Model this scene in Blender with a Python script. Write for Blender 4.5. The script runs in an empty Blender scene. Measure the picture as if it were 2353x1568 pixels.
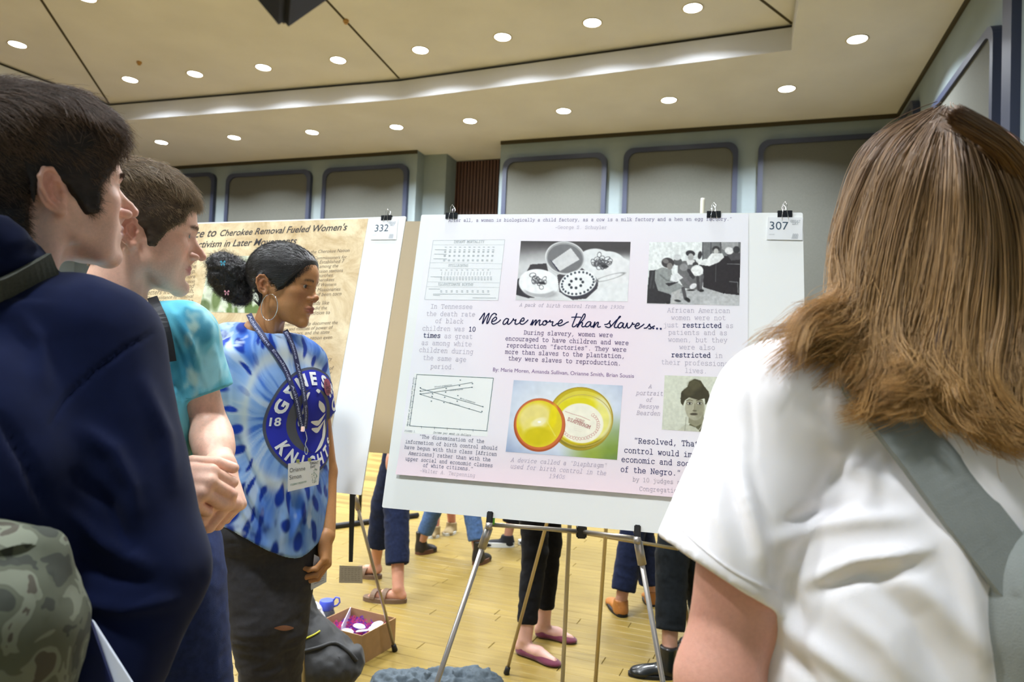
import bpy, math, random
import numpy as np
import openvdb as vdb
from mathutils import Vector, Matrix

# ------------------------------------------------------------------ camera
SC = bpy.context.scene
COL = SC.collection
F_PX, CX, CY, CAM_H = 1569.0, 1176.5, 784.0, 1.34
_ro, _pi = math.radians(2.4), math.radians(2.1)
_f = np.array([0, math.cos(_pi), math.sin(_pi)])
_u0 = np.array([0, -math.sin(_pi), math.cos(_pi)]); _r0 = np.array([1.0, 0, 0])
_u = math.cos(_ro) * _u0 - math.sin(_ro) * _r0
_r = math.cos(_ro) * _r0 + math.sin(_ro) * _u0
_C = np.array([0, 0, CAM_H])
def at(px, py, depth):
    """point seen at pixel (px,py) at the given distance along the view axis"""
    return _C + (_f + _r * (px - CX) / F_PX - _u * (py - CY) / F_PX) * depth
def on_z(px, py, z):
    d = _f + _r * (px - CX) / F_PX - _u * (py - CY) / F_PX
    return _C + d * ((z - CAM_H) / d[2])

def setup_camera():
    cam = bpy.data.cameras.new('camera'); o = bpy.data.objects.new('camera', cam); COL.objects.link(o)
    cam.sensor_width = 36.0; cam.lens = F_PX / 2353 * 36.0; cam.clip_start = 0.05
    m = Matrix(((_r[0], _u[0], -_f[0], 0), (_r[1], _u[1], -_f[1], 0), (_r[2], _u[2], -_f[2], CAM_H), (0, 0, 0, 1)))
    o.matrix_world = m
    cam.dof.use_dof = True; cam.dof.focus_distance = 1.45; cam.dof.aperture_fstop = 6.0
    SC.camera = o
    v = SC.view_settings
    v.view_transform = 'Standard'; v.look = 'None'; v.gamma = 1.0; v.exposure = 0.0; v.use_curve_mapping = False
    return o

# ------------------------------------------------------------------ objects
def link(o, parent=None):
    COL.objects.link(o)
    if parent is not None: o.parent = parent
    return o
def tag(o, label=None, cat=None, group=None, kind=None):
    if label: o['label'] = label
    if cat: o['category'] = cat
    if group: o['group'] = group
    if kind: o['kind'] = kind
    return o
def empty(name, loc=(0, 0, 0), rz=0):
    o = bpy.data.objects.new(name, None); o.empty_display_size = 0.1
    link(o); o.location = loc; o.rotation_euler = (0, 0, rz)
    return o
def setmat(me, m):
    if m is not None: me.materials.append(m)
def mesh_np(name, verts, faces, mat=None, parent=None, smooth=True, cols=None):
    """verts (n,3); faces (m,3) or (m,4) int array"""
    verts = np.asarray(verts, np.float32); faces = np.asarray(faces, np.int32)
    me = bpy.data.meshes.new(name)
    me.vertices.add(len(verts)); me.vertices.foreach_set('co', verts.ravel())
    k = faces.shape[1]
    me.loops.add(faces.size); me.loops.foreach_set('vertex_index', faces.ravel())
    me.polygons.add(len(faces)); me.polygons.foreach_set('loop_start', np.arange(0, faces.size, k, dtype=np.int32))
    me.polygons.foreach_set('use_smooth', np.full(len(faces), bool(smooth)))
    me.update(calc_edges=True); me.validate()
    if cols is not None:
        a = me.color_attributes.new('Col', 'FLOAT_COLOR', 'POINT')
        c = np.ones((len(verts), 4), np.float32); c[:, :3] = cols; a.data.foreach_set('color', c.ravel())
    setmat(me, mat)
    return link(bpy.data.objects.new(name, me), parent)

class MB:
    """collects simple polygons, then links them as one mesh"""
    def __init__(s): s.v = []; s.f = []
    def add(s, vs, fs):
        b = len(s.v); s.v += [tuple(map(float, v)) for v in vs]; s.f += [tuple(b + i for i in f) for f in fs]; return s
    def box(s, c, h, R=None, bevel=0):
        c = np.array(c, float); h = np.array(h, float); R = np.eye(3) if R is None else np.array(R)
        if bevel <= 0:
            vs = [c + R @ (h * np.array([x, y, z])) for x in (-1, 1) for y in (-1, 1) for z in (-1, 1)]
            return s.add(vs, [(0, 1, 3, 2), (4, 6, 7, 5), (0, 4, 5, 1), (2, 3, 7, 6), (0, 2, 6, 4), (1, 5, 7, 3)])
        import bmesh
        bm = bmesh.new(); bmesh.ops.create_cube(bm, size=2)
        for v in bm.verts: v.co = Vector((v.co.x * h[0], v.co.y * h[1], v.co.z * h[2]))
        bmesh.ops.bevel(bm, geom=list(bm.edges), offset=bevel, segments=2, affect='EDGES')
        bm.verts.ensure_lookup_table()
        s.add([c + R @ np.array(v.co) for v in bm.verts], [tuple(v.index for v in f.verts) for f in bm.faces]); bm.free(); return s
    def tube(s, pts, rad, n=10, cap=True, flat=None, closed=False):
        """sweep a circle (or flat=(w,t) ellipse) along pts"""
        P = [np.array(p, float) for p in pts]; m = len(P)
        rs = rad if hasattr(rad, '__len__') else [rad] * m
        ref = None; rings = []
        for i in range(m):
            if closed: t = P[(i + 1) % m] - P[i - 1]
            else: t = P[min(i + 1, m - 1)] - P[max(i - 1, 0)]
            t /= (np.linalg.norm(t) + 1e-12)
            if ref is None:
                ref = np.array([0, 0, 1.0]) if abs(t[2]) < .9 else np.array([1.0, 0, 0])
            a = ref - t * (ref @ t); a /= np.linalg.norm(a); ref = a; b = np.cross(t, a)
            rings.append([P[i] + rs[i] * (math.cos(2 * math.pi * j / n) * a + math.sin(2 * math.pi * j / n) * b) for j in range(n)])
        vs = [v for r in rings for v in r]; fs = []
        mm = m if closed else m - 1
        for i in range(mm):
            for j in range(n):
                i2 = (i + 1) % m
                fs.append((i * n + j, i * n + (j + 1) % n, i2 * n + (j + 1) % n, i2 * n + j))
        if cap and not closed: fs.append(tuple(range(n - 1, -1, -1))); fs.append(tuple((m - 1) * n + j for j in range(n)))
        return s.add(vs, fs)
    def lathe(s, prof, c=(0, 0, 0), n=24, R=None):
        c = np.array(c, float); R = np.eye(3) if R is None else R; vs = []
        for r, z in prof:
            for j in range(n): vs.append(c + R @ np.array([r * math.cos(2 * math.pi * j / n), r * math.sin(2 * math.pi * j / n), z]))
        fs = [(i * n + j, i * n + (j + 1) % n, (i + 1) * n + (j + 1) % n, (i + 1) * n + j) for i in range(len(prof) - 1) for j in range(n)]
        return s.add(vs, fs)
    def prism(s, poly, z0, z1, T=lambda p: p):
        """extrude a 2D polygon between z0 and z1, then map by T"""
        n = len(poly)
        vs = [T(np.array([x, y, z0])) for x, y in poly] + [T(np.array([x, y, z1])) for x, y in poly]
        fs = [tuple(range(n - 1, -1, -1)), tuple(range(n, 2 * n))] + [(i, (i + 1) % n, n + (i + 1) % n, n + i) for i in range(n)]
        return s.add(vs, fs)
    def build(s, name, mat=None, parent=None, smooth=False, angle=None):
        me = bpy.data.meshes.new(name); me.from_pydata(s.v, [], s.f); me.validate()
        if smooth:
            me.polygons.foreach_set('use_smooth', [True] * len(me.polygons))
            if angle: me.set_sharp_from_angle(angle=math.radians(angle))
        setmat(me, mat)
        return link(bpy.data.objects.new(name, me), parent)

# ------------------------------------------------------------------ noise on numpy points
_rng = np.random.RandomState(5)
_TAB = _rng.rand(32, 32, 32).astype(np.float32)
def vnoise(p, freq=1.0, oct=1, seed=0.0):
    """value noise in [-1,1] on (n,3) points"""
    out = 0; amp = 1.0; tot = 0
    for o in range(oct):
        q = np.asarray(p) * freq + seed * 7.31 + o * 3.7
        i = np.floor(q).astype(np.int64); f = q - i; f = f * f * (3 - 2 * f); i &= 31; j = (i + 1) & 31
        x0, y0, z0 = i.T; x1, y1, z1 = j.T; fx, fy, fz = f.T
        c = (_TAB[x0, y0, z0] * (1 - fx) + _TAB[x1, y0, z0] * fx) * (1 - fy) + (_TAB[x0, y1, z0] * (1 - fx) + _TAB[x1, y1, z0] * fx) * fy
        d = (_TAB[x0, y0, z1] * (1 - fx) + _TAB[x1, y0, z1] * fx) * (1 - fy) + (_TAB[x0, y1, z1] * (1 - fx) + _TAB[x1, y1, z1] * fx) * fy
        out = out + amp * ((c * (1 - fz) + d * fz) * 2 - 1); tot += amp; amp *= .5; freq *= 2.03
    return out / tot
def sstep(a, b, x):
    t = np.clip((x - a) / (b - a), 0, 1); return t * t * (3 - 2 * t)

# ------------------------------------------------------------------ signed distance modelling
def rot(yaw=0, pitch=0, roll=0):
    """head style frame: local x right, y forward, z up.  yaw about z, pitch nose-up positive, roll about forward"""
    a, b, c = map(math.radians, (yaw, pitch, roll))
    Rz = np.array([[math.cos(a), -math.sin(a), 0], [math.sin(a), math.cos(a), 0], [0, 0, 1]])
    Rx = np.array([[1, 0, 0], [0, math.cos(b), -math.sin(b)], [0, math.sin(b), math.cos(b)]])
    Ry = np.array([[math.cos(c), 0, math.sin(c)], [0, 1, 0], [-math.sin(c), 0, math.cos(c)]])
    return Rz @ Rx @ Ry
class SDF:
    def __init__(s, lo, hi, vox):
        s.lo = np.array(lo, float); s.vox = vox
        s.n = np.ceil((np.array(hi) - s.lo) / vox).astype(int) + 1
        s.ax = [(s.lo[i] + np.arange(s.n[i]) * vox).astype(np.float32) for i in range(3)]
        s.d = np.full(s.n, 0.06, np.float32)
    def _sub(s, lo, hi, m):
        a = np.clip(np.floor((np.array(lo) - m - s.lo) / s.vox).astype(int), 0, s.n); b = np.clip(np.ceil((np.array(hi) + m - s.lo) / s.vox).astype(int) + 1, 0, s.n)
        if np.any(b <= a): return None
        sl = tuple(slice(a[i], b[i]) for i in range(3))
        return sl, s.ax[0][sl[0]][:, None, None], s.ax[1][sl[1]][None, :, None], s.ax[2][sl[2]][None, None, :]
    def op(s, fn, lo, hi, k, mode):
        q = s._sub(lo, hi, max(.012, k * 1.2))
        if q is None: return s
        sl, X, Y, Z = q; a = s.d[sl]; v = fn(X, Y, Z)
        if mode == 'add':
            h = np.maximum(k - np.abs(a - v), 0) / max(k, 1e-6); s.d[sl] = np.minimum(a, v) - h * h * k * .25
        elif mode == 'cut':
            v = -v; h = np.maximum(k - np.abs(a - v), 0) / max(k, 1e-6); s.d[sl] = np.maximum(a, v) + h * h * k * .25
        elif mode == 'disp':
            s.d[sl] = a + v
        return s
    # primitives ---------------------------------------------------
    def cone(s, a, b, ra, rb=None, k=.01, mode='add'):
        rb = ra if rb is None else rb; a = np.array(a, np.float32); b = np.array(b, np.float32); ba = b - a; L = float(ba @ ba) + 1e-12
        def fn(X, Y, Z):
            x, y, z = X - a[0], Y - a[1], Z - a[2]
            t = np.clip((x * ba[0] + y * ba[1] + z * ba[2]) / L, 0, 1)
            return np.sqrt((x - t * ba[0]) ** 2 + (y - t * ba[1]) ** 2 + (z - t * ba[2]) ** 2) - (ra + (rb - ra) * t)
        rr = max(ra, rb); return s.op(fn, np.minimum(a, b) - rr, np.maximum(a, b) + rr, k, mode)
    def chain(s, pts, rads, k=.01, mode='add', kk=None):
        for i in range(len(pts) - 1): s.cone(pts[i], pts[i + 1], rads[i], rads[i + 1], k if (i == 0 or kk is None) else kk, mode)
        return s
    def ell(s, c, r, k=.01, R=None, mode='add'):
        c = np.array(c, np.float32); r = np.array(r, np.float32); R = np.eye(3) if R is None else np.asarray(R)
        def fn(X, Y, Z):
            x, y, z = X - c[0], Y - c[1], Z - c[2]
            q = [R[0, i] * x + R[1, i] * y + R[2, i] * z for i in range(3)]
            k0 = np.sqrt((q[0] / r[0]) ** 2 + (q[1] / r[1]) ** 2 + (q[2] / r[2]) ** 2) + 1e-6
            k1 = np.sqrt((q[0] / r[0] ** 2) ** 2 + (q[1] / r[1] ** 2) ** 2 + (q[2] / r[2] ** 2) ** 2) + 1e-6
            return k0 * (k0 - 1) / k1
        e = np.sqrt(((R * r[None, :]) ** 2).sum(1))
        return s.op(fn, c - e, c + e, k, mode)
    def sph(s, c, r, k=.01, mode='add'): return s.cone(c, c, r, r, k, mode)
    def loft(s, tab, yaw=0, k=.02, mode='add', p=2.0, round_=.0):
        """tab rows: z, cx, cy, a (half width), b (half depth); cross-section turned by yaw degrees"""
        T = np.array(tab, float); T = T[T[:, 0].argsort()]
        z0, z1 = T[0, 0], T[-1, 0]
        def fn(X, Y, Z):
            zz = Z.ravel(); cx, cy, a, b = [_smooth_interp(zz, T[:, 0], T[:, i])[None, None, :].astype(np.float32) for i in (1, 2, 3, 4)]
            yw = math.radians(yaw); c, sn = math.cos(yw), math.sin(yw)
            x, y = X - cx, Y - cy; u = c * x + sn * y; v = -sn * x + c * y
            U, V = np.abs(u) / a, np.abs(v) / b
            if p == 2: k0 = np.sqrt(U * U + V * V) + 1e-6; k1 = np.sqrt((u / a ** 2) ** 2 + (v / b ** 2) ** 2) + 1e-6; d = k0 * (k0 - 1) / k1
            else:
                k0 = (U ** p + V ** p) ** (1 / p) + 1e-6; d = (k0 - 1) * np.minimum(a, b)
            return np.maximum(d, np.maximum(z0 - Z, Z - z1))
        m = T[:, 3:5].max(); lo = (T[:, 1].min() - m, T[:, 2].min() - m, z0); hi = (T[:, 1].max() + m, T[:, 2].max() + m, z1)
        return s.op(fn, lo, hi, k, mode)
    def half(s, point, normal, k=.004):
        """cut away what lies on the side the normal points to"""
        p = np.array(point, float); n = np.array(normal, float); n /= np.linalg.norm(n)
        hi = s.lo + s.n * s.vox
        def fn(X, Y, Z): return -((X - p[0]) * n[0] + (Y - p[1]) * n[1] + (Z - p[2]) * n[2])
        return s.op(fn, s.lo, hi, k, 'cut')
    def mesh(s, adapt=0.0):
        g = vdb.FloatGrid(.06); d = s.d.copy()
        d[0] = d[-1] = .06; d[:, 0] = d[:, -1] = .06; d[:, :, 0] = d[:, :, -1] = .06
        g.copyFromArray(np.clip(d, -.06, .06))
        if adapt > 0:
            p, t, q = g.convertToPolygons(0.0, adapt)
            q = np.asarray(q); t = np.asarray(t)
            fs = [t.reshape(-1, 3)] + ([q[:, [0, 1, 2]], q[:, [0, 2, 3]]] if len(q) else [])
            f = np.concatenate(fs)
        else:
            p, f = g.convertToQuads(0.0); f = np.asarray(f)
        p = np.asarray(p) * s.vox + s.lo
        return p, f.copy()
def _smooth_interp(x, xs, ys):
    """monotone-ish cubic interpolation"""
    n = len(xs); m = np.gradient(ys, xs) if n > 2 else np.full(n, (ys[-1] - ys[0]) / (xs[-1] - xs[0]))
    i = np.clip(np.searchsorted(xs, x) - 1, 0, n - 2); h = xs[i + 1] - xs[i]; t = np.clip((x - xs[i]) / h, 0, 1)
    return (2 * t ** 3 - 3 * t ** 2 + 1) * ys[i] + (t ** 3 - 2 * t ** 2 + t) * h * m[i] + (-2 * t ** 3 + 3 * t ** 2) * ys[i + 1] + (t ** 3 - t ** 2) * h * m[i + 1]
def join_parts(parts):
    """parts: list of (verts, faces, cols) -> one"""
    V, Fc, C = [], [], []; b = 0
    for v, f, c in parts:
        if f.shape[1] == 4: f = np.concatenate([f[:, [0, 1, 2]], f[:, [0, 2, 3]]])
        V.append(v); Fc.append(f + b); C.append(c); b += len(v)
    return np.concatenate(V), np.concatenate(Fc), np.concatenate(C)
def vnormals(v, f):
    if f.shape[1] == 4: n = np.cross(v[f[:, 2]] - v[f[:, 0]], v[f[:, 3]] - v[f[:, 1]])
    else: n = np.cross(v[f[:, 1]] - v[f[:, 0]], v[f[:, 2]] - v[f[:, 0]])
    N = np.zeros_like(v)
    for i in range(f.shape[1]): 
        for c in range(3): N[:, c] += np.bincount(f[:, i], n[:, c], len(v))
    return N / (np.linalg.norm(N, axis=1, keepdims=True) + 1e-12)
def seg_dist(p, a, b):
    a = np.array(a, float); b = np.array(b, float); ba = b - a
    t = np.clip(((p - a) @ ba) / (ba @ ba + 1e-12), 0, 1); return np.linalg.norm(p - a - t[:, None] * ba, axis=1), t
def px_of(v):
    q = v - _C; z = q @ _f; return np.stack([CX + F_PX * (q @ _r) / z, CY - F_PX * (q @ _u) / z], 1), z
def folds_px(v, n, lines):
    """creases given along their course in the photograph, pressed into the cloth on the side that faces the camera"""
    P, z = px_of(v); vd = (_C - v); vd /= np.linalg.norm(vd, axis=1, keepdims=True); face = np.clip((n * vd).sum(1) * 2, 0, 1); disp = np.zeros(len(v))
    for pts, w, h in lines:
        d = np.full(len(v), 1e6); tp = np.zeros(len(v)); L = [np.hypot(b[0] - a[0], b[1] - a[1]) for a, b in zip(pts[:-1], pts[1:])]; tot = sum(L); c0 = 0
        for a, b, l_ in zip(pts[:-1], pts[1:], L):
            a = np.array(a, float); b = np.array(b, float); e = b - a; t = np.clip(((P - a) @ e) / (e @ e), 0, 1); q = np.hypot(*(P - a - t[:, None] * e).T)
            m = q < d; d = np.where(m, q, d); tp = np.where(m, (c0 + t * l_) / tot, tp); c0 += l_
        disp += h * np.exp(-(d / w) ** 2) * np.sin(np.pi * np.clip(.06 + tp * .88, 0, 1)) ** .7
    return v + n * (disp * face)[:, None]
def folds(v, n, lines, front=None):
    """lines: (points list, width, height): raised (or sunk) creases along polylines"""
    v = v.copy(); base = v.copy(); disp = np.zeros(len(v))
    for pts, w, h in lines:
        d = np.full(len(v), 9.0)
        for i in range(len(pts) - 1):
            di, _ = seg_dist(base, pts[i], pts[i + 1]); d = np.minimum(d, di)
        disp += h * np.exp(-(d / w) ** 2)
    return v + n * disp[:, None]

# ------------------------------------------------------------------ materials
MATS = {}
def lin(c):
    """sRGB 0-255 -> linear"""
    c = np.array(c, float) / 255; return tuple(np.where(c <= .04045, c / 12.92, ((c + .055) / 1.055) ** 2.4))
def mat(name, col=(.5, .5, .5), rough=.6, metal=0, spec=.5, emit=None, emit_s=1, sss=0, sheen=0, build=None, trans=0, coat=0):
    if name in MATS: return MATS[name]
    m = bpy.data.materials.new(name); m.use_nodes = True; nt = m.node_tree; b = nt.nodes['Principled BSDF']
    b.inputs['Base Color'].default_value = (*col[:3], 1); b.inputs['Roughness'].default_value = rough; b.inputs['Metallic'].default_value = metal
    b.inputs['Specular IOR Level'].default_value = spec
    if sss: b.inputs['Subsurface Weight'].default_value = sss; b.inputs['Subsurface Radius'].default_value = (1, .35, .2); b.inputs['Subsurface Scale'].default_value = .006
    if sheen: b.inputs['Sheen Weight'].default_value = sheen
    if trans: b.inputs['Transmission Weight'].default_value = trans
    if coat: b.inputs['Coat Weight'].default_value = coat
    if emit is not None: b.inputs['Emission Color'].default_value = (*emit, 1); b.inputs['Emission Strength'].default_value = emit_s
    if build: build(nt, b)
    MATS[name] = m
    return m
def N(nt, t, **kw):
    n = nt.nodes.new(t)
    for k, v in kw.items():
        if k in n.inputs.keys(): n.inputs[k].default_value = v
        else: setattr(n, k, v)
    return n
def noise_mul(scale=40, lo=.85, hi=1.1, detail=4, use_attr=False, vec='Object', bump=0, bscale=None, dist=0, stretch=None):
    """builder: base colour (or Col attribute) times noise, with fine bump"""
    def b(nt, p):
        L = nt.links; tc = N(nt, 'ShaderNodeTexCoord'); src = tc.outputs[vec]
        if stretch:
            mp = N(nt, 'ShaderNodeMapping'); mp.inputs['Scale'].default_value = stretch; L.new(src, mp.inputs[0]); src = mp.outputs[0]
        nz = N(nt, 'ShaderNodeTexNoise', Scale=scale, Detail=detail, Distortion=dist); L.new(src, nz.inputs['Vector'])
        mr = N(nt, 'ShaderNodeMapRange'); mr.inputs[3].default_value = lo; mr.inputs[4].default_value = hi; mr.inputs[1].default_value = .3; mr.inputs[2].default_value = .7
        L.new(nz.outputs[0], mr.inputs[0])
        mx = N(nt, 'ShaderNodeMix', data_type='RGBA', blend_type='MULTIPLY'); mx.inputs[0].default_value = 1
        if use_attr:
            at_ = N(nt, 'ShaderNodeAttribute', attribute_name='Col'); L.new(at_.outputs['Color'], mx.inputs[6])
        else: mx.inputs[6].default_value = p.inputs['Base Color'].default_value
        L.new(mr.outputs[0], mx.inputs[7]); L.new(mx.outputs[2], p.inputs['Base Color'])
        if bump:
            nz2 = N(nt, 'ShaderNodeTexNoise', Scale=bscale or scale * 3, Detail=3); L.new(src, nz2.inputs['Vector'])
            bp = N(nt, 'ShaderNodeBump', Strength=bump, Distance=.002); L.new(nz2.outputs[0], bp.inputs['Height']); L.new(bp.outputs[0], p.inputs['Normal'])
    return b
def attr_color(nt, p):
    a = N(nt, 'ShaderNodeAttribute', attribute_name='Col'); nt.links.new(a.outputs['Color'], p.inputs['Base Color'])
# ------------------------------------------------------------------ heads
def head_mesh(p, vox=.0018):
    """head in its own frame: x right, y forward, z up, origin midway between the eyes at ear depth. returns verts, quads, colours"""
    g = lambda k, d: p.get(k, d)
    s = SDF((-.105, -.135, -.235), (.105, .135, .135), vox)
    W = g('width', 1.0)
    s.ell((0, -.020, .036), (.077 * W, .098, .084), k=.01)
    s.ell((0, .022, .034), (.064 * W, .062, .052), k=.03)
    s.ell((0, .026, -.026), (.056 * W, .054, .080), k=.03)
    jw = g('jaw', 1.0)
    for e in (-1, 1):
        s.chain([(e * .060 * W, -.006, -.028), (e * .054 * W * jw, .000, -.064), (e * .034 * W * jw, .040, -.092), (e * .010, .064 + g('chin', 0), -.105)], [.012, .013 * jw, .012, .013], k=.022)
        s.ell((e * .043 * W, .046, -.022), (.021, .022, .017), k=.02)
        s.ell((e * .040 * W, .036, -.055), (.020, .026, .028), k=.02)
    s.ell((0, .030, -.078), (.040 * W, .036, .026), k=.02)
    s.ell((0, .067 + g('chin', 0), -.101), (.017, .015, .0145), k=.012)
    s.ell((0, .058, -.066), (.031, .027, .028), k=.016)
    # brow
    s.chain([(-.040, .062, .017), (-.016, .076 + g('brow', 0), .018), (.016, .076 + g('brow', 0), .018), (.040, .062, .017)], [.008, .009, .009, .008], k=.012)
    # sockets
    for e in (-1, 1): s.ell((e * .033, .090, -.001), (.0175, .018, .0135), k=.012, mode='cut')
    # nose
    nl = g('nose', 0.0); nw = g('nose_w', 1.0); nt_ = g('nose_tip', 0.0)
    s.chain([(0, .077, .014), (0, .086 + nl * .5, -.006), (0, .0985 + nl, -.024), (0, .1035 + nl, -.033 + nt_)], [.0060, .0062, .0072, .0092 * (1 + (nw - 1) * .5)], k=.010, kk=.003)
    s.ell((0, .074 + nl * .4, -.024), (.0125, .018, .026), k=.010)
    s.ell((0, .068, .006), (.011, .014, .020), k=.010)
    for e in (-1, 1):
        s.ell((e * .0125 * nw, .0885 + nl * .6, -.0375 + nt_ * .7), (.0070 * nw, .0105, .0078), k=.006)
        s.ell((e * .0065 * nw, .0945 + nl, -.0445 + nt_), (.0030, .0052, .0028), k=.002, mode='cut')
    s.cone((0, .088 + nl * .6, -.040 + nt_), (0, .082, -.053), .0062, .0055, k=.006)
    # mouth
    lp = g('lips', 1.0); lf = g('lip_fwd', 0.0)
    for e in (-1, 1):
        s.chain([(0, .0845 + lf, -.0615), (e * .010, .0825 + lf, -.0605), (e * .0235, .0725 + lf, -.0655)], [.0046 * lp, .0046 * lp, .0022], k=.005, kk=.002)
        s.chain([(0, .0825 + lf, -.0715), (e * .010, .0805 + lf, -.0705), (e * .0215, .0718 + lf, -.0665)], [.0056 * lp, .0050 * lp, .0022], k=.005, kk=.002)
        s.chain([(0, .0905 + lf + .001 * lp, -.0662), (e * .011, .0880 + lf, -.0655), (e * .0250, .0745 + lf, -.0662)], [.0012, .0012, .0012], k=.003, mode='cut')
    s.ell((0, .084 + lf * .5, -.083), (.016, .006, .0055), k=.008, mode='cut')
    # eyelids
    ey = g('eye_open', .0042)
    for e in (-1, 1):
        c = (e * .0315, .0640, -.001)
        s.sph(c, .0142, k=.004)
        s.ell((e * .0315, .0775, -.0015 + g('eye_dz', 0)), (.0132, .0085, ey), k=.0025, mode='cut')
        s.sph(c, .0124, k=.0012, mode='cut')
    # ears
    for e in (-1, 1):
        ang = math.radians(22); ez = g('ear_s', 1.0)
        def E(y, z, o=0):  # ear plane coordinates: y back positive, z up, o outward
            yy, zz = y * ez, z * ez
            tl = math.radians(-10); y2 = yy * math.cos(tl) - zz * math.sin(tl); z2 = yy * math.sin(tl) + zz * math.cos(tl)
            return (e * (.0705 * W + y2 * math.sin(ang) + o * math.cos(ang) + .003), -.021 - y2 * math.cos(ang), -.013 + z2)
        Re = rot(e * 22, 0, 0)
        s.ell(E(.013, 0.003, -.001), (.0060, .0185 * ez, .0290 * ez), k=.008, R=Re)
        s.ell(E(.004, 0.000, -.006), (.010, .012 * ez, .0220 * ez), k=.008, R=Re)
        s.ell(E(.009, -.002, .0055), (.0055, .0095 * ez, .0145 * ez), k=.003, R=Re, mode='cut')
        hel = [E(-.001, .004, .003), E(-.001, .018, .005), E(.007, .028, .006), E(.018, .029, .006), E(.027, .020, .006), E(.029, .006, .0055), E(.024, -.009, .005), E(.016, -.019, .004)]
        s.chain(hel, [.0022, .0028, .0030, .0030, .0030, .0028, .0026, .0024], k=.0025)
        s.chain([E(.009, .017, .0035), E(.018, .008, .0045), E(.017, -.006, .0045), E(.010, -.013, .004)], [.0020, .0024, .0024, .0022], k=.0025)
        s.sph(E(.008, -.025, .002), .0068 * ez, k=.006)
        s.sph(E(-.001, -.004, .0035), .0040, k=.004)
    # neck
    nk = g('neck', 1.0); nb = g('neck_back', -.075)
    s.cone((0, -.026, -.040), (0, nb, -.235), .046 * nk, .056 * nk, k=.022)
    for e in (-1, 1): s.cone((e * .052 * nk, -.022, -.050), (e * .022 * nk, nb + .058, -.225), .012 * nk, .012 * nk, k=.018)
    if g('adam', 0): s.ell((0, -.008 + g('adam_y', 0), -.140), (.009, .010, .013), k=.02)
    p['_sdf'] = s
    v, f = s.mesh()
    # colours ---------------------------------------------------
    sk = np.array(p['skin']); lipc = np.array(p['lipc']); n = len(v); c = np.tile(sk, (n, 1))
    red = np.array(g('flush', sk * np.array([1.0, .72, .66])))
    x, y, z = v.T; ax = np.abs(x)
    def blend(w, col): 
        nonlocal c; w = np.clip(w, 0, 1)[:, None]; c = c * (1 - w) + np.array(col) * w
    blend(.55 * np.exp(-(((ax - .040) / .020) ** 2 + ((z + .030) / .020) ** 2)) * (y > .02), red)
    blend(.6 * np.exp(-((x / .016) ** 2 + ((z + .036) / .014) ** 2)) * (y > .085), red)
    blend(.75 * np.exp(-(((ax - .085) / .016) ** 2 + ((y + .034) / .022) ** 2 + ((z + .012) / .034) ** 2)), red)
    if g('stubble', 0):
        sb = sstep(-.035, -.060, z) * sstep(.0, .02, y + .25 * (z + .11)) + sstep(.024, .010, ax) * sstep(-.046, -.052, z) * (y > .05)
        sb = np.clip(sb, 0, 1) * sstep(-.135, -.105, z) * (1 - np.exp(-(((ax) / .030) ** 2 + ((z + .050) / .006) ** 2)) * 0)
        blend(g('stubble', 0) * sb * (.8 + .2 * vnoise(v, 900)), g('beard', (.06, .04, .03)))
    lipw = np.exp(-((ax / .0225) ** 4)) * np.exp(-(((z + .066) / (.0085 * lp)) ** 4)) * sstep(.066 + lf, .074 + lf, y + .25 * ax)
    blend(lipw * 1.0, lipc)
    for e in (-1, 1):
        r = np.sqrt(((x - e * .0315) / .017) ** 2 + ((z + .0015) / .0085) ** 2); blend(.45 * np.exp(-(r / 1.0) ** 4) * (y > .05), sk * np.array([.62, .45, .42]))
        lid = np.exp(-(((x - e * .0315) / .0135) ** 2 * 1.0 + ((z - (.0030 - .0)) / .0016) ** 2)) * (y > .06); blend(g('lash', .6) * lid, (.015, .01, .008))
    bw = g('brow_w', .75)
    bz = .0185 + g('brow_dz', 0) - 5.5 * (ax - .028) ** 2; bl = np.exp(-((z - bz) / .0042) ** 2) * sstep(.010, .015, ax) * sstep(.048, .040, ax) * (y > .04)
    blend(bw * bl * np.clip(.75 + .5 * vnoise(v * np.array([1, 1, 2.2]), 500), 0, 1), g('browc', (.03, .02, .012)))
    c = c * (1 + .05 * vnoise(v, 60, 3)[:, None])
    return v, f, c

def eye_mesh(p, e, name, parent, T, R, s_, look=(0, 0)):
    """eyeball with iris and pupil"""
    n = 28; m = 20; V = []; C = []
    ly, lz = math.radians(look[0]), math.radians(look[1])
    Re = rot(look[0], look[1])
    for i in range(m + 1):
        th = math.pi * (i / m) ** 1.4 if i < m else math.pi
        for j in range(n):
            a = 2 * math.pi * j / n; d = np.array([math.sin(th) * math.cos(a), math.cos(th), math.sin(th) * math.sin(a)])
            V.append(Re @ d * .0121); deg = math.degrees(th)
            C.append((.012, .01, .01) if deg < 11 else (p.get('iris', (.06, .035, .02)) if deg < 27 else ((.03, .02, .015) if deg < 30 else (  .46, .42, .40))))
    V = np.array(V) + np.array([e * .0315, .0640, -.001]); V = (V * s_) @ R.T + T
    Fc = np.array([(i * n + j, i * n + (j + 1) % n, (i + 1) * n + (j + 1) % n, (i + 1) * n + j) for i in range(m) for j in range(n)])
    return mesh_np(name, V, Fc, mat('eye', rough=.12, build=attr_color), parent, True, np.array(C))

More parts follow.
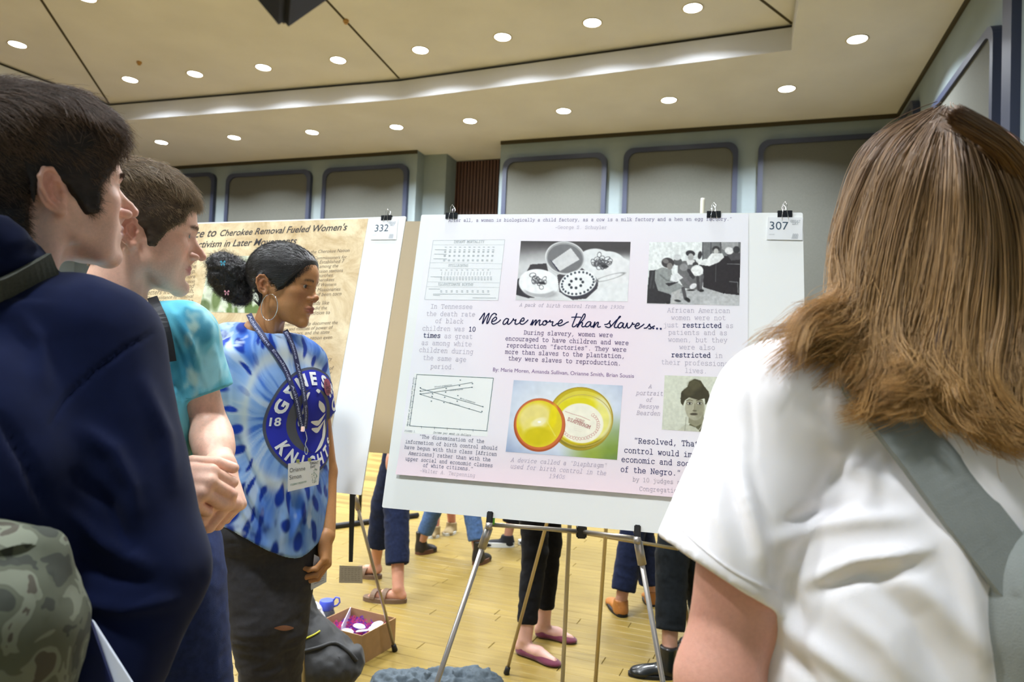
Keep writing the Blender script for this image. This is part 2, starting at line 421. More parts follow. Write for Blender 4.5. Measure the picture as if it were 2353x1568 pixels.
def hair_strands(name, parent, roots, paths_fn, m, rad, taper=.3):
    """roots (n,3); paths_fn(roots)-> (n,m,3)"""
    P = paths_fn(roots); n = len(P); k = P.shape[1]
    hc = bpy.data.hair_curves.new(name); hc.add_curves([k] * n)
    hc.attributes['position'].data.foreach_set('vector', P.astype(np.float32).ravel()) if 'position' in hc.attributes else hc.position_data.foreach_set('vector', P.astype(np.float32).ravel())
    a = hc.attributes.get('radius') or hc.attributes.new('radius', 'FLOAT', 'POINT')
    t = np.linspace(0, 1, k); rr = np.tile(rad * (1 - (1 - taper) * t), (n, 1)); a.data.foreach_set('value', rr.astype(np.float32).ravel())
    setmat(hc, m); o = link(bpy.data.objects.new(name, hc), parent)
    tag(o, kind='stuff')
    return o
def strand_path(root, nrm, flow, length, lift, k=6, rnd=None, curl=0.0):
    """bend each strand from its root towards flow"""
    n = len(root); t = np.linspace(0, 1, k)[None, :, None]
    d0 = nrm[:, None, :] * lift; d = flow[:, None, :]
    P = root[:, None, :] + length[:, None, None] * (d * t + d0 * (t * (1.6 - t)))
    if rnd is not None: P = P + rnd[:, None, :] * (t ** 1.5) * length[:, None, None]
    if curl:
        ph = np.random.RandomState(1).rand(n)[:, None] * 6.28; tt = np.linspace(0, 1, k)[None, :]
        P = P + curl * np.stack([np.sin(ph + tt * 9), np.cos(ph * 1.7 + tt * 8), np.sin(ph * 2.3 + tt * 7)], -1) * tt[..., None]
    return P
# ------------------------------------------------------------------ light and room
ZL, ZH = 5.2, 5.52
RO = np.array([5.43, 9.70]); RA = np.array([-.948, .319]); RA = RA / np.linalg.norm(RA); RB = np.array([-RA[1], RA[0]]); RB = RB if RB[1] < 0 else -RB
def rp(s, t, z): q = RO + RA * s + RB * t; return np.array([q[0], q[1], z])
def wall_hit(px, py, t=0.0, side=False):
    """where the view ray meets the back wall (or the right wall): (distance along wall, height)"""
    d = _f + _r * (px - CX) / F_PX - _u * (py - CY) / F_PX
    n = RA if side else RB; o = RO if side else RO + RB * t
    k = ((o - _C[:2]) @ n) / (d[:2] @ n); p = _C + d * k; q = p[:2] - RO
    return (q @ (RB if side else RA)), p[2]
LOW = [(371, 327), (538, 316), (717, 304), (911, 292), (1080, 278), (1295, 255), (1537, 230), (1808, 204), (1970, 90)]
HIGH = [(40, 102), (299, 183), (448, 170), (605, 155), (777, 138), (966, 115), (1155, 85), (1361, 52), (1592, 18), (198, -6)]
ORD = ['first', 'second', 'third', 'fourth', 'fifth', 'sixth', 'seventh', 'eighth', 'ninth', 'tenth']
def downlight(p, label, group, first=[None]):
    if first[0] is None:
        o = empty('downlight', p)
        MB().lathe([(.118, 0), (.122, -.006), (.104, -.008), (.100, .0)], n=32).build('trim_ring', mat('lamp_ring', lin((200, 190, 170)), .5), o, True)
        MB().lathe([(.1, -.003), (.05, -.004), (.0005, -.004)], n=32).build('diffuser', mat('lamp_glow', (1, 1, 1), .5, emit=(1, .98, .93), emit_s=14), o)
        first[0] = o
    else:
        o = first[0].copy(); COL.objects.link(o); o.location = p
        for ch in first[0].children:
            c = ch.copy(); COL.objects.link(c); c.parent = o
    tag(o, label, 'ceiling light', group); return o
def lamp(p, watts, size=.2, spread=130, col=(.89, .945, 1.0)):
    l = bpy.data.lights.new('lamp', 'AREA'); l.shape = 'DISK'; l.size = size; l.energy = watts; l.color = col; l.spread = math.radians(spread)
    o = bpy.data.objects.new('lamp', l); COL.objects.link(o); o.location = p; return o
def setup_light():
    w = bpy.data.worlds.new('world'); SC.world = w; w.use_nodes = True
    w.node_tree.nodes['Background'].inputs[0].default_value = (.8, .85, 1, 1); w.node_tree.nodes['Background'].inputs[1].default_value = .3
    SC.view_settings.exposure = 1.5
    for p in LOW: q = on_z(*p, ZL); lamp((q[0], q[1], ZL - .02), 34)
    for p in HIGH: q = on_z(*p, ZH); lamp((q[0], q[1], ZH - .02), 17, .25, 150)
    # the rest of the hall's downlights, over and behind the camera
    for i in range(3):
        for j in range(3):
            q = rp(3.0 + i * 3.2, 5.6 + j * 3.0, 0)
            lamp((q[0], q[1], ZH - .02), 56, .5, 160)
    # two unseen fill lights added behind the camera to brighten the boards
    for x, y, e in ((2.6, -3.0, 1250), (-.6, -3.6, 320)):
        o = lamp((x, y, 3.9), e, 1.6, 150, (.97, .985, 1.0)); o.rotation_euler = (Vector((-.3, 1.9, 1.2)) - Vector((x, y, 4.4))).to_track_quat('-Z', 'Y').to_euler()

def planks():
    """maple strip floor: rows of boards laid along the direction seen in the photograph"""
    fm = mat('maple', lin((226, 196, 122)), .38, spec=.5, build=floor_nodes)
    a = on_z(911, 1446, 0)[:2]; b = on_z(1142, 1495, 0)[:2]; d = (b - a) / np.linalg.norm(b - a)
    n = np.array([-d[1], d[0]]); n = n if n[1] > 0 else -n
    T = lambda u, v, z: np.array([*(d * u + n * v), z])
    root = MB()
    corners = [rp(-.3, -.3, -.03), rp(16.3, -1.2, -.03), rp(16.3, 14.3, -.03), rp(-.3, 14.3, -.03)]
    fl = root.add(corners, [(0, 1, 2, 3)]).build('floor', mat('subfloor', lin((120, 90, 50)), .7)); tag(fl, kind='structure')
    rnd = random.Random(3); W = .083; cell = []
    for r in range(-60, 120):
        u = -9 + rnd.random() * 1.2
        while u < 9:
            L = .55 + rnd.random() * 1.1; cell.append((r, u, L)); u += L
    c0 = on_z(1150, 1420, 0)[:2]
    def inside(u, v):
        p = d * u + n * v; q = p - RO; return -.2 < q @ RA < 16 and -.2 < q @ RB < 14
    cell = [c for c in cell if inside(c[1] + c[2] / 2, c[0] * W)]
    cell.sort(key=lambda c: np.linalg.norm(d * (c[1] + c[2] / 2) + n * (c[0] * W) - c0))
    rest = MB(); meshes = {}
    def tri(mb, u, L, v, z):
        g = .0012; e = .002
        x0, x1, y0, y1 = u + g, u + L - g, v - W / 2 + g, v + W / 2 - g
        vs = [T(x0, y0, -.02), T(x1, y0, -.02), T(x1, y1, -.02), T(x0, y1, -.02), T(x0, y0, z - e), T(x1, y0, z - e), T(x1, y1, z - e), T(x0, y1, z - e),
              T(x0 + e, y0 + e, z), T(x1 - e, y0 + e, z), T(x1 - e, y1 - e, z), T(x0 + e, y1 - e, z)]
        fs = [(8, 9, 10, 11)] + [(i, (i + 1) % 4, 4 + (i + 1) % 4, 4 + i) for i in range(4)] + [(4 + i, 4 + (i + 1) % 4, 8 + (i + 1) % 4, 8 + i) for i in range(4)]
        mb.add(vs, fs)
    for i, (r, u, L) in enumerate(cell):
        z = rnd.uniform(-.0006, 0)
        if i < 300:
            mb = MB(); tri(mb, u, L, r * W, z); o = mb.build('plank', fm, fl)
        else: tri(rest, u, L, r * W, z)
    tag(rest.build('plank_field', fm, fl), kind='stuff')
    return T
def floor_nodes(nt, p):
    L = nt.links; g = N(nt, 'ShaderNodeNewGeometry'); tc = N(nt, 'ShaderNodeTexCoord')
    mp = N(nt, 'ShaderNodeMapping'); mp.inputs['Rotation'].default_value = (0, 0, .30); L.new(tc.outputs['Object'], mp.inputs[0])
    mp2 = N(nt, 'ShaderNodeMapping'); mp2.inputs['Scale'].default_value = (2, 40, 2); L.new(mp.outputs[0], mp2.inputs[0])
    nz = N(nt, 'ShaderNodeTexNoise', Scale=1.0, Detail=5); L.new(mp2.outputs[0], nz.inputs['Vector'])
    cr = N(nt, 'ShaderNodeValToRGB'); e = cr.color_ramp.elements; e[0].color = (*lin((118, 95, 38)), 1); e[1].color = (*lin((162, 138, 70)), 1); e[0].position = .25; e[1].position = .7
    ad = N(nt, 'ShaderNodeMath', operation='MULTIPLY_ADD'); ad.inputs[1].default_value = .45; ad.inputs[2].default_value = .0; L.new(g.outputs['Random Per Island'], ad.inputs[0])
    a2 = N(nt, 'ShaderNodeMath', operation='MULTIPLY_ADD'); a2.inputs[1].default_value = .55; L.new(nz.outputs[0], a2.inputs[0]); L.new(ad.outputs[0], a2.inputs[2])
    L.new(a2.outputs[0], cr.inputs[0]); L.new(cr.outputs[0], p.inputs['Base Color'])

def rrect(w, h, r, n=6):
    P = []
    for cx, cy, a0 in ((w - r, h - r, 0), (r, h - r, 90), (r, r, 180), (w - r, r, 270)):
        for i in range(n + 1): a = math.radians(a0 + 90 * i / n); P.append((cx + r * math.cos(a), cy + r * math.sin(a)))
    return P
def wall_panel(parent, s0, s1, z0, z1, side=False, r=.16, tw=.075):
    """a fabric panel with a rounded blue frame, standing proud of the wall"""
    def T(q):
        a = s0 + q[0]; z = z0 + q[1]; o = .0 + q[2]
        return rp(a, o, z) if not side else rp(o, a, z)
    w, h = s1 - s0, z1 - z0
    P = rrect(w, h, r); I = [(x * (w - 2 * tw) / w + tw, y * (h - 2 * tw) / h + tw) for x, y in P]; m = MB(); n = len(P)
    m.prism(I, .0, .055, T); m.build('panel', mat('panel_fabric', lin((96, 97, 92)), .95, spec=.1, build=noise_mul(60, .93, 1.05)), parent)
    m = MB(); vs = []
    for z, Q in ((0, P), (.085, P), (.085, I), (.05, I)): vs += [T(np.array([x, y, z])) for x, y in Q]
    fs = [(k * n + i, k * n + (i + 1) % n, (k + 1) * n + (i + 1) % n, (k + 1) * n + i) for k in range(3) for i in range(n)]
    m.add(vs, fs).build('panel_frame', mat('navy_trim', lin((44, 51, 74)), .5), parent)

def room():
    wm = mat('wall_paint', lin((134, 146, 150)), .85, spec=.2, build=noise_mul(3, .96, 1.04))
    cm = mat('ceiling_plaster', lin((202, 204, 210)), .95, spec=.1, build=noise_mul(1.3, .95, 1.05, detail=8, bump=.3, bscale=120))
    dk = mat('shadow_gap', lin((58, 52, 36)), .9)
    th = .15
    def wall(name, pts, z0=0, z1=ZL + .5, m=wm):
        mb = MB(); n = len(pts)
        mb.prism(pts, z0, z1, lambda q: rp(q[0], q[1], q[2])); o = mb.build(name, m); tag(o, kind='structure'); return o
    wr = wall('wall_back', [(-.2, 0), (6.08, 0), (6.08, -.9), (-.2, -.9)])
    wl = wall('wall_back', [(7.75, -.16), (16.2, -.16), (16.2, -1.0), (7.75, -1.0)])
    wi = wall('wall_back', [(7.30, -.45), (7.75, -.45), (7.75, -1.0), (7.30, -1.0)])
    rb = wall('wall_back', [(6.08, -.95), (7.4, -.95), (7.4, -1.1), (6.08, -1.1)], m=mat('slat_dark', lin((40, 26, 22)), .6))
    for i in range(19):
        s = 6.10 + i * .065; mb = MB(); mb.prism([(s + .010, -.95), (s + .052, -.95), (s + .052, -.90), (s + .010, -.90)], .0, ZL - .02, lambda q: rp(q[0], q[1], q[2]))
        mb.build('slat', mat('slat_wood', lin((84, 58, 50)), .45), rb)
    for a, b, y0, y1, par in ((1160, 1397, 360, 800, wr), (1436, 1697, 337, 800, wr), (1743, 2046, 317, 800, wr), (748, 942, 384, 800, wl), (527, 720, 397, 800, wl), (300, 500, 404, 800, wl)):
        t = 0 if par is wr else -.16
        sa, z = wall_hit(b, y0, t); sb, _ = wall_hit(a, y0, t); z1 = wall_hit((a + b) / 2, y0, t)[1]
        if par is wl: 
            _wp = wall_panel; s_off = -.16
            g = len(bpy.data.objects)
            wall_panel(par, sa, sb, .9, z1)
            for o in par.children:
                if not o.get('_m'): o['_m'] = 1; o.location = Vector((*(-RB * .16 * -1 * -1), 0))
        else: wall_panel(par, sa, sb, .9, z1)
    for par in (wl,):
        for o in par.children: del o['_m']
    # far left panels hidden by the people still belong to the wall

    sd = wall('wall_right', [(0, -.2), (0, 14.2), (-.3, 14.2), (-.3, -.2)])
    t0, zt = wall_hit(2065, 300, side=True)
    for a, b, c in ((2060, 2116, 212), (2127, 2309, 28)):
        ta, _ = wall_hit(a, 300, side=True); tb, z = wall_hit(b, c, side=True); wall_panel(sd, max(ta, .1), tb, .9, z - .05, side=True)
    ta, _ = wall_hit(2322, 300, side=True); tb, _ = wall_hit(2344, 300, side=True)
    MB().prism([(0.0, ta), (.07, ta), (.07, tb), (0, tb)], 0, ZL - .05, lambda q: rp(q[0], q[1], q[2])).build('corner_trim', MATS['navy_trim'], sd)
    wall_panel(sd, tb + .9, tb + 3.2, .9, 4.6, side=True); wall_panel(sd, tb + 3.5, tb + 6, .9, 4.6, side=True)
    wall('wall_left', [(16, -1.2), (16.3, -1.2), (16.3, 14.2), (16, 14.2)])
    wall('wall_rear', [(-.3, 14), (16.3, 14), (16.3, 14.3), (-.3, 14.3)])
    # thin shadow line where wall meets ceiling
    # ceiling: lower ring with a polygonal raised tray
    A, B, C_ = on_z(250, 237, ZH)[:2], on_z(917, 180, ZH)[:2], on_z(1820, 54, ZH)[:2]
    Rt = C_ + RB * 12.5; Lf = A + (on_z(0, 142, ZH)[:2] - A) / np.linalg.norm(on_z(0, 142, ZH)[:2] - A) * 6.5; Lr = Rt + RA * 14.0
    tray = [A, B, C_, Rt, Lr, Lf]
    import bmesh
    outer = [rp(-.3, -1.1, 0)[:2], rp(-.3, 14.3, 0)[:2], rp(16.3, 14.3, 0)[:2], rp(16.3, -1.1, 0)[:2]]
    # lower ring built as quads between outer boundary and tray edge
    mb = MB(); z = ZL
    O = [outer[3], None, outer[0], outer[1], outer[2], None]
    om1 = (outer[3] + outer[0]) / 2; om2 = (outer[2] + outer[3]) / 2
    O = [outer[3], om1, outer[0], outer[1], outer[2], om2]
    n = 6; vs = [(*p, z) for p in tray] + [(*p, z) for p in O] + [(*p, z + .4) for p in O]
    mb.add(vs, [(i, (i + 1) % n, n + (i + 1) % n, n + i) for i in range(n)])
    ce = mb.build('ceiling', cm); tag(ce, kind='structure')
    mb = MB(); vs = [(*p, ZL) for p in tray] + [(*p, ZH - .045) for p in tray]
    mb.add(vs, [(i, (i + 1) % n, n + (i + 1) % n, n + i) for i in range(n)]).build('tray_side', cm, ce)
    cen = sum(tray) / n; big = [p + (p - cen) / np.linalg.norm(p - cen) * .06 for p in tray]
    mb = MB(); vs = [(*p, ZH - .045) for p in tray] + [(*p, ZH - .045) for p in big] + [(*p, ZH) for p in big]
    mb.add(vs, [(k * n + i, k * n + (i + 1) % n, (k + 1) * n + (i + 1) % n, (k + 1) * n + i) for k in range(2) for i in range(n)]).build('shadow_gap', dk, ce)
    up = MB(); up.add([(*p, ZH) for p in big] + [(*p, ZH + .1) for p in big], [tuple(range(n)), tuple(range(2 * n - 1, n - 1, -1))]).build('tray_panel', cm, ce)
    for p0, q in ((A, (95, 0)), (B, (750, 0)), (C_, (1750, 0))):
        e = on_z(*q, ZH)[:2]; dd = (e - p0) / np.linalg.norm(e - p0); nn = np.array([-dd[1], dd[0]]) * .016; L = 7.5 if p0 is not C_ else 6
        MB().prism([p0 + nn, p0 - nn, p0 + dd * L - nn, p0 + dd * L + nn], ZH - .004, ZH + .002).build('seam', dk, ce)
    # thin dark strips painted in for the shadow line along the wall tops
    for (s0, s1, t) in ((0, 6.08, .0), (7.75, 16, -.16)):
        MB().prism([(s0, t + .0), (s1, t), (s1, t + .03), (s0, t + .03)], ZL - .06, ZL, lambda q: rp(q[0], q[1], q[2])).build('shadow_strip_1' if t == 0 else 'shadow_strip_2', dk, wr if t == 0 else wl)
    MB().prism([(.0, 0), (.03, 0), (.03, 14), (0, 14)], ZL - .05, ZL, lambda q: rp(q[0], q[1], q[2])).build('shadow_strip_3', dk, sd)
    for i, p in enumerate(LOW[:8]):
        downlight(on_z(*p, ZL), f'round white downlight in the lower ceiling ring, {ORD[i]} from the left', 'downlights in the lower ceiling ring')
    downlight(on_z(*LOW[8], ZL), 'round white downlight alone near the right wall, above the long-haired viewer', 'downlights in the lower ceiling ring')
    for i, p in enumerate(sorted(HIGH[:9])):
        downlight(on_z(*p, ZH), f'round white downlight in the raised ceiling tray, {ORD[i]} from the left' if i else 'round white downlight beyond the seam at the far left of the raised ceiling', 'downlights in the raised ceiling tray')
    downlight(on_z(*HIGH[9], ZH), 'round white downlight cut by the top edge, set in from the row', 'downlights in the raised ceiling tray')
    for p, l in (((320, 142), 'small tan sprinkler head on ceiling above the leftmost lamps'), ((795, 46), 'small tan sprinkler head beside the middle ceiling seam')):
        q = on_z(*p, ZH); o = MB().lathe([(.001, -.05), (.02, -.05), (.022, -.03), (.035, -.028), (.035, 0)], n=16).build('sprinkler_head', mat('sprinkler', lin((170, 130, 70)), .4)); o.location = q
        tag(o, l, 'sprinkler', 'ceiling sprinklers')
# ------------------------------------------------------------------ typewriter lettering (single strokes with slab serifs)
_G = {  # strokes on a 6 x 10 grid, baseline 0, x-height 5.2; letters: lists of polylines
'a': "1,4.4 2,5.2 3.4,5.2 4.2,4.4 4.2,0 5,0|4.2,3 2,3 1,2.2 1,.9 2,0 3,0 4.2,1.2", 'b': ".4,7.6 1.3,7.6 1.3,0 .4,0|1.3,1.4 2.3,0 3.8,0 5,1.5 5,3.7 3.8,5.2 2.3,5.2 1.3,3.8",
'c': "4.8,5.2 4.8,3.9|4.8,4.2 3.6,5.2 2.3,5.2 1,3.8 1,1.4 2.3,0 3.6,0 4.9,1", 'd': "3.6,7.6 4.6,7.6 4.6,0 5.4,0|4.6,1.4 3.6,0 2.2,0 1,1.5 1,3.7 2.2,5.2 3.6,5.2 4.6,3.8",
'e': "1,2.7 5,2.7 4.8,4 3.7,5.2 2.3,5.2 1,3.8 1,1.4 2.3,0 3.7,0 4.9,.8", 'f': "1,0 4.2,0|2.4,0 2.4,6.4 3.2,7.6 4.8,7.5|1,5.2 4.6,5.2",
'g': "5.4,5.2 4.5,5.2 4.5,-1 3.6,-2.2 1.6,-2.2|4.5,3.8 3.5,5.2 2.2,5.2 1,3.8 1,1.8 2.2,.5 3.5,.5 4.5,1.8", 'h': ".4,7.6 1.3,7.6 1.3,0|.5,0 2.1,0|1.3,4 2.5,5.2 3.6,5.2 4.6,4.2 4.6,0|3.8,0 5.4,0",
'i': "1.2,5.2 3,5.2 3,0|1,0 5,0|3,7 3,7.5", 'j': "1.3,5.2 3.8,5.2 3.8,-1 3,-2.2 1.2,-2.2|3.8,7 3.8,7.5", 'k': ".5,7.6 1.4,7.6 1.4,0|.5,0 2,0|1.4,1.8 4.2,5.2|3.4,5.2 5,5.2|2.4,3 4.6,0|3.8,0 5.3,0",
'l': "1.2,7.6 3,7.6 3,0|1,0 5,0", 'm': ".2,5.2 .9,5.2 .9,0|.3,0 1.6,0|.9,4.2 1.7,5.2 2.4,5.2 3,4.4 3,0 3.6,0|3,4.2 3.9,5.2 4.6,5.2 5.2,4.4 5.2,0 5.8,0", 'n': ".4,5.2 1.3,5.2 1.3,0|.5,0 2.1,0|1.3,4 2.5,5.2 3.6,5.2 4.6,4.2 4.6,0|3.8,0 5.4,0",
'o': "2.3,0 1,1.4 1,3.8 2.3,5.2 3.7,5.2 5,3.8 5,1.4 3.7,0 2.3,0", 'p': ".4,5.2 1.3,5.2 1.3,-2.2|.4,-2.2 2.3,-2.2|1.3,3.8 2.3,5.2 3.8,5.2 5,3.7 5,1.5 3.8,0 2.3,0 1.3,1.4", 'q': "5.4,5.2 4.6,5.2 4.6,-2.2|3.6,-2.2 5.4,-2.2|4.6,3.8 3.6,5.2 2.2,5.2 1,3.7 1,1.5 2.2,0 3.6,0 4.6,1.4",
'r': ".8,5.2 2,5.2 2,0|.7,0 3.8,0|2,3.6 3.3,5.1 4.4,5.2 5,4.7", 's': "4.6,5.2 4.6,4.1|4.6,4.5 3.6,5.2 2.2,5.2 1.3,4.4 1.5,3.2 4.3,2.3 4.8,1.2 3.9,0 2.1,0 1.2,.8|1.2,1.3 1.2,0", 't': ".9,5.2 4.6,5.2|2.2,6.9 2.2,1 3,0 4.2,0 5,.7",
'u': ".4,5.2 1.3,5.2 1.3,1.1 2.3,0 3.4,0 4.6,1.2|3.7,5.2 4.6,5.2 4.6,0 5.4,0", 'v': ".3,5.2 2,5.2|1,5.2 3,0 5,5.2|4,5.2 5.7,5.2", 'w': ".2,5.2 1.8,5.2|.8,5.2 1.8,0 3,3.8 4.2,0 5.2,5.2|4.2,5.2 5.8,5.2", 'x': ".5,5.2 2,5.2|1.2,5.2 4.8,0|4,0 5.5,0|4.8,5.2 1.2,0|.5,0 2,0|4,5.2 5.5,5.2",
'y': ".3,5.2 1.8,5.2|1,5.2 3.1,.2|4.2,5.2 5.7,5.2|5,5.2 2.2,-2.2 .8,-2.2", 'z': "1,4.4 1,5.2 4.8,5.2 1,0 5,0 5,1",
'A': "0,0 1.8,0|.8,0 2.8,7 3.2,7 5.2,0|4.2,0 6,0|1.6,2.6 4.4,2.6", 'B': ".5,7 3.6,7 4.7,6 4.7,4.8 3.8,3.8 1.4,3.8|3.8,3.8 5.1,2.8 5.1,1 4,0 .5,0|1.4,7 1.4,0", 'C': "5,7 5,5.2|5,5.8 3.8,7 2.2,7 .9,5.4 .9,1.6 2.2,0 3.8,0 5.1,1.2", 'D': ".5,7 3.4,7 5.1,5.2 5.1,1.8 3.4,0 .5,0|1.4,7 1.4,0",
'E': ".5,7 5,7 5,5.4|.5,0 5.2,0 5.2,1.6|1.4,7 1.4,0|1.4,3.6 3.6,3.6|3.6,4.4 3.6,2.8", 'F': ".5,7 5.2,7 5.2,5.4|.5,0 3,0|1.4,7 1.4,0|1.4,3.5 3.6,3.5", 'G': "5,7 5,5.4|5,5.8 3.8,7 2.2,7 .8,5.4 .8,1.6 2.2,0 3.8,0 5,.8 5,3|3.3,3 5.6,3", 'H': ".3,7 2,7|4,7 5.7,7|.3,0 2,0|4,0 5.7,0|1.1,7 1.1,0|4.9,7 4.9,0|1.1,3.6 4.9,3.6",
'I': "1,7 5,7|3,7 3,0|1,0 5,0", 'J': "2.6,7 5.6,7|4.4,7 4.4,1.4 3.2,0 1.8,0 .7,1.2 .7,2.4", 'K': ".4,7 2.2,7|.4,0 2.2,0|1.3,7 1.3,0|1.3,2.8 4.6,7|3.8,7 5.4,7|2.3,4 4.7,0 5.6,0", 'L': ".5,7 3,7|1.6,7 1.6,0|.5,0 5.2,0 5.2,2", 'M': "0,7 1,7 3,2.6 5,7 6,7|.8,7 .8,0|0,0 1.8,0|5.2,7 5.2,0|4.2,0 6,0",
'N': ".2,7 1.2,7 4.8,0 4.8,7|3.8,7 5.8,7|1.2,7 1.2,0|.3,0 2.1,0", 'O': "2.2,0 .8,1.8 .8,5.2 2.2,7 3.8,7 5.2,5.2 5.2,1.8 3.8,0 2.2,0", 'P': ".5,7 3.8,7 5,5.9 5,4.3 3.8,3.2 1.4,3.2|1.4,7 1.4,0|.5,0 3,0", 'R': ".4,7 3.6,7 4.8,6 4.8,4.7 3.6,3.6 1.3,3.6|1.3,7 1.3,0|.4,0 2.2,0|3,3.6 4.8,0 5.7,0", 'S': "4.8,7 4.8,5.4|4.8,5.8 3.8,7 2.2,7 1,5.9 1.2,4.4 4.6,3 5,1.3 3.8,0 2.2,0 1,1.1|1,1.7 1,0",
'T': "3,7 3,0|1.8,0 4.2,0|.6,5.2 .6,7 5.4,7 5.4,5.2", 'U': ".3,7 2,7|4,7 5.7,7|1.1,7 1.1,1.7 2.3,0 3.7,0 4.9,1.7 4.9,7", 'V': "0,7 1.8,7|.8,7 3,0 5.2,7|4.2,7 6,7", 'W': "0,7 1.6,7|.7,7 1.7,0 3,5 4.3,0 5.3,7|4.4,7 6,7", 'Y': ".4,7 2,7|1.1,7 3,3.6 4.9,7|4,7 5.6,7|3,3.6 3,0|2,0 4,0",
'0': "2.3,0 1.1,1.8 1.1,5.4 2.3,7.2 3.7,7.2 4.9,5.4 4.9,1.8 3.7,0 2.3,0", '1': "1.4,6.2 3,7.2 3,0|1.3,0 4.8,0", '3': "1.2,6.6 2.2,7.2 3.6,7.2 4.5,6.2 4.5,4.8 3.6,3.9 2.6,3.9|3.6,3.9 4.9,2.8 4.9,1.2 3.8,0 2,0 1,.8", '4': "4,0 4,7.2 1,2.4 5,2.4|2.8,0 5,0", '9': "1.4,.3 2.4,0 4,1.2 4.8,3.6 4.8,5.6 3.8,7.2 2.3,7.2 1.2,6 1.2,4.4 2.2,3.3 3.6,3.3 4.7,4.6",
'.': "2.8,.1 3.2,.1 3.2,.5 2.8,.5 2.8,.1", ',': "3.3,.9 2.2,-1.5", '-': "1.2,2.8 4.8,2.8", '"': "2,7.4 1.8,5.4|4,7.4 3.8,5.4", '[': "4.2,8 2.6,8 2.6,-1.6 4.2,-1.6", ']': "1.8,8 3.4,8 3.4,-1.6 1.8,-1.6", ':': "3,4.2 3,4.7|3,.2 3,.7", ' ': ""}
_GL = {k: [np.array([list(map(float, q.split(','))) for q in pl.split()]) for pl in v.split('|') if pl] for k, v in _G.items()}

class Sheet:
    """a flat rectangle in space: plane point from pixel, 3D from (u,v)"""
    def __init__(s, c, yaw, lean, W, H, twist=0.0):
        a, l, k = map(math.radians, (yaw, lean, twist)); s.c = np.array(c, float); s.W, s.H = W, H
        ex = np.array([math.cos(a), math.sin(a), 0]); n = np.array([math.sin(a), -math.cos(a), 0]); up = np.array([0, 0, 1.]) * math.cos(l) - n * math.sin(l)
        s.ex = math.cos(k) * ex + math.sin(k) * up; s.up = -math.sin(k) * ex + math.cos(k) * up; s.n = np.cross(s.ex, s.up); s.off = 0.0
        s.curl = lambda u, v: 0.0
    def uv(s, px, py):
        d = _f + _r * (px - CX) / F_PX - _u * (py - CY) / F_PX
        o = s.c + s.n * s.off; k = ((o - _C) @ s.n) / (d @ s.n); p = _C + d * k - s.c
        return np.array([p @ s.ex, p @ s.up])
    def xyz(s, u, v, w=0.0): return s.c + s.ex * u + s.up * v + s.n * (s.off + w + s.curl(u, v))
class Ink:
    """strokes in sheet coordinates as thin flat ribbons"""
    def __init__(s, sh): s.sh = sh; s.m = MB()
    def seg(s, a, b, w, z=.0006):
        d = b - a; L = np.linalg.norm(d)
        if L < 1e-7: return
        d /= L; n = np.array([-d[1], d[0]]) * w / 2; e = d * w * .35
        q = [a - e + n, a - e - n, b + e - n, b + e + n]
        s.m.add([s.sh.xyz(*p, z) for p in q], [(0, 1, 2, 3)])
    def line(s, pts, w, z=.0006):
        for i in range(len(pts) - 1): s.seg(np.array(pts[i], float), np.array(pts[i + 1], float), w, z)
    def text(s, txt, p0, p1, weight=.62, slant=0.0, px=True, sub=None):
        a = s.sh.uv(*p0) if px else np.array(p0); b = s.sh.uv(*p1) if px else np.array(p1)
        d = b - a; L = np.linalg.norm(d); d /= L; n = np.array([-d[1], d[0]]); k = L / (len(txt) * 6.0)
        for i, ch in enumerate(txt):
            if sub is not None and not sub(i): continue
            for pl in _GL.get(ch, []):
                q = [a + d * ((i * 6 + x + slant * y) * k) + n * (y * k) for x, y in pl]; s.line(q, weight * k)
    def build(s, name, m, parent): return s.m.build(name, m, parent)
def ink(name, c): return mat('ink_' + name, lin(c), .6, spec=.2)
def font_text(txt, size, shear=0.0, bold=0.0, align='LEFT', xs=1.0):
    """outline lettering from the built-in font: list of verts (x,y), faces"""
    c = bpy.data.curves.new('t', 'FONT'); c.body = txt; c.size = size; c.shear = shear; c.offset = bold; c.align_x = align; c.resolution_u = 3
    o = bpy.data.objects.new('t', c); COL.objects.link(o); bpy.context.view_layer.update()
    me = bpy.data.meshes.new_from_object(o.evaluated_get(bpy.context.evaluated_depsgraph_get()))
    V = np.array([v.co[:2] for v in me.vertices]) if len(me.vertices) else np.zeros((0, 2)); F_ = [tuple(p.vertices) for p in me.polygons]
    bpy.data.objects.remove(o); bpy.data.curves.remove(c); bpy.data.meshes.remove(me)
    if len(V): V[:, 0] *= xs
    return V, F_
def sheet_font(mb, sh, txt, p0, p1, hpx=None, shear=0, bold=0, px=True, z=.0006):
    """fit text between two baseline points"""
    a = sh.uv(*p0) if px else np.array(p0, float); b = sh.uv(*p1) if px else np.array(p1, float); d = b - a; L = np.linalg.norm(d); d /= L; n = np.array([-d[1], d[0]])
    V, F_ = font_text(txt, 1.0, shear, bold)
    w = V[:, 0].max() - V[:, 0].min(); sx = L / w; V = V - [V[:, 0].min(), 0]; sy = sx if hpx is None else hpx
    mb.add([sh.xyz(*(a + d * x * sx + n * y * sy), z) for x, y in V], F_)

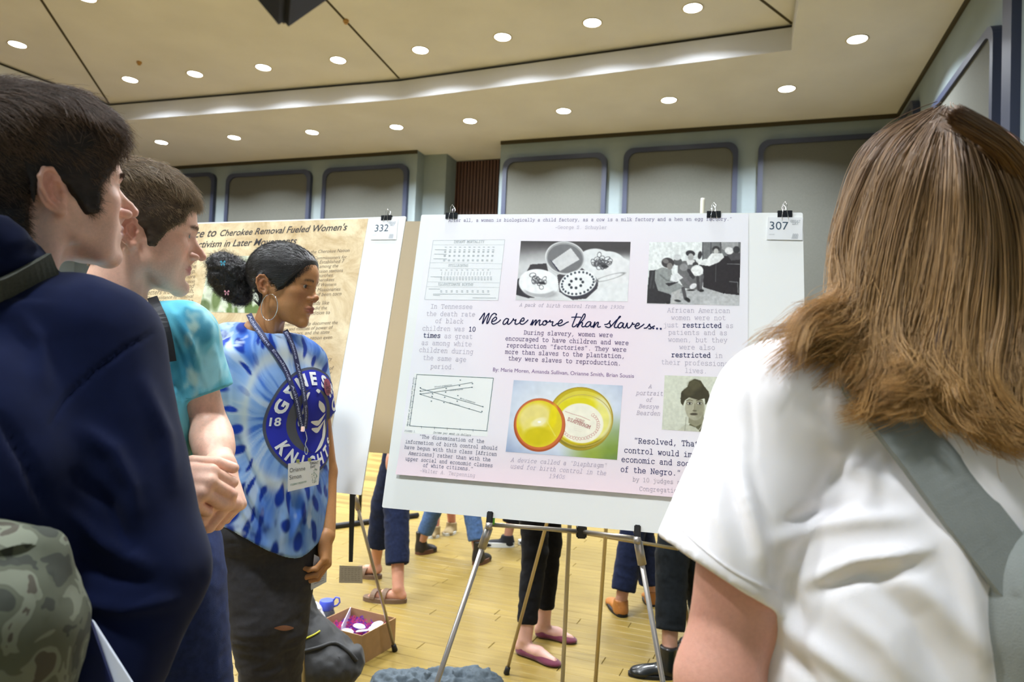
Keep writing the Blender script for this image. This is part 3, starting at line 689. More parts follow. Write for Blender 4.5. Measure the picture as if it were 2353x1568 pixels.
class Pic:
    """a printed photograph painted into a fine grid of coloured points; shapes are given in the pixel frame of one crop"""
    def __init__(s, sh, quad, off, k, nx, ny, base):
        s.sh, s.off, s.k = sh, off, k; s.nx, s.ny = nx, ny
        U, V = np.meshgrid(np.linspace(0, 1, nx), np.linspace(0, 1, ny)); q = [np.array(p, float) for p in quad]
        f = lambda i: (q[0][i] * (1 - U) + q[1][i] * U) * (1 - V) + (q[3][i] * (1 - U) + q[2][i] * U) * V
        s.X, s.Y, s.U, s.V = f(0), f(1), U, V; s.c = np.tile(np.array(base, float), (ny, nx, 1))
    def mix(s, w, col):
        w = np.clip(w, 0, 1)[..., None]; s.c = s.c * (1 - w) + np.array(col, float) * w; return s
    def ell(s, cx, cy, rx, ry, a, col, soft=3, w=1, ring=None):
        a = math.radians(a); x, y = s.X - cx, s.Y - cy; u = (x * math.cos(a) + y * math.sin(a)) / rx; v = (-x * math.sin(a) + y * math.cos(a)) / ry
        r = np.sqrt(u * u + v * v); m = min(rx, ry)
        if ring: return s.mix(w * np.clip((ring - np.abs(r - 1) * m) / soft + .5, 0, 1), col)
        return s.mix(w * np.clip((1 - r) * m / soft + .5, 0, 1), col)
    def poly(s, pts, col, soft=0, w=1):
        P = np.array(pts, float); ins = np.zeros(s.X.shape, bool); j = len(P) - 1
        for i in range(len(P)):
            c = ((P[i, 1] > s.Y) != (P[j, 1] > s.Y)) & (s.X < (P[j, 0] - P[i, 0]) * (s.Y - P[i, 1]) / (P[j, 1] - P[i, 1] + 1e-9) + P[i, 0]); ins ^= c; j = i
        return s.mix(ins * w, col)
    def line(s, pts, wd, col, w=1):
        D = np.full(s.X.shape, 1e9)
        for (x0, y0), (x1, y1) in zip(pts[:-1], pts[1:]):
            dx, dy = x1 - x0, y1 - y0; t = np.clip(((s.X - x0) * dx + (s.Y - y0) * dy) / (dx * dx + dy * dy + 1e-9), 0, 1)
            D = np.minimum(D, np.hypot(s.X - x0 - t * dx, s.Y - y0 - t * dy))
        return s.mix(w * np.clip((wd / 2 - D) / 2 + .5, 0, 1), col)
    def noise(s, f, amp, seed=1):
        n = vnoise(np.stack([s.X.ravel(), s.Y.ravel(), np.full(s.X.size, seed * 1.7)], 1), f, 2).reshape(s.X.shape); s.c = np.clip(s.c * (1 + amp * n[..., None]), 0, 255); return s
    def blur(s, n=1):
        for _ in range(n):
            c = s.c; c[1:-1, 1:-1] = (c[1:-1, 1:-1] * 4 + c[:-2, 1:-1] * 2 + c[2:, 1:-1] * 2 + c[1:-1, :-2] * 2 + c[1:-1, 2:] * 2) / 12
        return s
    def build(s, name, parent, z=.0005):
        ink_ = np.array([s.sh.uv(s.off[0] + x / s.k, s.off[1] + y / s.k) for x, y in ((s.X[0, 0], s.Y[0, 0]), (s.X[0, -1], s.Y[0, -1]), (s.X[-1, -1], s.Y[-1, -1]), (s.X[-1, 0], s.Y[-1, 0]))])
        U, V = s.U[..., None], s.V[..., None]; P = (ink_[0] * (1 - U) + ink_[1] * U) * (1 - V) + (ink_[3] * (1 - U) + ink_[2] * U) * V
        P = P.reshape(-1, 2); vs = np.array([s.sh.xyz(u, v, z) for u, v in P]); nx, ny = s.nx, s.ny
        i = (np.arange(ny - 1)[:, None] * nx + np.arange(nx - 1)[None, :]).ravel(); fs = np.stack([i, i + nx, i + nx + 1, i + 1], 1)
        c = np.clip(s.c, 0, 255).reshape(-1, 3) / 255; c = np.where(c <= .04045, c / 12.92, ((c + .055) / 1.055) ** 2.4)
        return mesh_np(name, vs, fs, mat('photo_print', rough=.45, spec=.3, build=attr_color), parent, False, c)
def print_sheet(sh, pts, mat_, name, parent, n=24, z=.0002):
    """paper: grid inside a quad given in uv"""
    q = [np.array(p, float) for p in pts]; V = []
    for j in range(n + 1):
        for i in range(n + 1):
            u, v = i / n, j / n; p = (q[0] * (1 - u) + q[1] * u) * (1 - v) + (q[3] * (1 - u) + q[2] * u) * v; V.append(sh.xyz(*p, z))
    k = n + 1; F_ = [(j * k + i, (j + 1) * k + i, (j + 1) * k + i + 1, j * k + i + 1) for j in range(n) for i in range(n)]
    return mesh_np(name, V, F_, mat_, parent, True)
def foam_board(sh, name, label, parts_mat=None, wavy=True):
    root = empty(name, sh.c - sh.up * sh.H / 2); tag(root, label, 'poster board')
    root_inv = Matrix.Translation(-Vector(root.location)); return root
def hang(o, root):
    """parent a world-space mesh to a root without moving it"""
    o.parent = root; o.matrix_parent_inverse = root.matrix_world.inverted() if root.matrix_world != Matrix.Identity(4) else Matrix.Translation(-root.location); return o
def slab(sh, name, m, parent, W=None, H=None, th=.005, w0=-.0052, c=(0, 0)):
    W = W or sh.W; H = H or sh.H; mb = MB(); P = [(x - W / 2 + c[0], y - H / 2 + c[1]) for x, y in rrect(W, H, .004, 2)]
    mb.prism(P, w0, w0 + th, lambda q: sh.xyz(q[0], q[1], q[2] - (sh.curl(q[0], q[1])))); return mb.build(name, m, parent)

def binder_clip(sh, u, v_top, label, w=.019, group=None, flip=False, sc=1.0):
    """black spring-steel body with two wire handles, gripping the board's top edge"""
    p0 = sh.xyz(u, v_top, -.0025); o = empty('binder_clip', p0)
    R = np.stack([sh.ex, sh.n, sh.up], 1)
    m = MB(); t = .0008; w2 = w / 2 * sc; d = .0095 * sc; h = .0055 * sc
    prof = [(h * .55, -d), (h, .003), (-h, .003), (-h * .55, -d)]
    inn = [(h * .55 - t, -d), (h - t, .003 - t), (-h + t, .003 - t), (-h * .55 + t, -d)]
    n = 4; vs = []
    for x in (-w2, w2): vs += [R @ np.array([x, a, b]) for a, b in prof] + [R @ np.array([x, a, b]) for a, b in inn]
    fs = [(i, i + 1, 9 + i, 8 + i) for i in range(3)] + [(4 + i, 12 + i, 13 + i, 5 + i) for i in range(3)] + [(i, 4 + i, 5 + i, i + 1) for i in range(3)] + [(8 + i, 9 + i, 13 + i, 12 + i) for i in range(3)] + [(0, 8, 12, 4), (3, 7, 15, 11)]
    m.add(vs, fs).build('clip_body', mat('clip_black', lin((22, 24, 30)), .35), o)
    for s_ in (1, -1):
        a = (-1 if s_ < 0 else 1); pts = []
        up = s_ > 0 or flip
        base = [(-.0055, -d * .95), (-.0042, -.004), (-.0022, .008), (-.0036, .013), (0, .0185), (.0036, .013), (.0022, .008), (.0042, -.004), (.0055, -d * .95)]
        for x, z in base: pts.append(R @ np.array([x * sc, a * (h * .75 + .0009 + (.0012 if z < 0 else .0) + (.002 * max(z, 0) / .018)), z * sc if z < 0 else z * sc]))
        MB().tube(pts, .0006 * sc, 6).build('clip_handle', mat('chrome', (.75, .75, .75), .15, 1), o, True)
    tag(o, label, 'binder clip', group or 'binder clips on the poster boards'); return o

def number_tag(sh, quad_px, txt, txt_px, parent, sm):
    q = [sh.uv(*p) for p in quad_px]; z = .0018
    m = MB(); m.add([sh.xyz(*p, z) for p in q] + [sh.xyz(*p, .0004) for p in q], [(0, 3, 2, 1), (0, 1, 5, 4), (1, 2, 6, 5), (2, 3, 7, 6), (3, 0, 4, 7)])
    t = m.build('number_tag', mat('tag_card', lin((238, 240, 242)), .25, coat=.6), parent)
    mb = MB(); sheet_font(mb, sh, txt, *txt_px, z=z + .0003); mb.build('lettering', ink('num', (70, 88, 104)), t)
    i = Ink(sh); a, b, c, d = q
    L = lambda s_, t_: (a * (1 - s_) + b * s_) * (1 - t_) + (d * (1 - s_) + c * s_) * t_
    i.text('GREAT', L(.64, .22), L(.93, .22), px=False, weight=.7); i.text('DAY', L(.70, .33), L(.88, .33), px=False, weight=.7)
    i.text('REPORT', L(.06, .80), L(.22, .80), px=False, weight=.5)
    for k in range(9): i.line([L(.70 + .02 * k, .95), L(.74 + .018 * k, .72 + .02 * (k % 3))], .0006, z=.0005)
    o = i.m; o.v = [tuple(np.array(v) + sh.n * (z)) for v in o.v]; tag(i.build('small_print', ink('tagsmall', (150, 158, 165)), t), kind='stuff')

def easel(name, label, apex, feet, shelf, sh=None, col=(178, 174, 168), r=.0062, clips=True, green=False, bars=True):
    """tripod easel: two front legs, a rear leg, cross bars and board holders. feet: left, right, rear; shelf: points on the legs at board height"""
    o = empty(name, (0, 0, 0)); tag(o, label, 'easel')
    am = mat('easel_metal_%d' % col[0], lin(col), .35, .75); bk = mat('black_rubber', lin((24, 24, 26)), .6)
    ap = np.array(apex); names = ('leg', 'leg', 'leg')
    tops = []
    for i, ft in enumerate(feet):
        ft = np.array(ft, float); d = (ap - ft) / np.linalg.norm(ap - ft); tp = ap if i < 2 else ap
        sp = np.array(shelf[i]) if shelf[i] is not None else None
        lg = MB()
        if sp is not None:
            k = .06; lg.tube([ft + (sp - ft) / np.linalg.norm(sp - ft) * .03, sp], r * .82, 12); lg.tube([sp, ap], r * .82, 12)
        else: lg.tube([ft + d * .03, ap], r * .82, 12)
        L = lg.build('leg', am, o, True)
        dd = ((sp if sp is not None else ap) - ft); dd /= np.linalg.norm(dd)
        MB().tube([ft, ft + dd * .004, ft + dd * .034, ft + dd * .036], [r * 1.0, r * 1.5, r * 1.25, r * .9], 12).build('rubber_foot', bk, L, True)
        if sp is not None and bars: MB().tube([sp - dd * .065, sp - dd * .012, sp - dd * .010, sp + dd * .0], [r * 1.35, r * 1.35, r * 1.0, r * .98], 12).build('collar', am, L, True)
        if sp is not None and clips and sh is not None:
            R = np.stack([sh.ex, sh.n, sh.up], 1)
            h = MB().box(sp + sh.n * .006 + sh.up * .010, (.0075, .011, .017), R, bevel=.002); h.build('board_holder', bk, L)
            MB().tube([sp + sh.n * .012 - sh.up * .016, sp + sh.n * .012 + sh.up * .0], .0085, 12).build('knob', am, L, True)
    MB().box(ap, (.022, .018, .02), bevel=.004).build('hinge_block', bk, o)
    return o, am, bk
# ------------------------------------------------------------------ people: shared pieces
SCALP = [(.090, .060), (.066, .046), (.056, .024), (.040, .012), (.028, -.004), (.012, -.034), (-.002, -.036), (-.010, -.006), (-.036, .012), (-.048, -.012), (-.052, -.050), (-.062, -.082), (-.14, -.088), (-.2, .0), (-.2, .2), (.2, .2), (.2, .075)]
def poly_sd(y, z, P):
    """signed distance (negative inside) to polygon, any array shape"""
    P = np.array(P, float); d = np.full(np.broadcast(y, z).shape, 1e9); ins = np.zeros(d.shape, bool); j = len(P) - 1
    for i in range(len(P)):
        a, b = P[j], P[i]; e = b - a; t = np.clip(((y - a[0]) * e[0] + (z - a[1]) * e[1]) / (e @ e), 0, 1); d = np.minimum(d, np.hypot(y - a[0] - t * e[0], z - a[1] - t * e[1]))
        ins ^= ((P[i, 1] > z) != (P[j, 1] > z)) & (y < (P[j, 0] - P[i, 0]) * (z - P[i, 1]) / (P[j, 1] - P[i, 1] + 1e-12) + P[i, 0]); j = i
    return np.where(ins, -d, d)
def hair_cap(p, thick, poly=SCALP, xlim=.079, noise=None, soft=.004):
    """hair volume: the head surface pushed out inside the scalp outline"""
    s = p['_sdf']; Y, Z = s.ax[1][:, None], s.ax[2][None, :]
    sd = poly_sd(Y, Z, poly); M = sstep(soft, -soft, sd)
    th = (thick(Y, Z) * M - .004 * (1 - M)).astype(np.float32)[None]
    X = s.ax[0][:, None, None]
    q = SDF.__new__(SDF); q.lo, q.vox, q.n, q.ax = s.lo, s.vox, s.n, s.ax
    q.d = s.d - th + np.maximum(np.abs(X) - xlim, 0).astype(np.float32) * 1.2
    q.d = q.d[::2, ::2, ::2].copy(); q.vox = s.vox * 2; q.ax = [a[::2] for a in s.ax]; q.n = np.array(q.d.shape)
    v, f = q.mesh()
    if noise:
        n = vnormals(v, f); v = v + n * (noise * vnoise(v * np.array([1.6, .7, 1]), 90, 3))[:, None]
    return v, f
def hair_mat(name, root, tip, rough=.45, spread=.25):
    def b(nt, p):
        L = nt.links; h = N(nt, 'ShaderNodeHairInfo'); cr = N(nt, 'ShaderNodeValToRGB'); e = cr.color_ramp.elements; e[0].color = (*root, 1); e[1].color = (*tip, 1); L.new(h.outputs['Intercept'], cr.inputs[0])
        mr = N(nt, 'ShaderNodeMapRange'); mr.inputs[3].default_value = 1 - spread; mr.inputs[4].default_value = 1 + spread; L.new(h.outputs['Random'], mr.inputs[0])
        mx = N(nt, 'ShaderNodeMix', data_type='RGBA', blend_type='MULTIPLY'); mx.inputs[0].default_value = 1; L.new(cr.outputs[0], mx.inputs[6]); L.new(mr.outputs[0], mx.inputs[7]); L.new(mx.outputs[2], p.inputs['Base Color'])
    return mat(name, root, rough, spec=.4, build=b)
def cap_mat(name, c, bump=.6): return mat(name, c, .55, spec=.3, build=noise_mul(60, .6, 1.3, detail=6, bump=bump, bscale=260, stretch=(1, .35, 1)))
def pick(v, f, n, w, seed=1):
    """random roots on a surface with weights per vertex"""
    r = np.random.RandomState(seed); pw = np.clip(w, 0, None); i = r.choice(len(v), n, p=pw / pw.sum()); return i
def hand(s, wrist, fwd, back, thumb_side, sc=1.0, curl=(30, 35, 20), curls=None, spread=4.0, thumb=(25, 25, 20), thumb_dir=None, k=.004, tails=None):
    """hand skeleton added to a field: wrist point, direction of the fingers, outward normal of the back, side of the thumb (+1/-1 along fwd x back)"""
    F_ = np.array(fwd, float); F_ /= np.linalg.norm(F_); B = np.array(back, float); B -= F_ * (B @ F_); B /= np.linalg.norm(B); S = np.cross(F_, B) * thumb_side
    W = np.array(wrist, float); L = lambda x, y, z: W + (S * x + F_ * y + B * z) * sc
    kn = [(.026, .086, .004), (.008, .091, .007), (-.010, .087, .006), (-.026, .078, .002)]
    ln = [(.043, .026, .020), (.047, .030, .021), (.043, .028, .020), (.034, .021, .018)]; rd = [.0092, .0094, .0088, .0078]
    for i in range(4):
        b0 = L((.017, .006, -.004, -.015)[i], .010, 0); s.cone(b0, L(*kn[i]), .0135 * sc, (.0118, .0118, .0112, .0105)[i] * sc, k=.010 * sc)
    s.ell(L(.0, .048, -.008), (.030 * sc, .036 * sc, .013 * sc), k=.012 * sc, R=np.stack([S, F_, B], 1)); s.ell(L(.024, .034, -.010), (.014 * sc, .026 * sc, .014 * sc), k=.012 * sc, R=np.stack([S, F_, B], 1))
    s.ell(L(-.022, .035, -.008), (.011 * sc, .028 * sc, .012 * sc), k=.010 * sc, R=np.stack([S, F_, B], 1))
    info = []
    for i in range(4):
        c = curls[i] if curls else curl; p = L(*kn[i]); a = 0; pts = [p]; sp = math.radians((1.5 - i) * spread)
        for j in range(3):
            a += math.radians(c[j]); d = F_ * math.cos(a) * math.cos(sp) + S * math.sin(sp) * math.cos(a) - B * math.sin(a); p = p + d * ln[i][j] * sc; pts.append(p)
        r0 = rd[i] * sc; s.chain(pts, [r0 * 1.05, r0, r0 * .92, r0 * .80], k=k, kk=.0015); info.append((pts, d, B * math.cos(a) + F_ * math.sin(a), r0))
        for q in pts[1:3]: s.sph(q + (B * math.cos(a * .5) + F_ * math.sin(a * .5)) * r0 * .18, r0 * .95, k=.002)
    td = np.array(thumb_dir, float) if thumb_dir is not None else np.array([.75, .62, -.30]); td /= np.linalg.norm(td); p = L(.020, .016, -.006); pts = [p]
    ax = td; a = 0; fl = np.array([-.35, .55, -.75]); fl -= td * (fl @ td); fl /= np.linalg.norm(fl)
    for j, l_ in enumerate((.040, .034, .027)):
        if j: a += math.radians(thumb[j])
        d = td * math.cos(a) + fl * math.sin(a); dw = S * d[0] + F_ * d[1] + B * d[2]; p = p + dw * l_ * sc; pts.append(p)
    s.chain(pts, [.0135 * sc, .0115 * sc, .0105 * sc, .0088 * sc], k=.007, kk=.002); info.append((pts, dw, None, .0088 * sc))
    return info
def skin_cols(v, base, amp=.06, red=None, redpts=(), rr=.012):
    c = np.tile(np.array(base), (len(v), 1)) * (1 + amp * vnoise(v, 45, 3)[:, None])
    for q in redpts:
        w = np.exp(-(np.linalg.norm(v - np.array(q), axis=1) / rr) ** 2)[:, None] * .5; c = c * (1 - w) + c * np.array([1.02, .78, .72]) * w
    return c
def skin_mat():
    return mat('skin', rough=.46, spec=.45, sss=.12, build=noise_mul(260, .95, 1.04, use_attr=True, bump=.12, bscale=700))
def cloth_mat(name, col=None, rough=.92, sheen=.05, bump=.25, use_attr=False, sc=14, lo=.9, hi=1.08):
    return mat(name, col or (.5, .5, .5), rough, spec=.15, sheen=sheen, build=noise_mul(sc, lo, hi, use_attr=use_attr, bump=bump, bscale=900))
def wrinkle(v, n, amp, freq=14, stretch=(1, 1, 1), seed=0, oct=3, ridge=True):
    w = vnoise(v * np.array(stretch), freq, oct, seed); w = (1 - np.abs(w) * 2.2) if ridge else w
    return v + n * (amp * w)[:, None]
def place_head(p, eye_px, depth, R, s_, side=1):
    e = R @ (np.array([side * .0315, .0762, -.001]) * s_); return at(*eye_px, depth) - e
def person_root(xy, label):
    o = empty('person', (xy[0], xy[1], 0)); tag(o, label, 'person'); return o
def world_child(o, root):
    o.parent = root; o.matrix_parent_inverse = Matrix.Translation(-Vector(root.location)); return o
def head_world(p, R, T, s_, vox=.0018):
    v, f, c = head_mesh(p, vox); return (v * s_) @ R.T + T, f, c, v
def strands_world(name, P, R, T, s_, m, rad, parent, taper=.3):
    P = (P * s_) @ R.T + T
    o = hair_strands(name, parent, None, lambda r: P, m, rad, taper); return o
def crease_lines(lst, depth): return [([at(x, y, depth) for x, y in pts], w, h) for pts, w, h in lst]
def shoe(name, mb_mat, toe, heel, z0, parent, w=.045, h=.06, sole=None, ankle=None, kind='flat', vox=.004):
    """shoe as a field from heel to toe; returns object"""
    t = np.array([*toe, z0]); hl = np.array([*heel, z0]); d = (t - hl); L = np.linalg.norm(d); d /= L; sd = np.array([-d[1], d[0], 0]); up = np.array([0, 0, 1.])
    lo = np.minimum(t, hl) - .08; hi = np.maximum(t, hl) + .08; lo[2] = z0 - .002; hi[2] = z0 + max(h, .2) + .05
    s = SDF(lo, hi, vox); R = np.stack([sd, d, up], 1)
    P = lambda x, y, z: hl + sd * x + d * y + up * z
    s.ell(P(0, L * .18, h * .42), (w * .36 / .5 * .5, L * .20, h * .46), k=.01, R=R); s.ell(P(0, L * .45, h * .30), (w * .42, L * .34, h * .34), k=.02, R=R)
    s.ell(P(0, L * .76, h * .20), (w * .52, L * .24, h * .30), k=.02, R=R); s.ell(P(0, L * .15, h * .25), (w * .42, L * .17, h * .3), k=.01, R=R)
    if kind in ('boot', 'sneaker'): s.cone(P(0, L * .22, h * .5), P(0, L * .20, h * (1.45 if kind == 'boot' else .95)), w * .43, w * .47, k=.03)
    if kind == 'flat': s.ell(P(0, L * .36, h * .62), (w * .36, L * .30, h * .40), k=.006, R=R, mode='cut')
    s.half((0, 0, z0 + .004), (0, 0, -1)); 
    if kind in ('boot', 'sneaker'): s.half((0, 0, z0 + h * (1.55 if kind == 'boot' else 1.1)), (0, 0, 1)); 
    v, f = s.mesh(.02); o = mesh_np(name, v, f, mb_mat, None)
    world_child(o, parent)
    if sole is not None:
        mb = MB(); pr = []
        for i in range(28):
            a = 2 * math.pi * i / 28; yy = .5 - .5 * math.cos(a); ww = w * (.44 + .10 * math.sin(math.pi * yy * .9 + .5) - .0 ) * abs(math.sin(a)) ** .6 * (1 if math.sin(a) > 0 else -1); pr.append((ww, -.006 + (L + .012) * yy))
        mb.prism(pr, 0.0, sole[1], lambda q: P(q[0], q[1], q[2])); so = mb.build('sole', sole[0], None, True, 40); world_child(so, parent); so.parent = o; so.matrix_parent_inverse = Matrix.Identity(4)
        so.matrix_parent_inverse = Matrix.Translation(-Vector(parent.location)) @ Matrix.Identity(4) if False else Matrix.Identity(4)
    return o

def shared_mats():
    mat('dark_shoe', lin((30, 30, 34)), .6); mat('sole_black', lin((20, 20, 20)), .7); mat('white_paper', lin((226, 232, 246)), .6); mat('silver', (.86, .86, .88), .12, 1)
    cloth_mat('navy_denim', lin((36, 48, 88)), bump=.4, lo=.8, hi=1.2, sc=70); mat('foam_white', lin((240, 242, 240)), .55, spec=.3)

def trim(s, p, d, r, inner, depth=.05):
    """square off a sleeve at p (d points out of the sleeve) and hollow its mouth"""
    p = np.array(p, float); d = np.array(d, float); c = p + d * r * .95
    def fn(X, Y, Z): return np.maximum(-((X - p[0]) * d[0] + (Y - p[1]) * d[1] + (Z - p[2]) * d[2]), np.sqrt((X - c[0]) ** 2 + (Y - c[1]) ** 2 + (Z - c[2]) ** 2) - r * 1.75)
    s.op(fn, c - r * 1.8, c + r * 1.8, .002, 'cut'); s.cone(p - d * depth, p + d * .03, inner * .9, inner, k=.002, mode='cut')
def poster_307():
    sh = Sheet((.203, 1.73, 1.362), -12.48, 12.81, 1.016, .813, -.11)
    root = empty('poster_board', sh.c - sh.up * sh.H / 2); tag(root, 'white poster board numbered 307 on a tripod easel, headed We are more than slaves', 'poster board')
    objs = []
    B = lambda o: hang(o, root)
    wb = mat('foam_white', lin((240, 242, 240)), .55, spec=.3)
    B(slab(sh, 'foam_board', wb, None))
    sh.off = .0006
    uvb = sh.uv(909, 1091); uvt = sh.uv(990, 497); u0 = (uvb[0] + uvt[0]) / 2; v0 = uvb[1]; u1 = sh.uv(1719, 700)[0]; v1 = sh.H / 2 - .004
    sh.curl = lambda u, v: .007 * max(0, (v0 + .085 - v) / .085) ** 2.4 * (1 if v < v0 + .085 else 0)
    def paper(nt, p):
        L = nt.links; tc = N(nt, 'ShaderNodeTexCoord')
        def blob(c, sx, sz):
            mp = N(nt, 'ShaderNodeMapping', vector_type='TEXTURE'); mp.inputs['Location'].default_value = c; mp.inputs['Scale'].default_value = (sx, 1.2, sz); L.new(tc.outputs['Object'], mp.inputs[0])
            g = N(nt, 'ShaderNodeTexGradient', gradient_type='SPHERICAL'); L.new(mp.outputs[0], g.inputs[0]); return g.outputs['Fac']
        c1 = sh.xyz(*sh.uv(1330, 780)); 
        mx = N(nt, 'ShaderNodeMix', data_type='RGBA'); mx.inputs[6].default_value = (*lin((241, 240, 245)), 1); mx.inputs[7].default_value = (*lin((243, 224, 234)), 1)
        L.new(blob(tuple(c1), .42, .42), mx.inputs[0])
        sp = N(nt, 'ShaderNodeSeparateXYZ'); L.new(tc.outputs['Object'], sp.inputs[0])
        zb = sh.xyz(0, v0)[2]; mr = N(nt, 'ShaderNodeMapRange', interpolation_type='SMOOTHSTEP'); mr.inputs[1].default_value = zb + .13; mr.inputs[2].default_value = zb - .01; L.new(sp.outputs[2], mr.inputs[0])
        m2 = N(nt, 'ShaderNodeMix', data_type='RGBA'); m2.inputs[7].default_value = (*lin((222, 202, 208)), 1); L.new(mr.outputs[0], m2.inputs[0]); L.new(mx.outputs[2], m2.inputs[6]); L.new(m2.outputs[2], p.inputs['Base Color'])  # mauve fade at the lower edge: curl shading put into the paper colour
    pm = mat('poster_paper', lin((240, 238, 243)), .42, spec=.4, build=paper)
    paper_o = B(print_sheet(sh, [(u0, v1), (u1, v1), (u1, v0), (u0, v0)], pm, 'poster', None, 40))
    def sub(o): o.parent = paper_o; return o
    n_ = lambda *c: ink('_'.join(map(str, c)), c)
    DK, MD, LT, BL, PL = (40, 42, 92), (92, 72, 120), (178, 172, 190), (28, 38, 92), (128, 98, 145)
    G = {}
    def T(txt, a, b, col, w=.62, sl=0, sub_=None):
        k = (col,); G.setdefault(k, Ink(sh)).text(txt, a, b, w, sl, sub=sub_)
    LG = (186, 180, 196)
    T('"After all, a woman is biologically a child factory, as a cow is a milk factory and a hen an egg factory."', (1025, 510), (1683, 507), (120, 112, 150), .8)
    T('-George S. Schuyler', (1275, 526), (1395, 526.5), LT, .6)
    for t, a, b in (('In Tennessee', (989, 709), (1086, 710)), ('the death rate', (979, 726), (1092, 727.5)), ('of black', (999.5, 742.5), (1065, 743.7)), ('as among white', (968, 792.7), (1084, 796.5)), ('children during', (962.5, 809), (1087.5, 814)), ('the same age', (971.4, 827), (1071.4, 831.7)), ('period.', (988.8, 847), (1045.4, 848.8)),
                    ('African American', (1533, 718), (1678, 719.5)), ('women were not', (1542, 735.3), (1668, 735.8)), ('patients and as', (1535.6, 769), (1671.6, 770.5)), ('women, but they', (1535, 785.8), (1671.6, 787.3)), ('were also', (1560.6, 803), (1643.3, 804.2)), ('their professional', (1519, 837.3), (1683.6, 842)), ('lives.', (1573.4, 856.5), (1625.4, 858.3))):
        T(t, a, b, LG, .62)
    for t, a, b, rng in (('children was 10', (970, 759.5), (1093, 762), range(13, 15)), ('times as great', (972, 775.6), (1086, 779), range(0, 5)), ('just restricted as', (1524, 752), (1685.6, 753.7), range(5, 15)), ('restricted in', (1542.5, 820.8), (1660.6, 822.6), range(0, 10))):
        T(t, a, b, LG, .62, 0, lambda i, r=rng: i not in r); T(t, a, b, BL, 1.05, 0, lambda i, r=rng: i in r)
    for t, a, b in (('During slavery, women were', (1203.2, 768.8), (1408.4, 775.1)), ('encouraged to have children and were', (1160.8, 782.4), (1444.8, 793.3)), ('reproduction "factories". They were', (1163.6, 798), (1439.6, 808.6)), ('more than slaves to the plantation,', (1160.4, 813), (1436.1, 823.5)), ('they were slaves to reproduction.', (1167.5, 828), (1427.5, 840.1))):
        T(t, a, b, MD, .85)
    for t, a, b in (('A pack of birth control from the 1930s', (1193.3, 704.3), (1434.2, 710)), ('A device called a "Diaphragm"', (1173.4, 1061.4), (1394, 1075)), ('used for birth control in the', (1172, 1076), (1393, 1092.6)), ('1940s', (1260.7, 1099), (1298.4, 1100.7)), ('A', (1489.7, 892.3), (1497, 892.6)), ('portrait', (1461, 907.6), (1523.4, 909.4)), ('of', (1483.8, 923), (1498.6, 923.7)), ('Bessye', (1467.3, 938), (1514, 940)), ('Bearden', (1461.6, 953.5), (1517, 955.3))):
        T(t, a, b, (172, 162, 182), .62, .24)
    for t, a, b in (('"The dissemination of the', (963, 1007), (1112.7, 1018.6)), ('information of birth control should', (931, 1018.6), (1142.8, 1034.4)), ('have begun with this class [African', (929, 1031.3), (1141.5, 1048)), ('Americans] rather than with the', (938.7, 1045.4), (1127.4, 1060.7)), ('upper social and economic classes', (931.8, 1058), (1132.6, 1074.2)), ('of white citizens."', (972.3, 1073.4), (1088, 1082.3))):
        T(t, a, b, (78, 84, 112), .8)
    T('-Walter A. Terpenning', (965.5, 1085.4), (1093, 1097.7), (165, 155, 168), .62)
    for t, a, b in (('"Resolved, That', (1456.5, 1018.6), (1606.3, 1026.7)), ('control would improve', (1433.6, 1040.3), (1641, 1054.5)), ('economic and social', (1427.2, 1061.5), (1615, 1074)), ('of the Negro."', (1425.4, 1084.4), (1565, 1093.9))):
        T(t, a, b, DK, .85)
    T('by 10 judges at', (1453.5, 1106.6), (1571.4, 1114.3), (150, 142, 156), .65); T('Congregation', (1468.8, 1128.3), (1564.2, 1133.4), (150, 142, 156), .65)
    T('FIGURE 1.', (929.7, 992.5), (956.5, 994.3), (110, 120, 130), .8); T('Income per week in dollars', (994.8, 996), (1082, 1002.8), (100, 110, 120), .8, .25)
    for k, g in G.items(): tag(sub(g.build('lettering', n_(*k[0]), None)), kind='stuff')
    mb = MB(); sheet_font(mb, sh, 'By: Marie Moren, Amanda Sullivan, Orianne Smith, Brian Sousis', (1132.5, 853.5), (1456.2, 868.8)); sub(mb.build('lettering', n_(*PL), None))
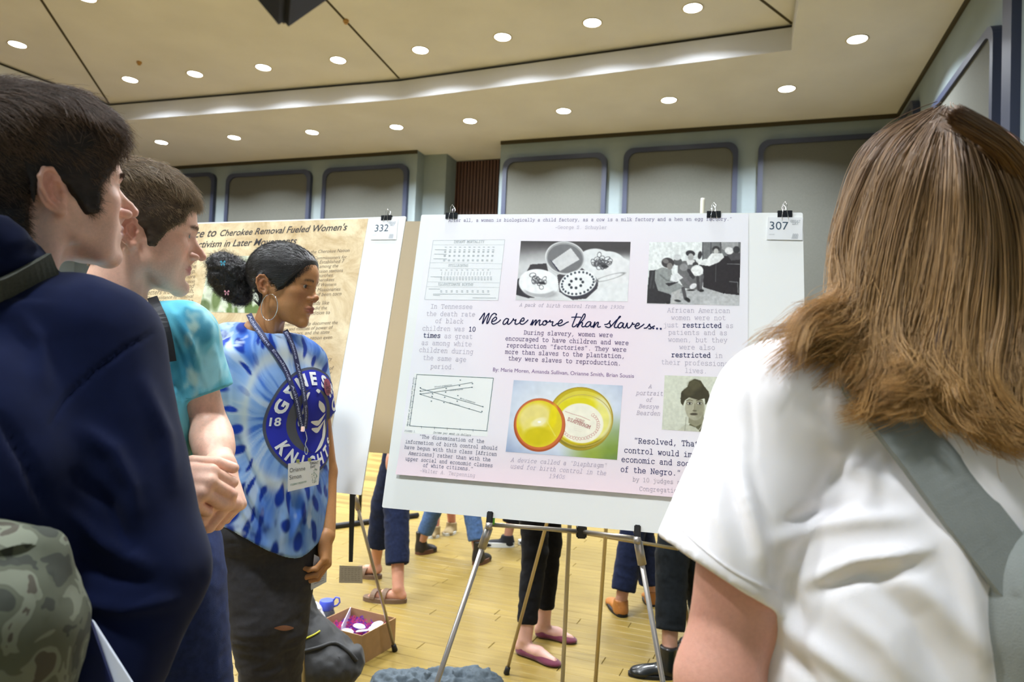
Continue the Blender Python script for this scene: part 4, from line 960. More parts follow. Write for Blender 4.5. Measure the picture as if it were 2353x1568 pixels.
    # handwritten title, in the pixel frame of a crop at (1090,690) x5.229
    S = ["62,235 85,205 105,175 122,158 118,190 108,230 98,275 104,278 125,235 150,190 178,160 168,200 155,240 150,280 165,270 185,225 210,180 240,160 265,172 258,182", "208,258 240,250 268,225 260,205 240,212 215,240 208,270 225,288 255,282 290,262 315,238",
         "408,228 385,222 358,245 345,275 352,292 375,285 400,255 412,228 402,265 400,285 415,290 440,270 462,240 470,225 475,240 492,242 500,235 492,262 490,285 510,290 540,275 560,255 590,250 598,225 585,215 562,235 550,262 560,288 590,288 620,265 645,240",
         "675,298 690,270 705,240 700,265 692,300 712,270 735,242 745,245 735,280 730,300 748,275 775,245 790,245 780,280 785,302 810,290", "850,248 830,258 820,285 832,300 855,295 872,270 868,250 850,248 862,262 890,265 910,245 912,262 930,262 945,262 935,290 940,308 965,305 995,280", "995,285 1030,280 1055,262 1052,240 1032,245 1008,275 1008,300 1030,310 1070,295 1100,275 1130,262",
         "1232,162 1215,210 1195,260 1178,305 1185,322 1210,315 1235,290", "1170,207 1240,205 1280,207", "1235,322 1260,270 1290,215 1315,172 1330,172 1328,200 1300,245 1262,280 1240,325 1262,290 1290,268 1300,280 1292,310 1305,322 1335,310",
         "1395,262 1370,262 1345,285 1335,310 1350,322 1378,310 1402,270 1396,300 1405,322 1425,312", "1425,325 1440,285 1448,265 1440,305 1432,330 1455,295 1480,268 1490,275 1480,310 1490,325 1515,320",
         "1565,295 1595,290 1622,272 1632,250 1622,270 1635,300 1630,325 1605,330 1575,318", "1635,320 1665,290 1700,250 1740,215 1755,198 1742,200 1715,245 1690,290 1682,320 1700,332 1730,318", "1785,278 1760,272 1735,295 1725,320 1740,335 1768,322 1792,282 1785,315 1795,335 1815,325 1830,290 1838,278 1835,305 1845,335 1870,325 1895,290 1900,272 1905,290 1925,292",
         "1925,315 1955,310 1980,295 1975,278 1955,282 1935,310 1940,338 1965,342 1990,325 2020,305 2038,290", "2040,338 2065,335 2085,318 2105,290 2110,312 2125,332 2118,345 2095,345", "2120,335 2150,318 2165,312"]
    i = Ink(sh)
    def spl(P):
        P = np.array(P); out = []
        for a in range(len(P) - 1):
            p0, p1, p2, p3 = P[max(a - 1, 0)], P[a], P[a + 1], P[min(a + 2, len(P) - 1)]
            for t in (0, .25, .5, .75): out.append(.5 * ((2 * p1) + (p2 - p0) * t + (2 * p0 - 5 * p1 + 4 * p2 - p3) * t * t + (-p0 + 3 * p1 - 3 * p2 + p3) * t ** 3))
        return out + [P[-1]]
    for st in S:
        P = spl([list(map(float, q.split(','))) for q in st.split()]); i.line([sh.uv(1090 + x / 5.229, 690 + y / 5.229) for x, y in P], .0030)
    for x, y in ((2150, 340), (2195, 343), (2240, 345)):
        c = sh.uv(1090 + x / 5.229, 690 + y / 5.229); i.m.add([sh.xyz(c[0] + .0027 * math.cos(a * math.pi / 5), c[1] + .0027 * math.sin(a * math.pi / 5), .0006) for a in range(10)], [tuple(range(10))])
    sub(i.build('title_lettering', n_(22, 30, 82), None))
    # photographs ------------------------------------------------
    c5 = (900, 470); K = 1882 / 480
    p = Pic(sh, ((1165, 330), (2153, 338), (2126, 875), (1117, 862)), c5, K, 250, 136, (238, 240, 240))
    p.mix(1 - sstep(400, 560, p.Y + .12 * (p.X - 1200) * (p.X < 1650)), (70, 66, 66)); p.mix(sstep(330, 470, p.Y) * sstep(1700, 1350, p.X) * .55, (190, 190, 190))
    p.mix((p.X > 1900) * sstep(430, 560, p.Y), (236, 238, 238))
    p.poly([(1165, 700), (1255, 545), (1400, 535), (1420, 620), (1300, 600)], (60, 56, 58)).poly([(1117, 690), (1160, 660), (1180, 760), (1300, 840), (1230, 845), (1117, 815)], (52, 50, 54))
    p.ell(1840, 590, 200, 190, 0, (232, 234, 234), 5).ell(1940, 555, 170, 130, -8, (236, 238, 238), 5).ell(2050, 600, 130, 120, 0, (238, 238, 238), 4)
    p.ell(1330, 715, 185, 128, 6, (244, 246, 246), 4).ell(1345, 800, 150, 40, 4, (150, 150, 152), 14, .6).ell(1330, 700, 178, 108, 4, (248, 249, 249), 6)
    p.poly([(1500, 640), (1520, 790), (1640, 862), (1760, 850), (1860, 760), (1870, 690), (1700, 560), (1600, 600)], (70, 66, 70))
    p.ell(1570, 490, 180, 150, 8, (168, 168, 168), 5).ell(1570, 490, 160, 130, 8, (120, 120, 122), 6).ell(1570, 485, 176, 146, 8, (225, 226, 226), 3, ring=5)
    p.poly([(1450, 515), (1622, 395), (1702, 500), (1522, 606)], (222, 222, 222)); p.poly([(1436, 505), (1450, 515), (1522, 606), (1510, 610)], (40, 40, 60))
    for t in range(12): p.line([(1462 + 6 * t, 520 + 8 * t), (1625 + 6 * t, 405 + 8 * t)], 2, (190, 190, 190), .5)
    p.ell(1690, 725, 170, 118, -14, (60, 60, 70), 5).ell(1685, 712, 168, 112, -14, (246, 248, 248), 4)
    for t in range(24):
        a = 6.283 * t / 24; p.ell(1685 + 145 * math.cos(a) * .97 + 24 * math.sin(a) * 1, 712 + 92 * math.sin(a) - 34 * math.cos(a), 9, 10, 0, (48, 56, 66), 3)
    for t in range(8): a = 6.283 * t / 8; p.ell(1670 + 60 * math.cos(a), 715 + 40 * math.sin(a) - 12 * math.cos(a), 12, 12, 0, (44, 50, 58), 3)
    rr = np.random.RandomState(2)
    for cx, cy in ((1335, 690), (1880, 520), (1900, 540)):
        for t in range(14): p.ell(cx + rr.randn() * 36, cy + rr.randn() * 26, 18 + rr.rand() * 14, 14 + rr.rand() * 8, rr.rand() * 180, (80, 80, 84), 2, ring=2)
        p.ell(cx + 25, cy + 22, 34, 12, 5, (50, 50, 54), 4)
    p.ell(1970, 660, 130, 20, -16, (150, 150, 150), 4, ring=2)
    p.blur(1).noise(.03, .04); p.build('photo', None).parent = paper_o
    c6 = (1380, 470)
    p = Pic(sh, ((440, 340), (1262, 340), (1250, 912), (415, 893)), c6, K, 210, 146, (236, 240, 238))
    p.poly([(920, 340), (1262, 340), (1262, 480), (1100, 470), (920, 500)], (120, 122, 122)); p.poly([(1090, 340), (1240, 340), (1240, 420), (1100, 410)], (165, 166, 166))
    for x in (925, 1000, 1085): p.line([(x, 340), (x, 500)], 9, (78, 78, 80))
    p.poly([(415, 893), (1250, 912), (1254, 770), (1000, 740), (900, 760), (700, 780)], (182, 184, 184)).mix(sstep(740, 900, p.Y) * (p.X > 900) * .35, (225, 226, 226))
    p.poly([(1060, 470), (1262, 460), (1250, 820), (1110, 805), (930, 750), (930, 590), (880, 540)], (46, 42, 44)); p.line([(1045, 540), (1040, 700)], 3, (110, 110, 110)); p.poly([(1120, 430), (1262, 440), (1262, 500), (1180, 510)], (80, 78, 80))
    p.line([(1145, 540), (1255, 543)], 5, (150, 150, 150)); p.line([(1165, 700), (1235, 705), (1240, 800)], 8, (120, 120, 120)); p.line([(1110, 805), (1120, 780)], 6, (20, 20, 20))
    p.poly([(440, 600), (500, 595), (520, 740), (640, 820), (630, 893), (415, 893), (425, 740)], (52, 50, 52))
    for t in range(6): p.line([(440 + t * 9, 610), (436 + t * 9, 760)], 2, (100, 100, 100))
    p.ell(1160, 420, 38, 34, 10, (232, 232, 230), 4); p.ell(1225, 410, 30, 32, 0, (60, 60, 62), 6)
    p.ell(1045, 405, 34, 28, 0, (60, 58, 58), 4).ell(1045, 425, 22, 26, 0, (205, 205, 200), 4).poly([(1005, 445), (1100, 445), (1118, 480), (1070, 525), (985, 560), (880, 545), (880, 525), (960, 500)], (236, 238, 236))
    p.poly([(700, 520), (860, 500), (900, 600), (930, 640), (890, 770), (760, 760), (700, 660)], (110, 110, 110))
    p.ell(700, 520, 40, 34, 0, (90, 90, 90), 5).ell(695, 480, 34, 28, 0, (212, 214, 214), 5).ell(815, 445, 42, 28, 8, (52, 50, 52), 4).ell(818, 478, 26, 34, 0, (180, 180, 178), 4).poly([(775, 505), (850, 505), (860, 545), (790, 550)], (228, 228, 226))
    p.ell(900, 460, 18, 36, 10, (56, 54, 56), 5).ell(755, 570, 36, 34, 0, (150, 150, 150), 5).ell(860, 545, 26, 22, 0, (60, 60, 60), 4).ell(875, 600, 56, 50, 0, (240, 242, 240), 5)
    p.line([(880, 660), (890, 770)], 26, (70, 68, 70)).line([(925, 650), (905, 780)], 24, (96, 94, 96)).line([(800, 600), (840, 660), (820, 640)], 30, (60, 58, 60)).line([(740, 640), (800, 720), (860, 740)], 26, (120, 118, 120)).ell(840, 740, 34, 22, -30, (236, 236, 236), 4).ell(915, 780, 22, 12, 0, (40, 40, 40), 3)
    p.poly([(495, 600), (560, 570), (640, 590), (660, 690), (755, 740), (750, 800), (640, 815), (520, 780), (490, 690)], (150, 154, 152)); p.ell(610, 530, 58, 46, 10, (66, 62, 62), 5).ell(628, 560, 26, 30, -10, (140, 136, 132), 5).ell(590, 515, 30, 20, 20, (120, 116, 114), 6)
    p.line([(540, 640), (600, 690), (680, 690)], 14, (120, 124, 122)).poly([(640, 640), (700, 620), (750, 665), (680, 705), (630, 690)], (234, 236, 236)).poly([(585, 715), (715, 700), (620, 742)], (52, 50, 52))
    p.poly([(640, 800), (735, 760), (700, 890), (650, 893)], (190, 190, 188)).line([(750, 760), (770, 850), (800, 870)], 30, (84, 82, 84)).ell(790, 858, 26, 14, 30, (40, 40, 40), 3).ell(612, 886, 22, 12, 0, (40, 40, 40), 3).ell(700, 870, 30, 10, 10, (60, 60, 60), 4).ell(820, 775, 36, 8, 0, (50, 50, 50), 4)
    p.blur(1).noise(.05, .10); p.build('photo', None).parent = paper_o
    c7 = (880, 840); K7 = 2038 / 520
    p = Pic(sh, ((1178, 133), (2160, 183), (2108, 852), (1105, 778)), c7, K7, 250, 166, (206, 216, 232))
    d = np.hypot((p.X - 1640) / 620, (p.Y - 420) / 430); p.mix(1 - sstep(.3, 1.0, d), (226, 232, 238)); p.mix(sstep(.8, 1.3, d) * .7, (120, 140, 180)); p.mix(sstep(560, 800, p.Y) * sstep(1560, 1900, p.X) * .95, (150, 170, 60)); p.mix(sstep(760, 850, p.Y) * sstep(1900, 2150, p.X) * .7, (90, 110, 130)); p.mix(sstep(-60, 60, p.X - 1980) * sstep(400, 620, p.Y) * .6, (120, 150, 60))
    p.ell(1790, 485, 285, 285, 0, (150, 135, 40), 6).ell(1785, 462, 282, 262, 0, (200, 178, 30), 6).ell(1800, 470, 262, 240, 0, (222, 208, 70), 8); p.mix(1 - sstep(.6, 1.0, np.hypot((p.X - 1960) / 130, (p.Y - 470) / 230)), (232, 228, 176)); p.ell(1790, 490, 250, 205, 0, (238, 232, 130), 10)
    p.ell(1740, 400, 190, 110, -14, (228, 214, 20), 30, .9).ell(1790, 525, 200, 178, 12, (246, 242, 222), 8).ell(1785, 480, 284, 278, 0, (176, 150, 40), 3, ring=5).ell(1800, 500, 264, 232, 0, (196, 176, 90), 3, ring=3)
    for q in range(40): a = 6.283 * q / 40; p.ell(1780 + 165 * math.cos(a), 540 + 125 * math.sin(a), 14, 10, q * 40, (206, 150, 140), 3, .7, ring=2) if math.sin(a) > .3 or math.cos(a) > .6 else None
    p.line([(1650, 420), (1720, 445), (1790, 465), (1870, 500)], 5, (200, 140, 130), .7)
    p.ell(1415, 540, 236, 240, 12, (176, 84, 40), 4).ell(1418, 532, 226, 230, 12, (206, 110, 60), 4).ell(1412, 530, 208, 210, 12, (226, 206, 40), 6).ell(1370, 470, 150, 120, -20, (240, 226, 150), 40, .85).ell(1330, 560, 60, 90, 30, (238, 224, 120), 30, .8).ell(1400, 640, 130, 80, 0, (214, 196, 12), 30, .9).ell(1410, 515, 70, 34, -20, (248, 240, 190), 16, .9).ell(1415, 515, 16, 10, 0, (255, 255, 250), 5).ell(1540, 470, 34, 110, 8, (238, 220, 10), 20, .8).line([(1480, 500), (1560, 640)], 12, (240, 230, 120), .5)
    p.noise(.02, .03); pic = p.build('photo', None); pic.parent = paper_o
    i = Ink(sh); o8 = lambda x, y: (880 + x / K7, 840 + y / K7); i.text('DUREX', o8(1728, 495), o8(1830, 530), .8); i.text('DIAPHRAGM', o8(1660, 495), o8(1862, 572), .9); [i.text('......', o8(1722, 548 + 18 * t), o8(1790, 562 + 18 * t), .8) for t in range(3)]
    i.m.v = [tuple(np.array(v) + sh.n * .0004) for v in i.m.v]; tag(sub(i.build('lettering', n_(190, 120, 118), None)), kind='stuff')
    p = Pic(sh, ((578, 90), (1140, 108), (1105, 612), (552, 578)), (1380, 840), K7, 170, 150, (216, 220, 202))
    p.mix(sstep(300, 600, p.Y) * .25, (190, 192, 176)); p.poly([(880, 470), (930, 470), (1010, 520), (1060, 612), (860, 600), (770, 560)], (98, 96, 70)); p.poly([(795, 430), (930, 420), (930, 520), (860, 555), (795, 520)], (146, 144, 118)).poly([(680, 600), (770, 530), (860, 560), (900, 600)], (196, 198, 178))
    p.ell(852, 385, 88, 112, 0, (176, 174, 150), 6).ell(890, 400, 44, 80, 0, (140, 138, 112), 20, .6)
    p.poly([(722, 300), (730, 240), (785, 195), (800, 150), (850, 122), (905, 140), (935, 190), (975, 240), (988, 300), (960, 345), (945, 360), (940, 300), (880, 315), (800, 290), (760, 320), (745, 365), (725, 345)], (66, 62, 44))
    p.ell(850, 180, 60, 50, 0, (96, 92, 66), 26, .7).ell(800, 240, 50, 40, 0, (88, 84, 60), 20, .6)
    for ex in (803, 893): p.ell(ex, 345, 26, 14, 0, (96, 92, 74), 5).ell(ex, 346, 20, 9, 0, (224, 224, 212), 3).ell(ex + 2, 346, 9, 9, 0, (34, 32, 26), 3).line([(ex - 28, 322), (ex, 314), (ex + 28, 322)], 6, (86, 82, 62))
    p.line([(852, 350), (848, 395), (838, 410)], 8, (140, 136, 112)).ell(850, 412, 18, 7, 0, (104, 100, 80), 4).ell(842, 442, 34, 11, 0, (84, 78, 62), 4).line([(812, 438), (872, 440)], 3, (60, 56, 44))
    p.line([(772, 470), (762, 590)], 3, (120, 118, 98)).line([(936, 490), (905, 560), (875, 600)], 5, (222, 222, 206)); p.noise(.05, .06).blur(1); p.build('photo', None).parent = paper_o
    # mortality table
    i = Ink(sh); q5 = lambda x, y: sh.uv(900 + x / K, 470 + y / K); W_ = [(375, 325), (1020, 318), (958, 865), (297, 858)]
    mb = MB(); mb.add([sh.xyz(*q5(*c), .0003) for c in W_], [(0, 3, 2, 1)]); sub(mb.build('table_scan', mat('scan_grey', lin((238, 240, 241)), .45), None))
    i.line([q5(*c) for c in W_ + W_[:1]], .0006)
    for a, b in (((372, 365), (1012, 365)), ((345, 525), (995, 535)), ((340, 575), (990, 582)), ((325, 698), (972, 707)), ((318, 742), (966, 748))): i.line([q5(*a), q5(*b)], .0005)
    cp = lambda x, y: (900 + x / K, 470 + y / K)
    i.text('INFANT MORTALITY', cp(558, 348), cp(835, 346), .9); i.text('STILLBIRTHS', cp(510, 560), cp(690, 562), .9); i.text('ILLEGITIMATE BIRTHS', cp(415, 728), cp(735, 733), .9)
    for y in (386, 410, 424, 432, 460, 468, 500, 510): 
        for x in range(11): i.line([q5(480 + x * 43 - (y - 386) * .12, y), q5(496 + x * 43 - (y - 386) * .12, y)], .0014)
    for y in (592, 655, 668, 680, 778, 790):
        for x in range(17 if 600 < y < 700 else 10): i.line([q5(440 + x * (28 if 600 < y < 700 else 47), y), q5(454 + x * (28 if 600 < y < 700 else 47), y + .3)], .0014)
    for x in range(16): i.line([q5(455 + x * 29, 608), q5(450 + x * 29, 640)], .0009)
    for x, y, L in ((392, 408, 100), (385, 448, 110), (378, 490, 120), (352, 652, 100), (335, 762, 100), (375, 808, 510), (375, 818, 60), (730, 842, 210)): i.line([q5(x, y), q5(x + L, y + 2)], .0011)
    i.m.v = [tuple(np.array(v) + sh.n * .0003) for v in i.m.v]; sub(i.build('lettering', n_(178, 186, 190), None))
    # chart
    q7 = lambda x, y: sh.uv(880 + x / K7, 840 + y / K7); mb = MB(); mb.add([sh.xyz(*q7(*c), .0003) for c in ((285, 70), (1000, 108), (940, 640), (190, 612))], [(0, 3, 2, 1)]); sub(mb.build('chart_scan', mat('scan_white', lin((243, 245, 242)), .45), None))
    i = Ink(sh); fr = [(305, 82), (995, 115), (935, 590), (240, 545)]; i.line([q7(*c) for c in fr + fr[:1]], .0011)
    for a, b in (((335, 235), (808, 153)), ((335, 258), (805, 196)), ((338, 208), (900, 372)), ((333, 260), (890, 425))): i.line([q7(*a), q7(*b)], .0009)
    for x, y in ((697, 133), (807, 165), (690, 183), (803, 198), (570, 208), (565, 242), (447, 256), (443, 280), (437, 322), (675, 273), (669, 323), (550, 335), (557, 287), (900, 372), (892, 415), (778, 392), (338, 202), (337, 230), (336, 258)): i.line([q7(x - 3, y), q7(x + 3, y)], .0022)
    for t in range(9): x = 298 - t * 7.4; y = 118 + t * 52; i.line([q7(x - 8, y), q7(x + 8, y)], .0008)
    for t in range(5): x = 348 + t * 116; y = 556 + t * 7; i.line([q7(x, y - 8), q7(x, y + 12)], .0008)
    cc = lambda x, y: (880 + x / K7, 840 + y / K7)
    i.text('Colored pregnancies', cc(462, 200), cc(622, 180), .8, .3); i.text('Colored births', cc(602, 232), cc(720, 220), .8, .3); i.text('White pregnancies', cc(692, 300), cc(830, 342), .8, .3); i.text('White births', cc(595, 342), cc(690, 366), .8, .3); i.text('Mean number of pregnancies and live births', cc(225, 548), cc(285, 110), .8, .3)
    i.m.v = [tuple(np.array(v) + sh.n * .0004) for v in i.m.v]; sub(i.build('chart_lines', n_(70, 96, 108), None))
    number_tag_q = [(1765, 500), (1845, 500.5), (1843, 552.5), (1762, 551)]
    t = len(bpy.data.objects); before = set(bpy.data.objects)
    sh.curl = lambda u, v: 0.0
    number_tag(sh, number_tag_q, '307', ((1768, 528), (1811, 529)), None, None)
    for o in set(bpy.data.objects) - before:
        if o.name.startswith('number_tag'): B(o)
    top = sh.H / 2
    for (px, lab) in ((1039, 'black binder clip at the left end of the top edge of board 307'), (1640, 'black binder clip on the top edge of board 307 over the waiting-room photo'), (1803, 'black binder clip above the number card 307')):
        binder_clip(sh, sh.uv(px, 490)[0], top, lab, .024, sc=1.45)
    # easel
    L0 = np.array(sh.xyz(*(sh.uv(1125, 1194)), -.012)); R0 = sh.xyz(*(sh.uv(1464, 1232)), -.012)
    L0 = sh.xyz(sh.uv(1125, 1194)[0], -sh.H / 2 - .012, -.012); R0 = sh.xyz(sh.uv(1464, 1232)[0], -sh.H / 2 - .012, -.012)
    FL, FR, FB = on_z(800, 2180, 0), on_z(1640, 2230, 0), on_z(1282, 1800, 0)
    apx = (L0 + R0) / 2 + sh.up * .62 - sh.n * .03
    o, am, bk = easel('easel', 'silver tripod easel carrying poster board 307', apx, (FL, FR, FB), (L0, R0, None), sh, col=(176, 170, 164), r=.0078)
    M = (L0 + R0) / 2 - sh.n * .10 + sh.up * .003; M = at(1336, 1222, 1.78)
    for a in (L0, R0): MB().tube([a - sh.up * .004, M], .0055, 10).build('cross_bar', am, o, True)
    MB().box(M, (.013, .013, .016), bevel=.003).build('rear_bracket', bk, o)
    MB().tube([L0 - sh.up * .004, L0 + sh.up * .012], .0105, 12).build('green_tape', mat('green_tape', lin((110, 200, 60)), .5), o, True)
    return sh

def poster_332():
    # board standing further left behind the presenter; its right side and lower right corner are in view
    W, H = 1.219, .914; sh = Sheet((-.62, 2.18, 1.345), -13.5, 12.0, W, H, 0)
    # solve its place from three seen points
    tgt = [((933, 497), (.5, .5)), ((830, 1138), (.5, -.5)), ((459, 512), None), ((757, 1131), None)]
    x = np.array([-.6, 2.35, 1.36, -13.0, 12.0]); 
    def proj(p): v = p - _C; z = v @ _f; return np.array([CX + F_PX * (v @ _r) / z, CY - F_PX * (v @ _u) / z])
    def res(x):
        s_ = Sheet(x[:3], x[3], x[4], W, H); tr = proj(s_.xyz(W / 2, H / 2)); br = proj(s_.xyz(W / 2, -H / 2)); tl = proj(s_.xyz(-W / 2, H / 2)); bl = proj(s_.xyz(-W / 2, -H / 2))
        ya = tl[1] + (459 - tl[0]) / (tr[0] - tl[0]) * (tr[1] - tl[1]); yb = bl[1] + (757 - bl[0]) / (br[0] - bl[0]) * (br[1] - bl[1])
        return np.array([tr[0] - 933, tr[1] - 497, br[0] - 830, br[1] - 1138, ya - 512, yb - 1131])
    for _ in range(60):
        R = res(x); J = np.array([(res(x + np.eye(5)[k] * 1e-4) - R) / 1e-4 for k in range(5)]).T; x = x - .6 * np.linalg.lstsq(J, R, rcond=None)[0]
    print('B332', x, res(x)); sh = Sheet(x[:3], x[3], x[4], W, H)
    root = empty('poster_board', sh.c - sh.up * sh.H / 2); tag(root, 'white poster board numbered 332 with a parchment poster behind the presenter', 'poster board')
    B = lambda o: hang(o, root)
    B(slab(sh, 'foam_board', MATS['foam_white'], None)); sh.off = .0005
    uR = (sh.uv(840, 508)[0] + sh.uv(765, 1000)[0]) / 2; uT = sh.uv(700, 507)[1]
    def parch(nt, p):
        L = nt.links; tc = N(nt, 'ShaderNodeTexCoord'); n1 = N(nt, 'ShaderNodeTexNoise', Scale=7, Detail=8, Roughness=.7, Distortion=.6); L.new(tc.outputs['Object'], n1.inputs['Vector'])
        cr = N(nt, 'ShaderNodeValToRGB'); e = cr.color_ramp.elements; e[0].color = (*lin((190, 160, 112)), 1); e[1].color = (*lin((238, 220, 180)), 1); e[0].position = .36; e[1].position = .62; L.new(n1.outputs[0], cr.inputs[0]); L.new(cr.outputs[0], p.inputs['Base Color'])
    pm = mat('parchment', lin((222, 200, 155)), .6, build=parch)
    po = B(print_sheet(sh, [(-W / 2 + .02, uT), (uR, uT), (uR, -H / 2 + .045), (-W / 2 + .02, -H / 2 + .045)], pm, 'poster', None, 12))
    def sub(o): o.parent = po; return o
    mb = MB(); d = sh.uv(797, 528) - sh.uv(482, 542)
    sheet_font(mb, sh, 'Cherokee Removal Fueled Women\'s', (505, 543), (797, 529), shear=.25, bold=.012)
    sheet_font(mb, sh, 'Resistance to', (370, 551), (496, 543.5), shear=.25, bold=.012)
    sheet_font(mb, sh, 'Activism in Later Movements', (440, 570), (681, 561), shear=.25, bold=.012)
    sub(mb.build('title_lettering', ink('title2', (62, 58, 60)), None))
    mb = MB(); rows = [('Ridge supporters in the Cherokee Nation', 803, 579), ('Board of Commissioners for', 797, 594), ('Missions (1810) Established 7', 791, 604), ('stations throughout among the', 777, 614.5), ('Cherokee mission stations', 788, 625), ('and their churches.', 766, 636), ('of the Cherokees', 768, 646), ('and part of Western', 772, 657), ('laws the Missionaries', 782, 668), ('land itself been torn', 784, 679), ('others fields like', 756, 700), ('work did the', 751, 711), ('In addition to', 758, 722), ('letters and memorials help document the', 776, 745), ('abuses and misuses of power of', 765, 756), ('the governors, and the state', 757, 767), ('against the nation even', 763, 779), ('women in history', 763, 828), ('and an', 748, 839), ('a timeline of', 767, 850), ('roughly', 762, 860), ('who were', 760, 871), ('the petition', 756, 882), ("women's", 755, 893), ('removal', 757, 905), ('a single', 752, 917), ('while the', 748, 929)]
    for t, x1, y in rows: sheet_font(mb, sh, t, (x1 - len(t) * 4.35, y + len(t) * .18), (x1, y), shear=.2)
    left = ['The Resistance to removal', 'was led by women who', 'wrote petitions of the', 'Council and spoke up.', 'Those meetings and more', 'brought National attention', 'through petitions and', 'letters from Walsh,']
    for k, t in enumerate(left * 2): sheet_font(mb, sh, t, (340 - k * .6, 596 + k * 11.3 + 3), (452 - k * 1.0, 594 + k * 11.3), shear=.2)
    for k in range(16): sheet_font(mb, sh, left[k % 8] + ' ' + left[(k + 3) % 8], (470 - k, 760 + k * 11.3 + 8), (655 - k * 1.6, 752 + k * 11.3), shear=.2)
    sub(mb.build('lettering', ink('body2', (128, 112, 92)), None))
    p = Pic(sh, ((165, 405), (760, 405), (700, 900), (65, 885)), (440, 480), 1941 / 520, 170, 130, (206, 214, 190))
    p.mix(sstep(520, 420, p.Y) * sstep(520, 300, p.X), (70, 52, 46)); p.noise(.02, .2); n = vnoise(np.stack([p.X.ravel() * .018, p.Y.ravel() * .008, 0 * p.X.ravel()], 1), 1, 3).reshape(p.X.shape)
    p.mix(sstep(.0, .35, n) * sstep(450, 600, p.Y) * .9, (92, 116, 54)); p.mix(sstep(.1, .4, -n) * sstep(500, 640, p.Y) * .8, (232, 238, 222)); p.ell(220, 760, 40, 120, 10, (88, 110, 50), 20, .8).ell(110, 840, 60, 60, 0, (80, 100, 50), 30, .8).ell(560, 560, 160, 130, 0, (150, 165, 110), 60, .7); p.build('photo', None).parent = po
    before = set(bpy.data.objects); number_tag(sh, [(859, 505), (915, 504), (911, 551), (852, 551.5)], '332', ((861, 533), (892, 532)), None, None)
    for o in set(bpy.data.objects) - before:
        if o.name.startswith('number_tag'): B(o)
    binder_clip(sh, sh.uv(889, 499)[0], sh.H / 2, 'black binder clip at the top right of the board behind the presenter', .026, sc=1.5)
    L0 = sh.xyz(-.17, -H / 2 - .012, -.012); R0 = sh.xyz(.26, -H / 2 - .012, -.012)
    easel('easel', 'silver tripod easel behind the presenter carrying poster board 332', (L0 + R0) / 2 + sh.up * .6 - sh.n * .03, ((L0 + R0) / 2 * [1, 1, 0] + sh.n * [1, 1, 0] * .22 - sh.ex * .42 , (R0 * [1, 1, 0]) + sh.n * [1, 1, 0] * .22 - sh.ex * .02, (L0 + R0) / 2 * [1, 1, 0] - sh.n * [1, 1, 0] * .30), (L0, R0, None), sh)
    return sh

def back_boards():
    # tan-backed board between the two, seen from behind, on its own easel
    sh = Sheet((-.22, 2.82, 1.432), -12.0, -7.0, 1.0, .985, 0)
    tm = mat('board_back', lin((206, 192, 168)), .75)
    root = empty('poster_board', sh.c - sh.up * sh.H / 2); tag(root, 'tan back of a poster board standing between boards 332 and 307', 'poster board')
    hang(slab(sh, 'foam_board', tm, None), root)
    ap = at(668, 590, 2.98); F1 = on_z(908, 1497, 0); F2 = on_z(520, 1500, 0); F3 = on_z(700, 1640, 0)
    sp = at(815, 1140, 2.99)
    easel('easel', 'slim metal easel whose leg stands beside the cardboard box', ap, (F1, F2, F3), (sp, None, None), None, col=(170, 158, 140), r=.0088, clips=False)
    # easel back to back with board 307
    F1, F2, F3 = on_z(1163, 1550, 0), on_z(1360, 1690, 0), on_z(1592, 1500, 0)
    ap = at(1440, 520, 2.75)
    o, am, bk = easel('easel', 'pale easel standing behind board 307 beside the maroon flats', ap, (F1, F3, F2), (None, None, None), None, col=(196, 178, 140), r=.0088, clips=False, bars=False)
    a, b, m_ = at(1245, 1215, 2.86), at(1558, 1262, 2.8), at(1353, 1228, 2.7)
    for q in (a, b): MB().tube([q, m_], .007, 10).build('cross_bar', am, o, True)
    MB().tube([ap, at(1440, 500, 2.75)], .009, 10).build('mast', am, o, True)
    # slim pale post whose top shows over board 307
    top = at(1615, 456, 3.4); q = np.array([top[0], top[1], 0]); o = empty('post_stand', q); tag(o, 'slim pale post whose tip rises over the top edge of board 307', 'stand')
    MB().lathe([(.001, .02), (.05, .015), (.06, .0), (.001, .0)], n=24).build('base', MATS['black_rubber'], o, True)
    MB().lathe([(.011, .01), (.011, top[2] - .01), (.009, top[2]), (.001, top[2])], n=14).build('post', mat('pale_post', lin((225, 222, 205)), .5), o, True)
# ------------------------------------------------------------------ presenter in the blue tie-dye shirt
def lanyard_strip(pts, nrm, w, name, m, parent, th=.0009):
    mb = MB(); P = [np.array(p, float) for p in pts]; vs = []; n = len(P)
    for i in range(n):
        t = P[min(i + 1, n - 1)] - P[max(i - 1, 0)]; t /= np.linalg.norm(t); nn = np.array(nrm[i], float) - t * (np.array(nrm[i]) @ t); nn /= np.linalg.norm(nn); s_ = np.cross(t, nn)
        vs += [P[i] + s_ * w / 2 + nn * th, P[i] - s_ * w / 2 + nn * th, P[i] - s_ * w / 2 - nn * th, P[i] + s_ * w / 2 - nn * th]
    fs = [(i * 4 + j, i * 4 + (j + 1) % 4, (i + 1) * 4 + (j + 1) % 4, (i + 1) * 4 + j) for i in range(n - 1) for j in range(4)] + [(3, 2, 1, 0), ((n - 1) * 4, (n - 1) * 4 + 1, (n - 1) * 4 + 2, (n - 1) * 4 + 3)]
    return mb.add(vs, fs).build(name, m, parent)
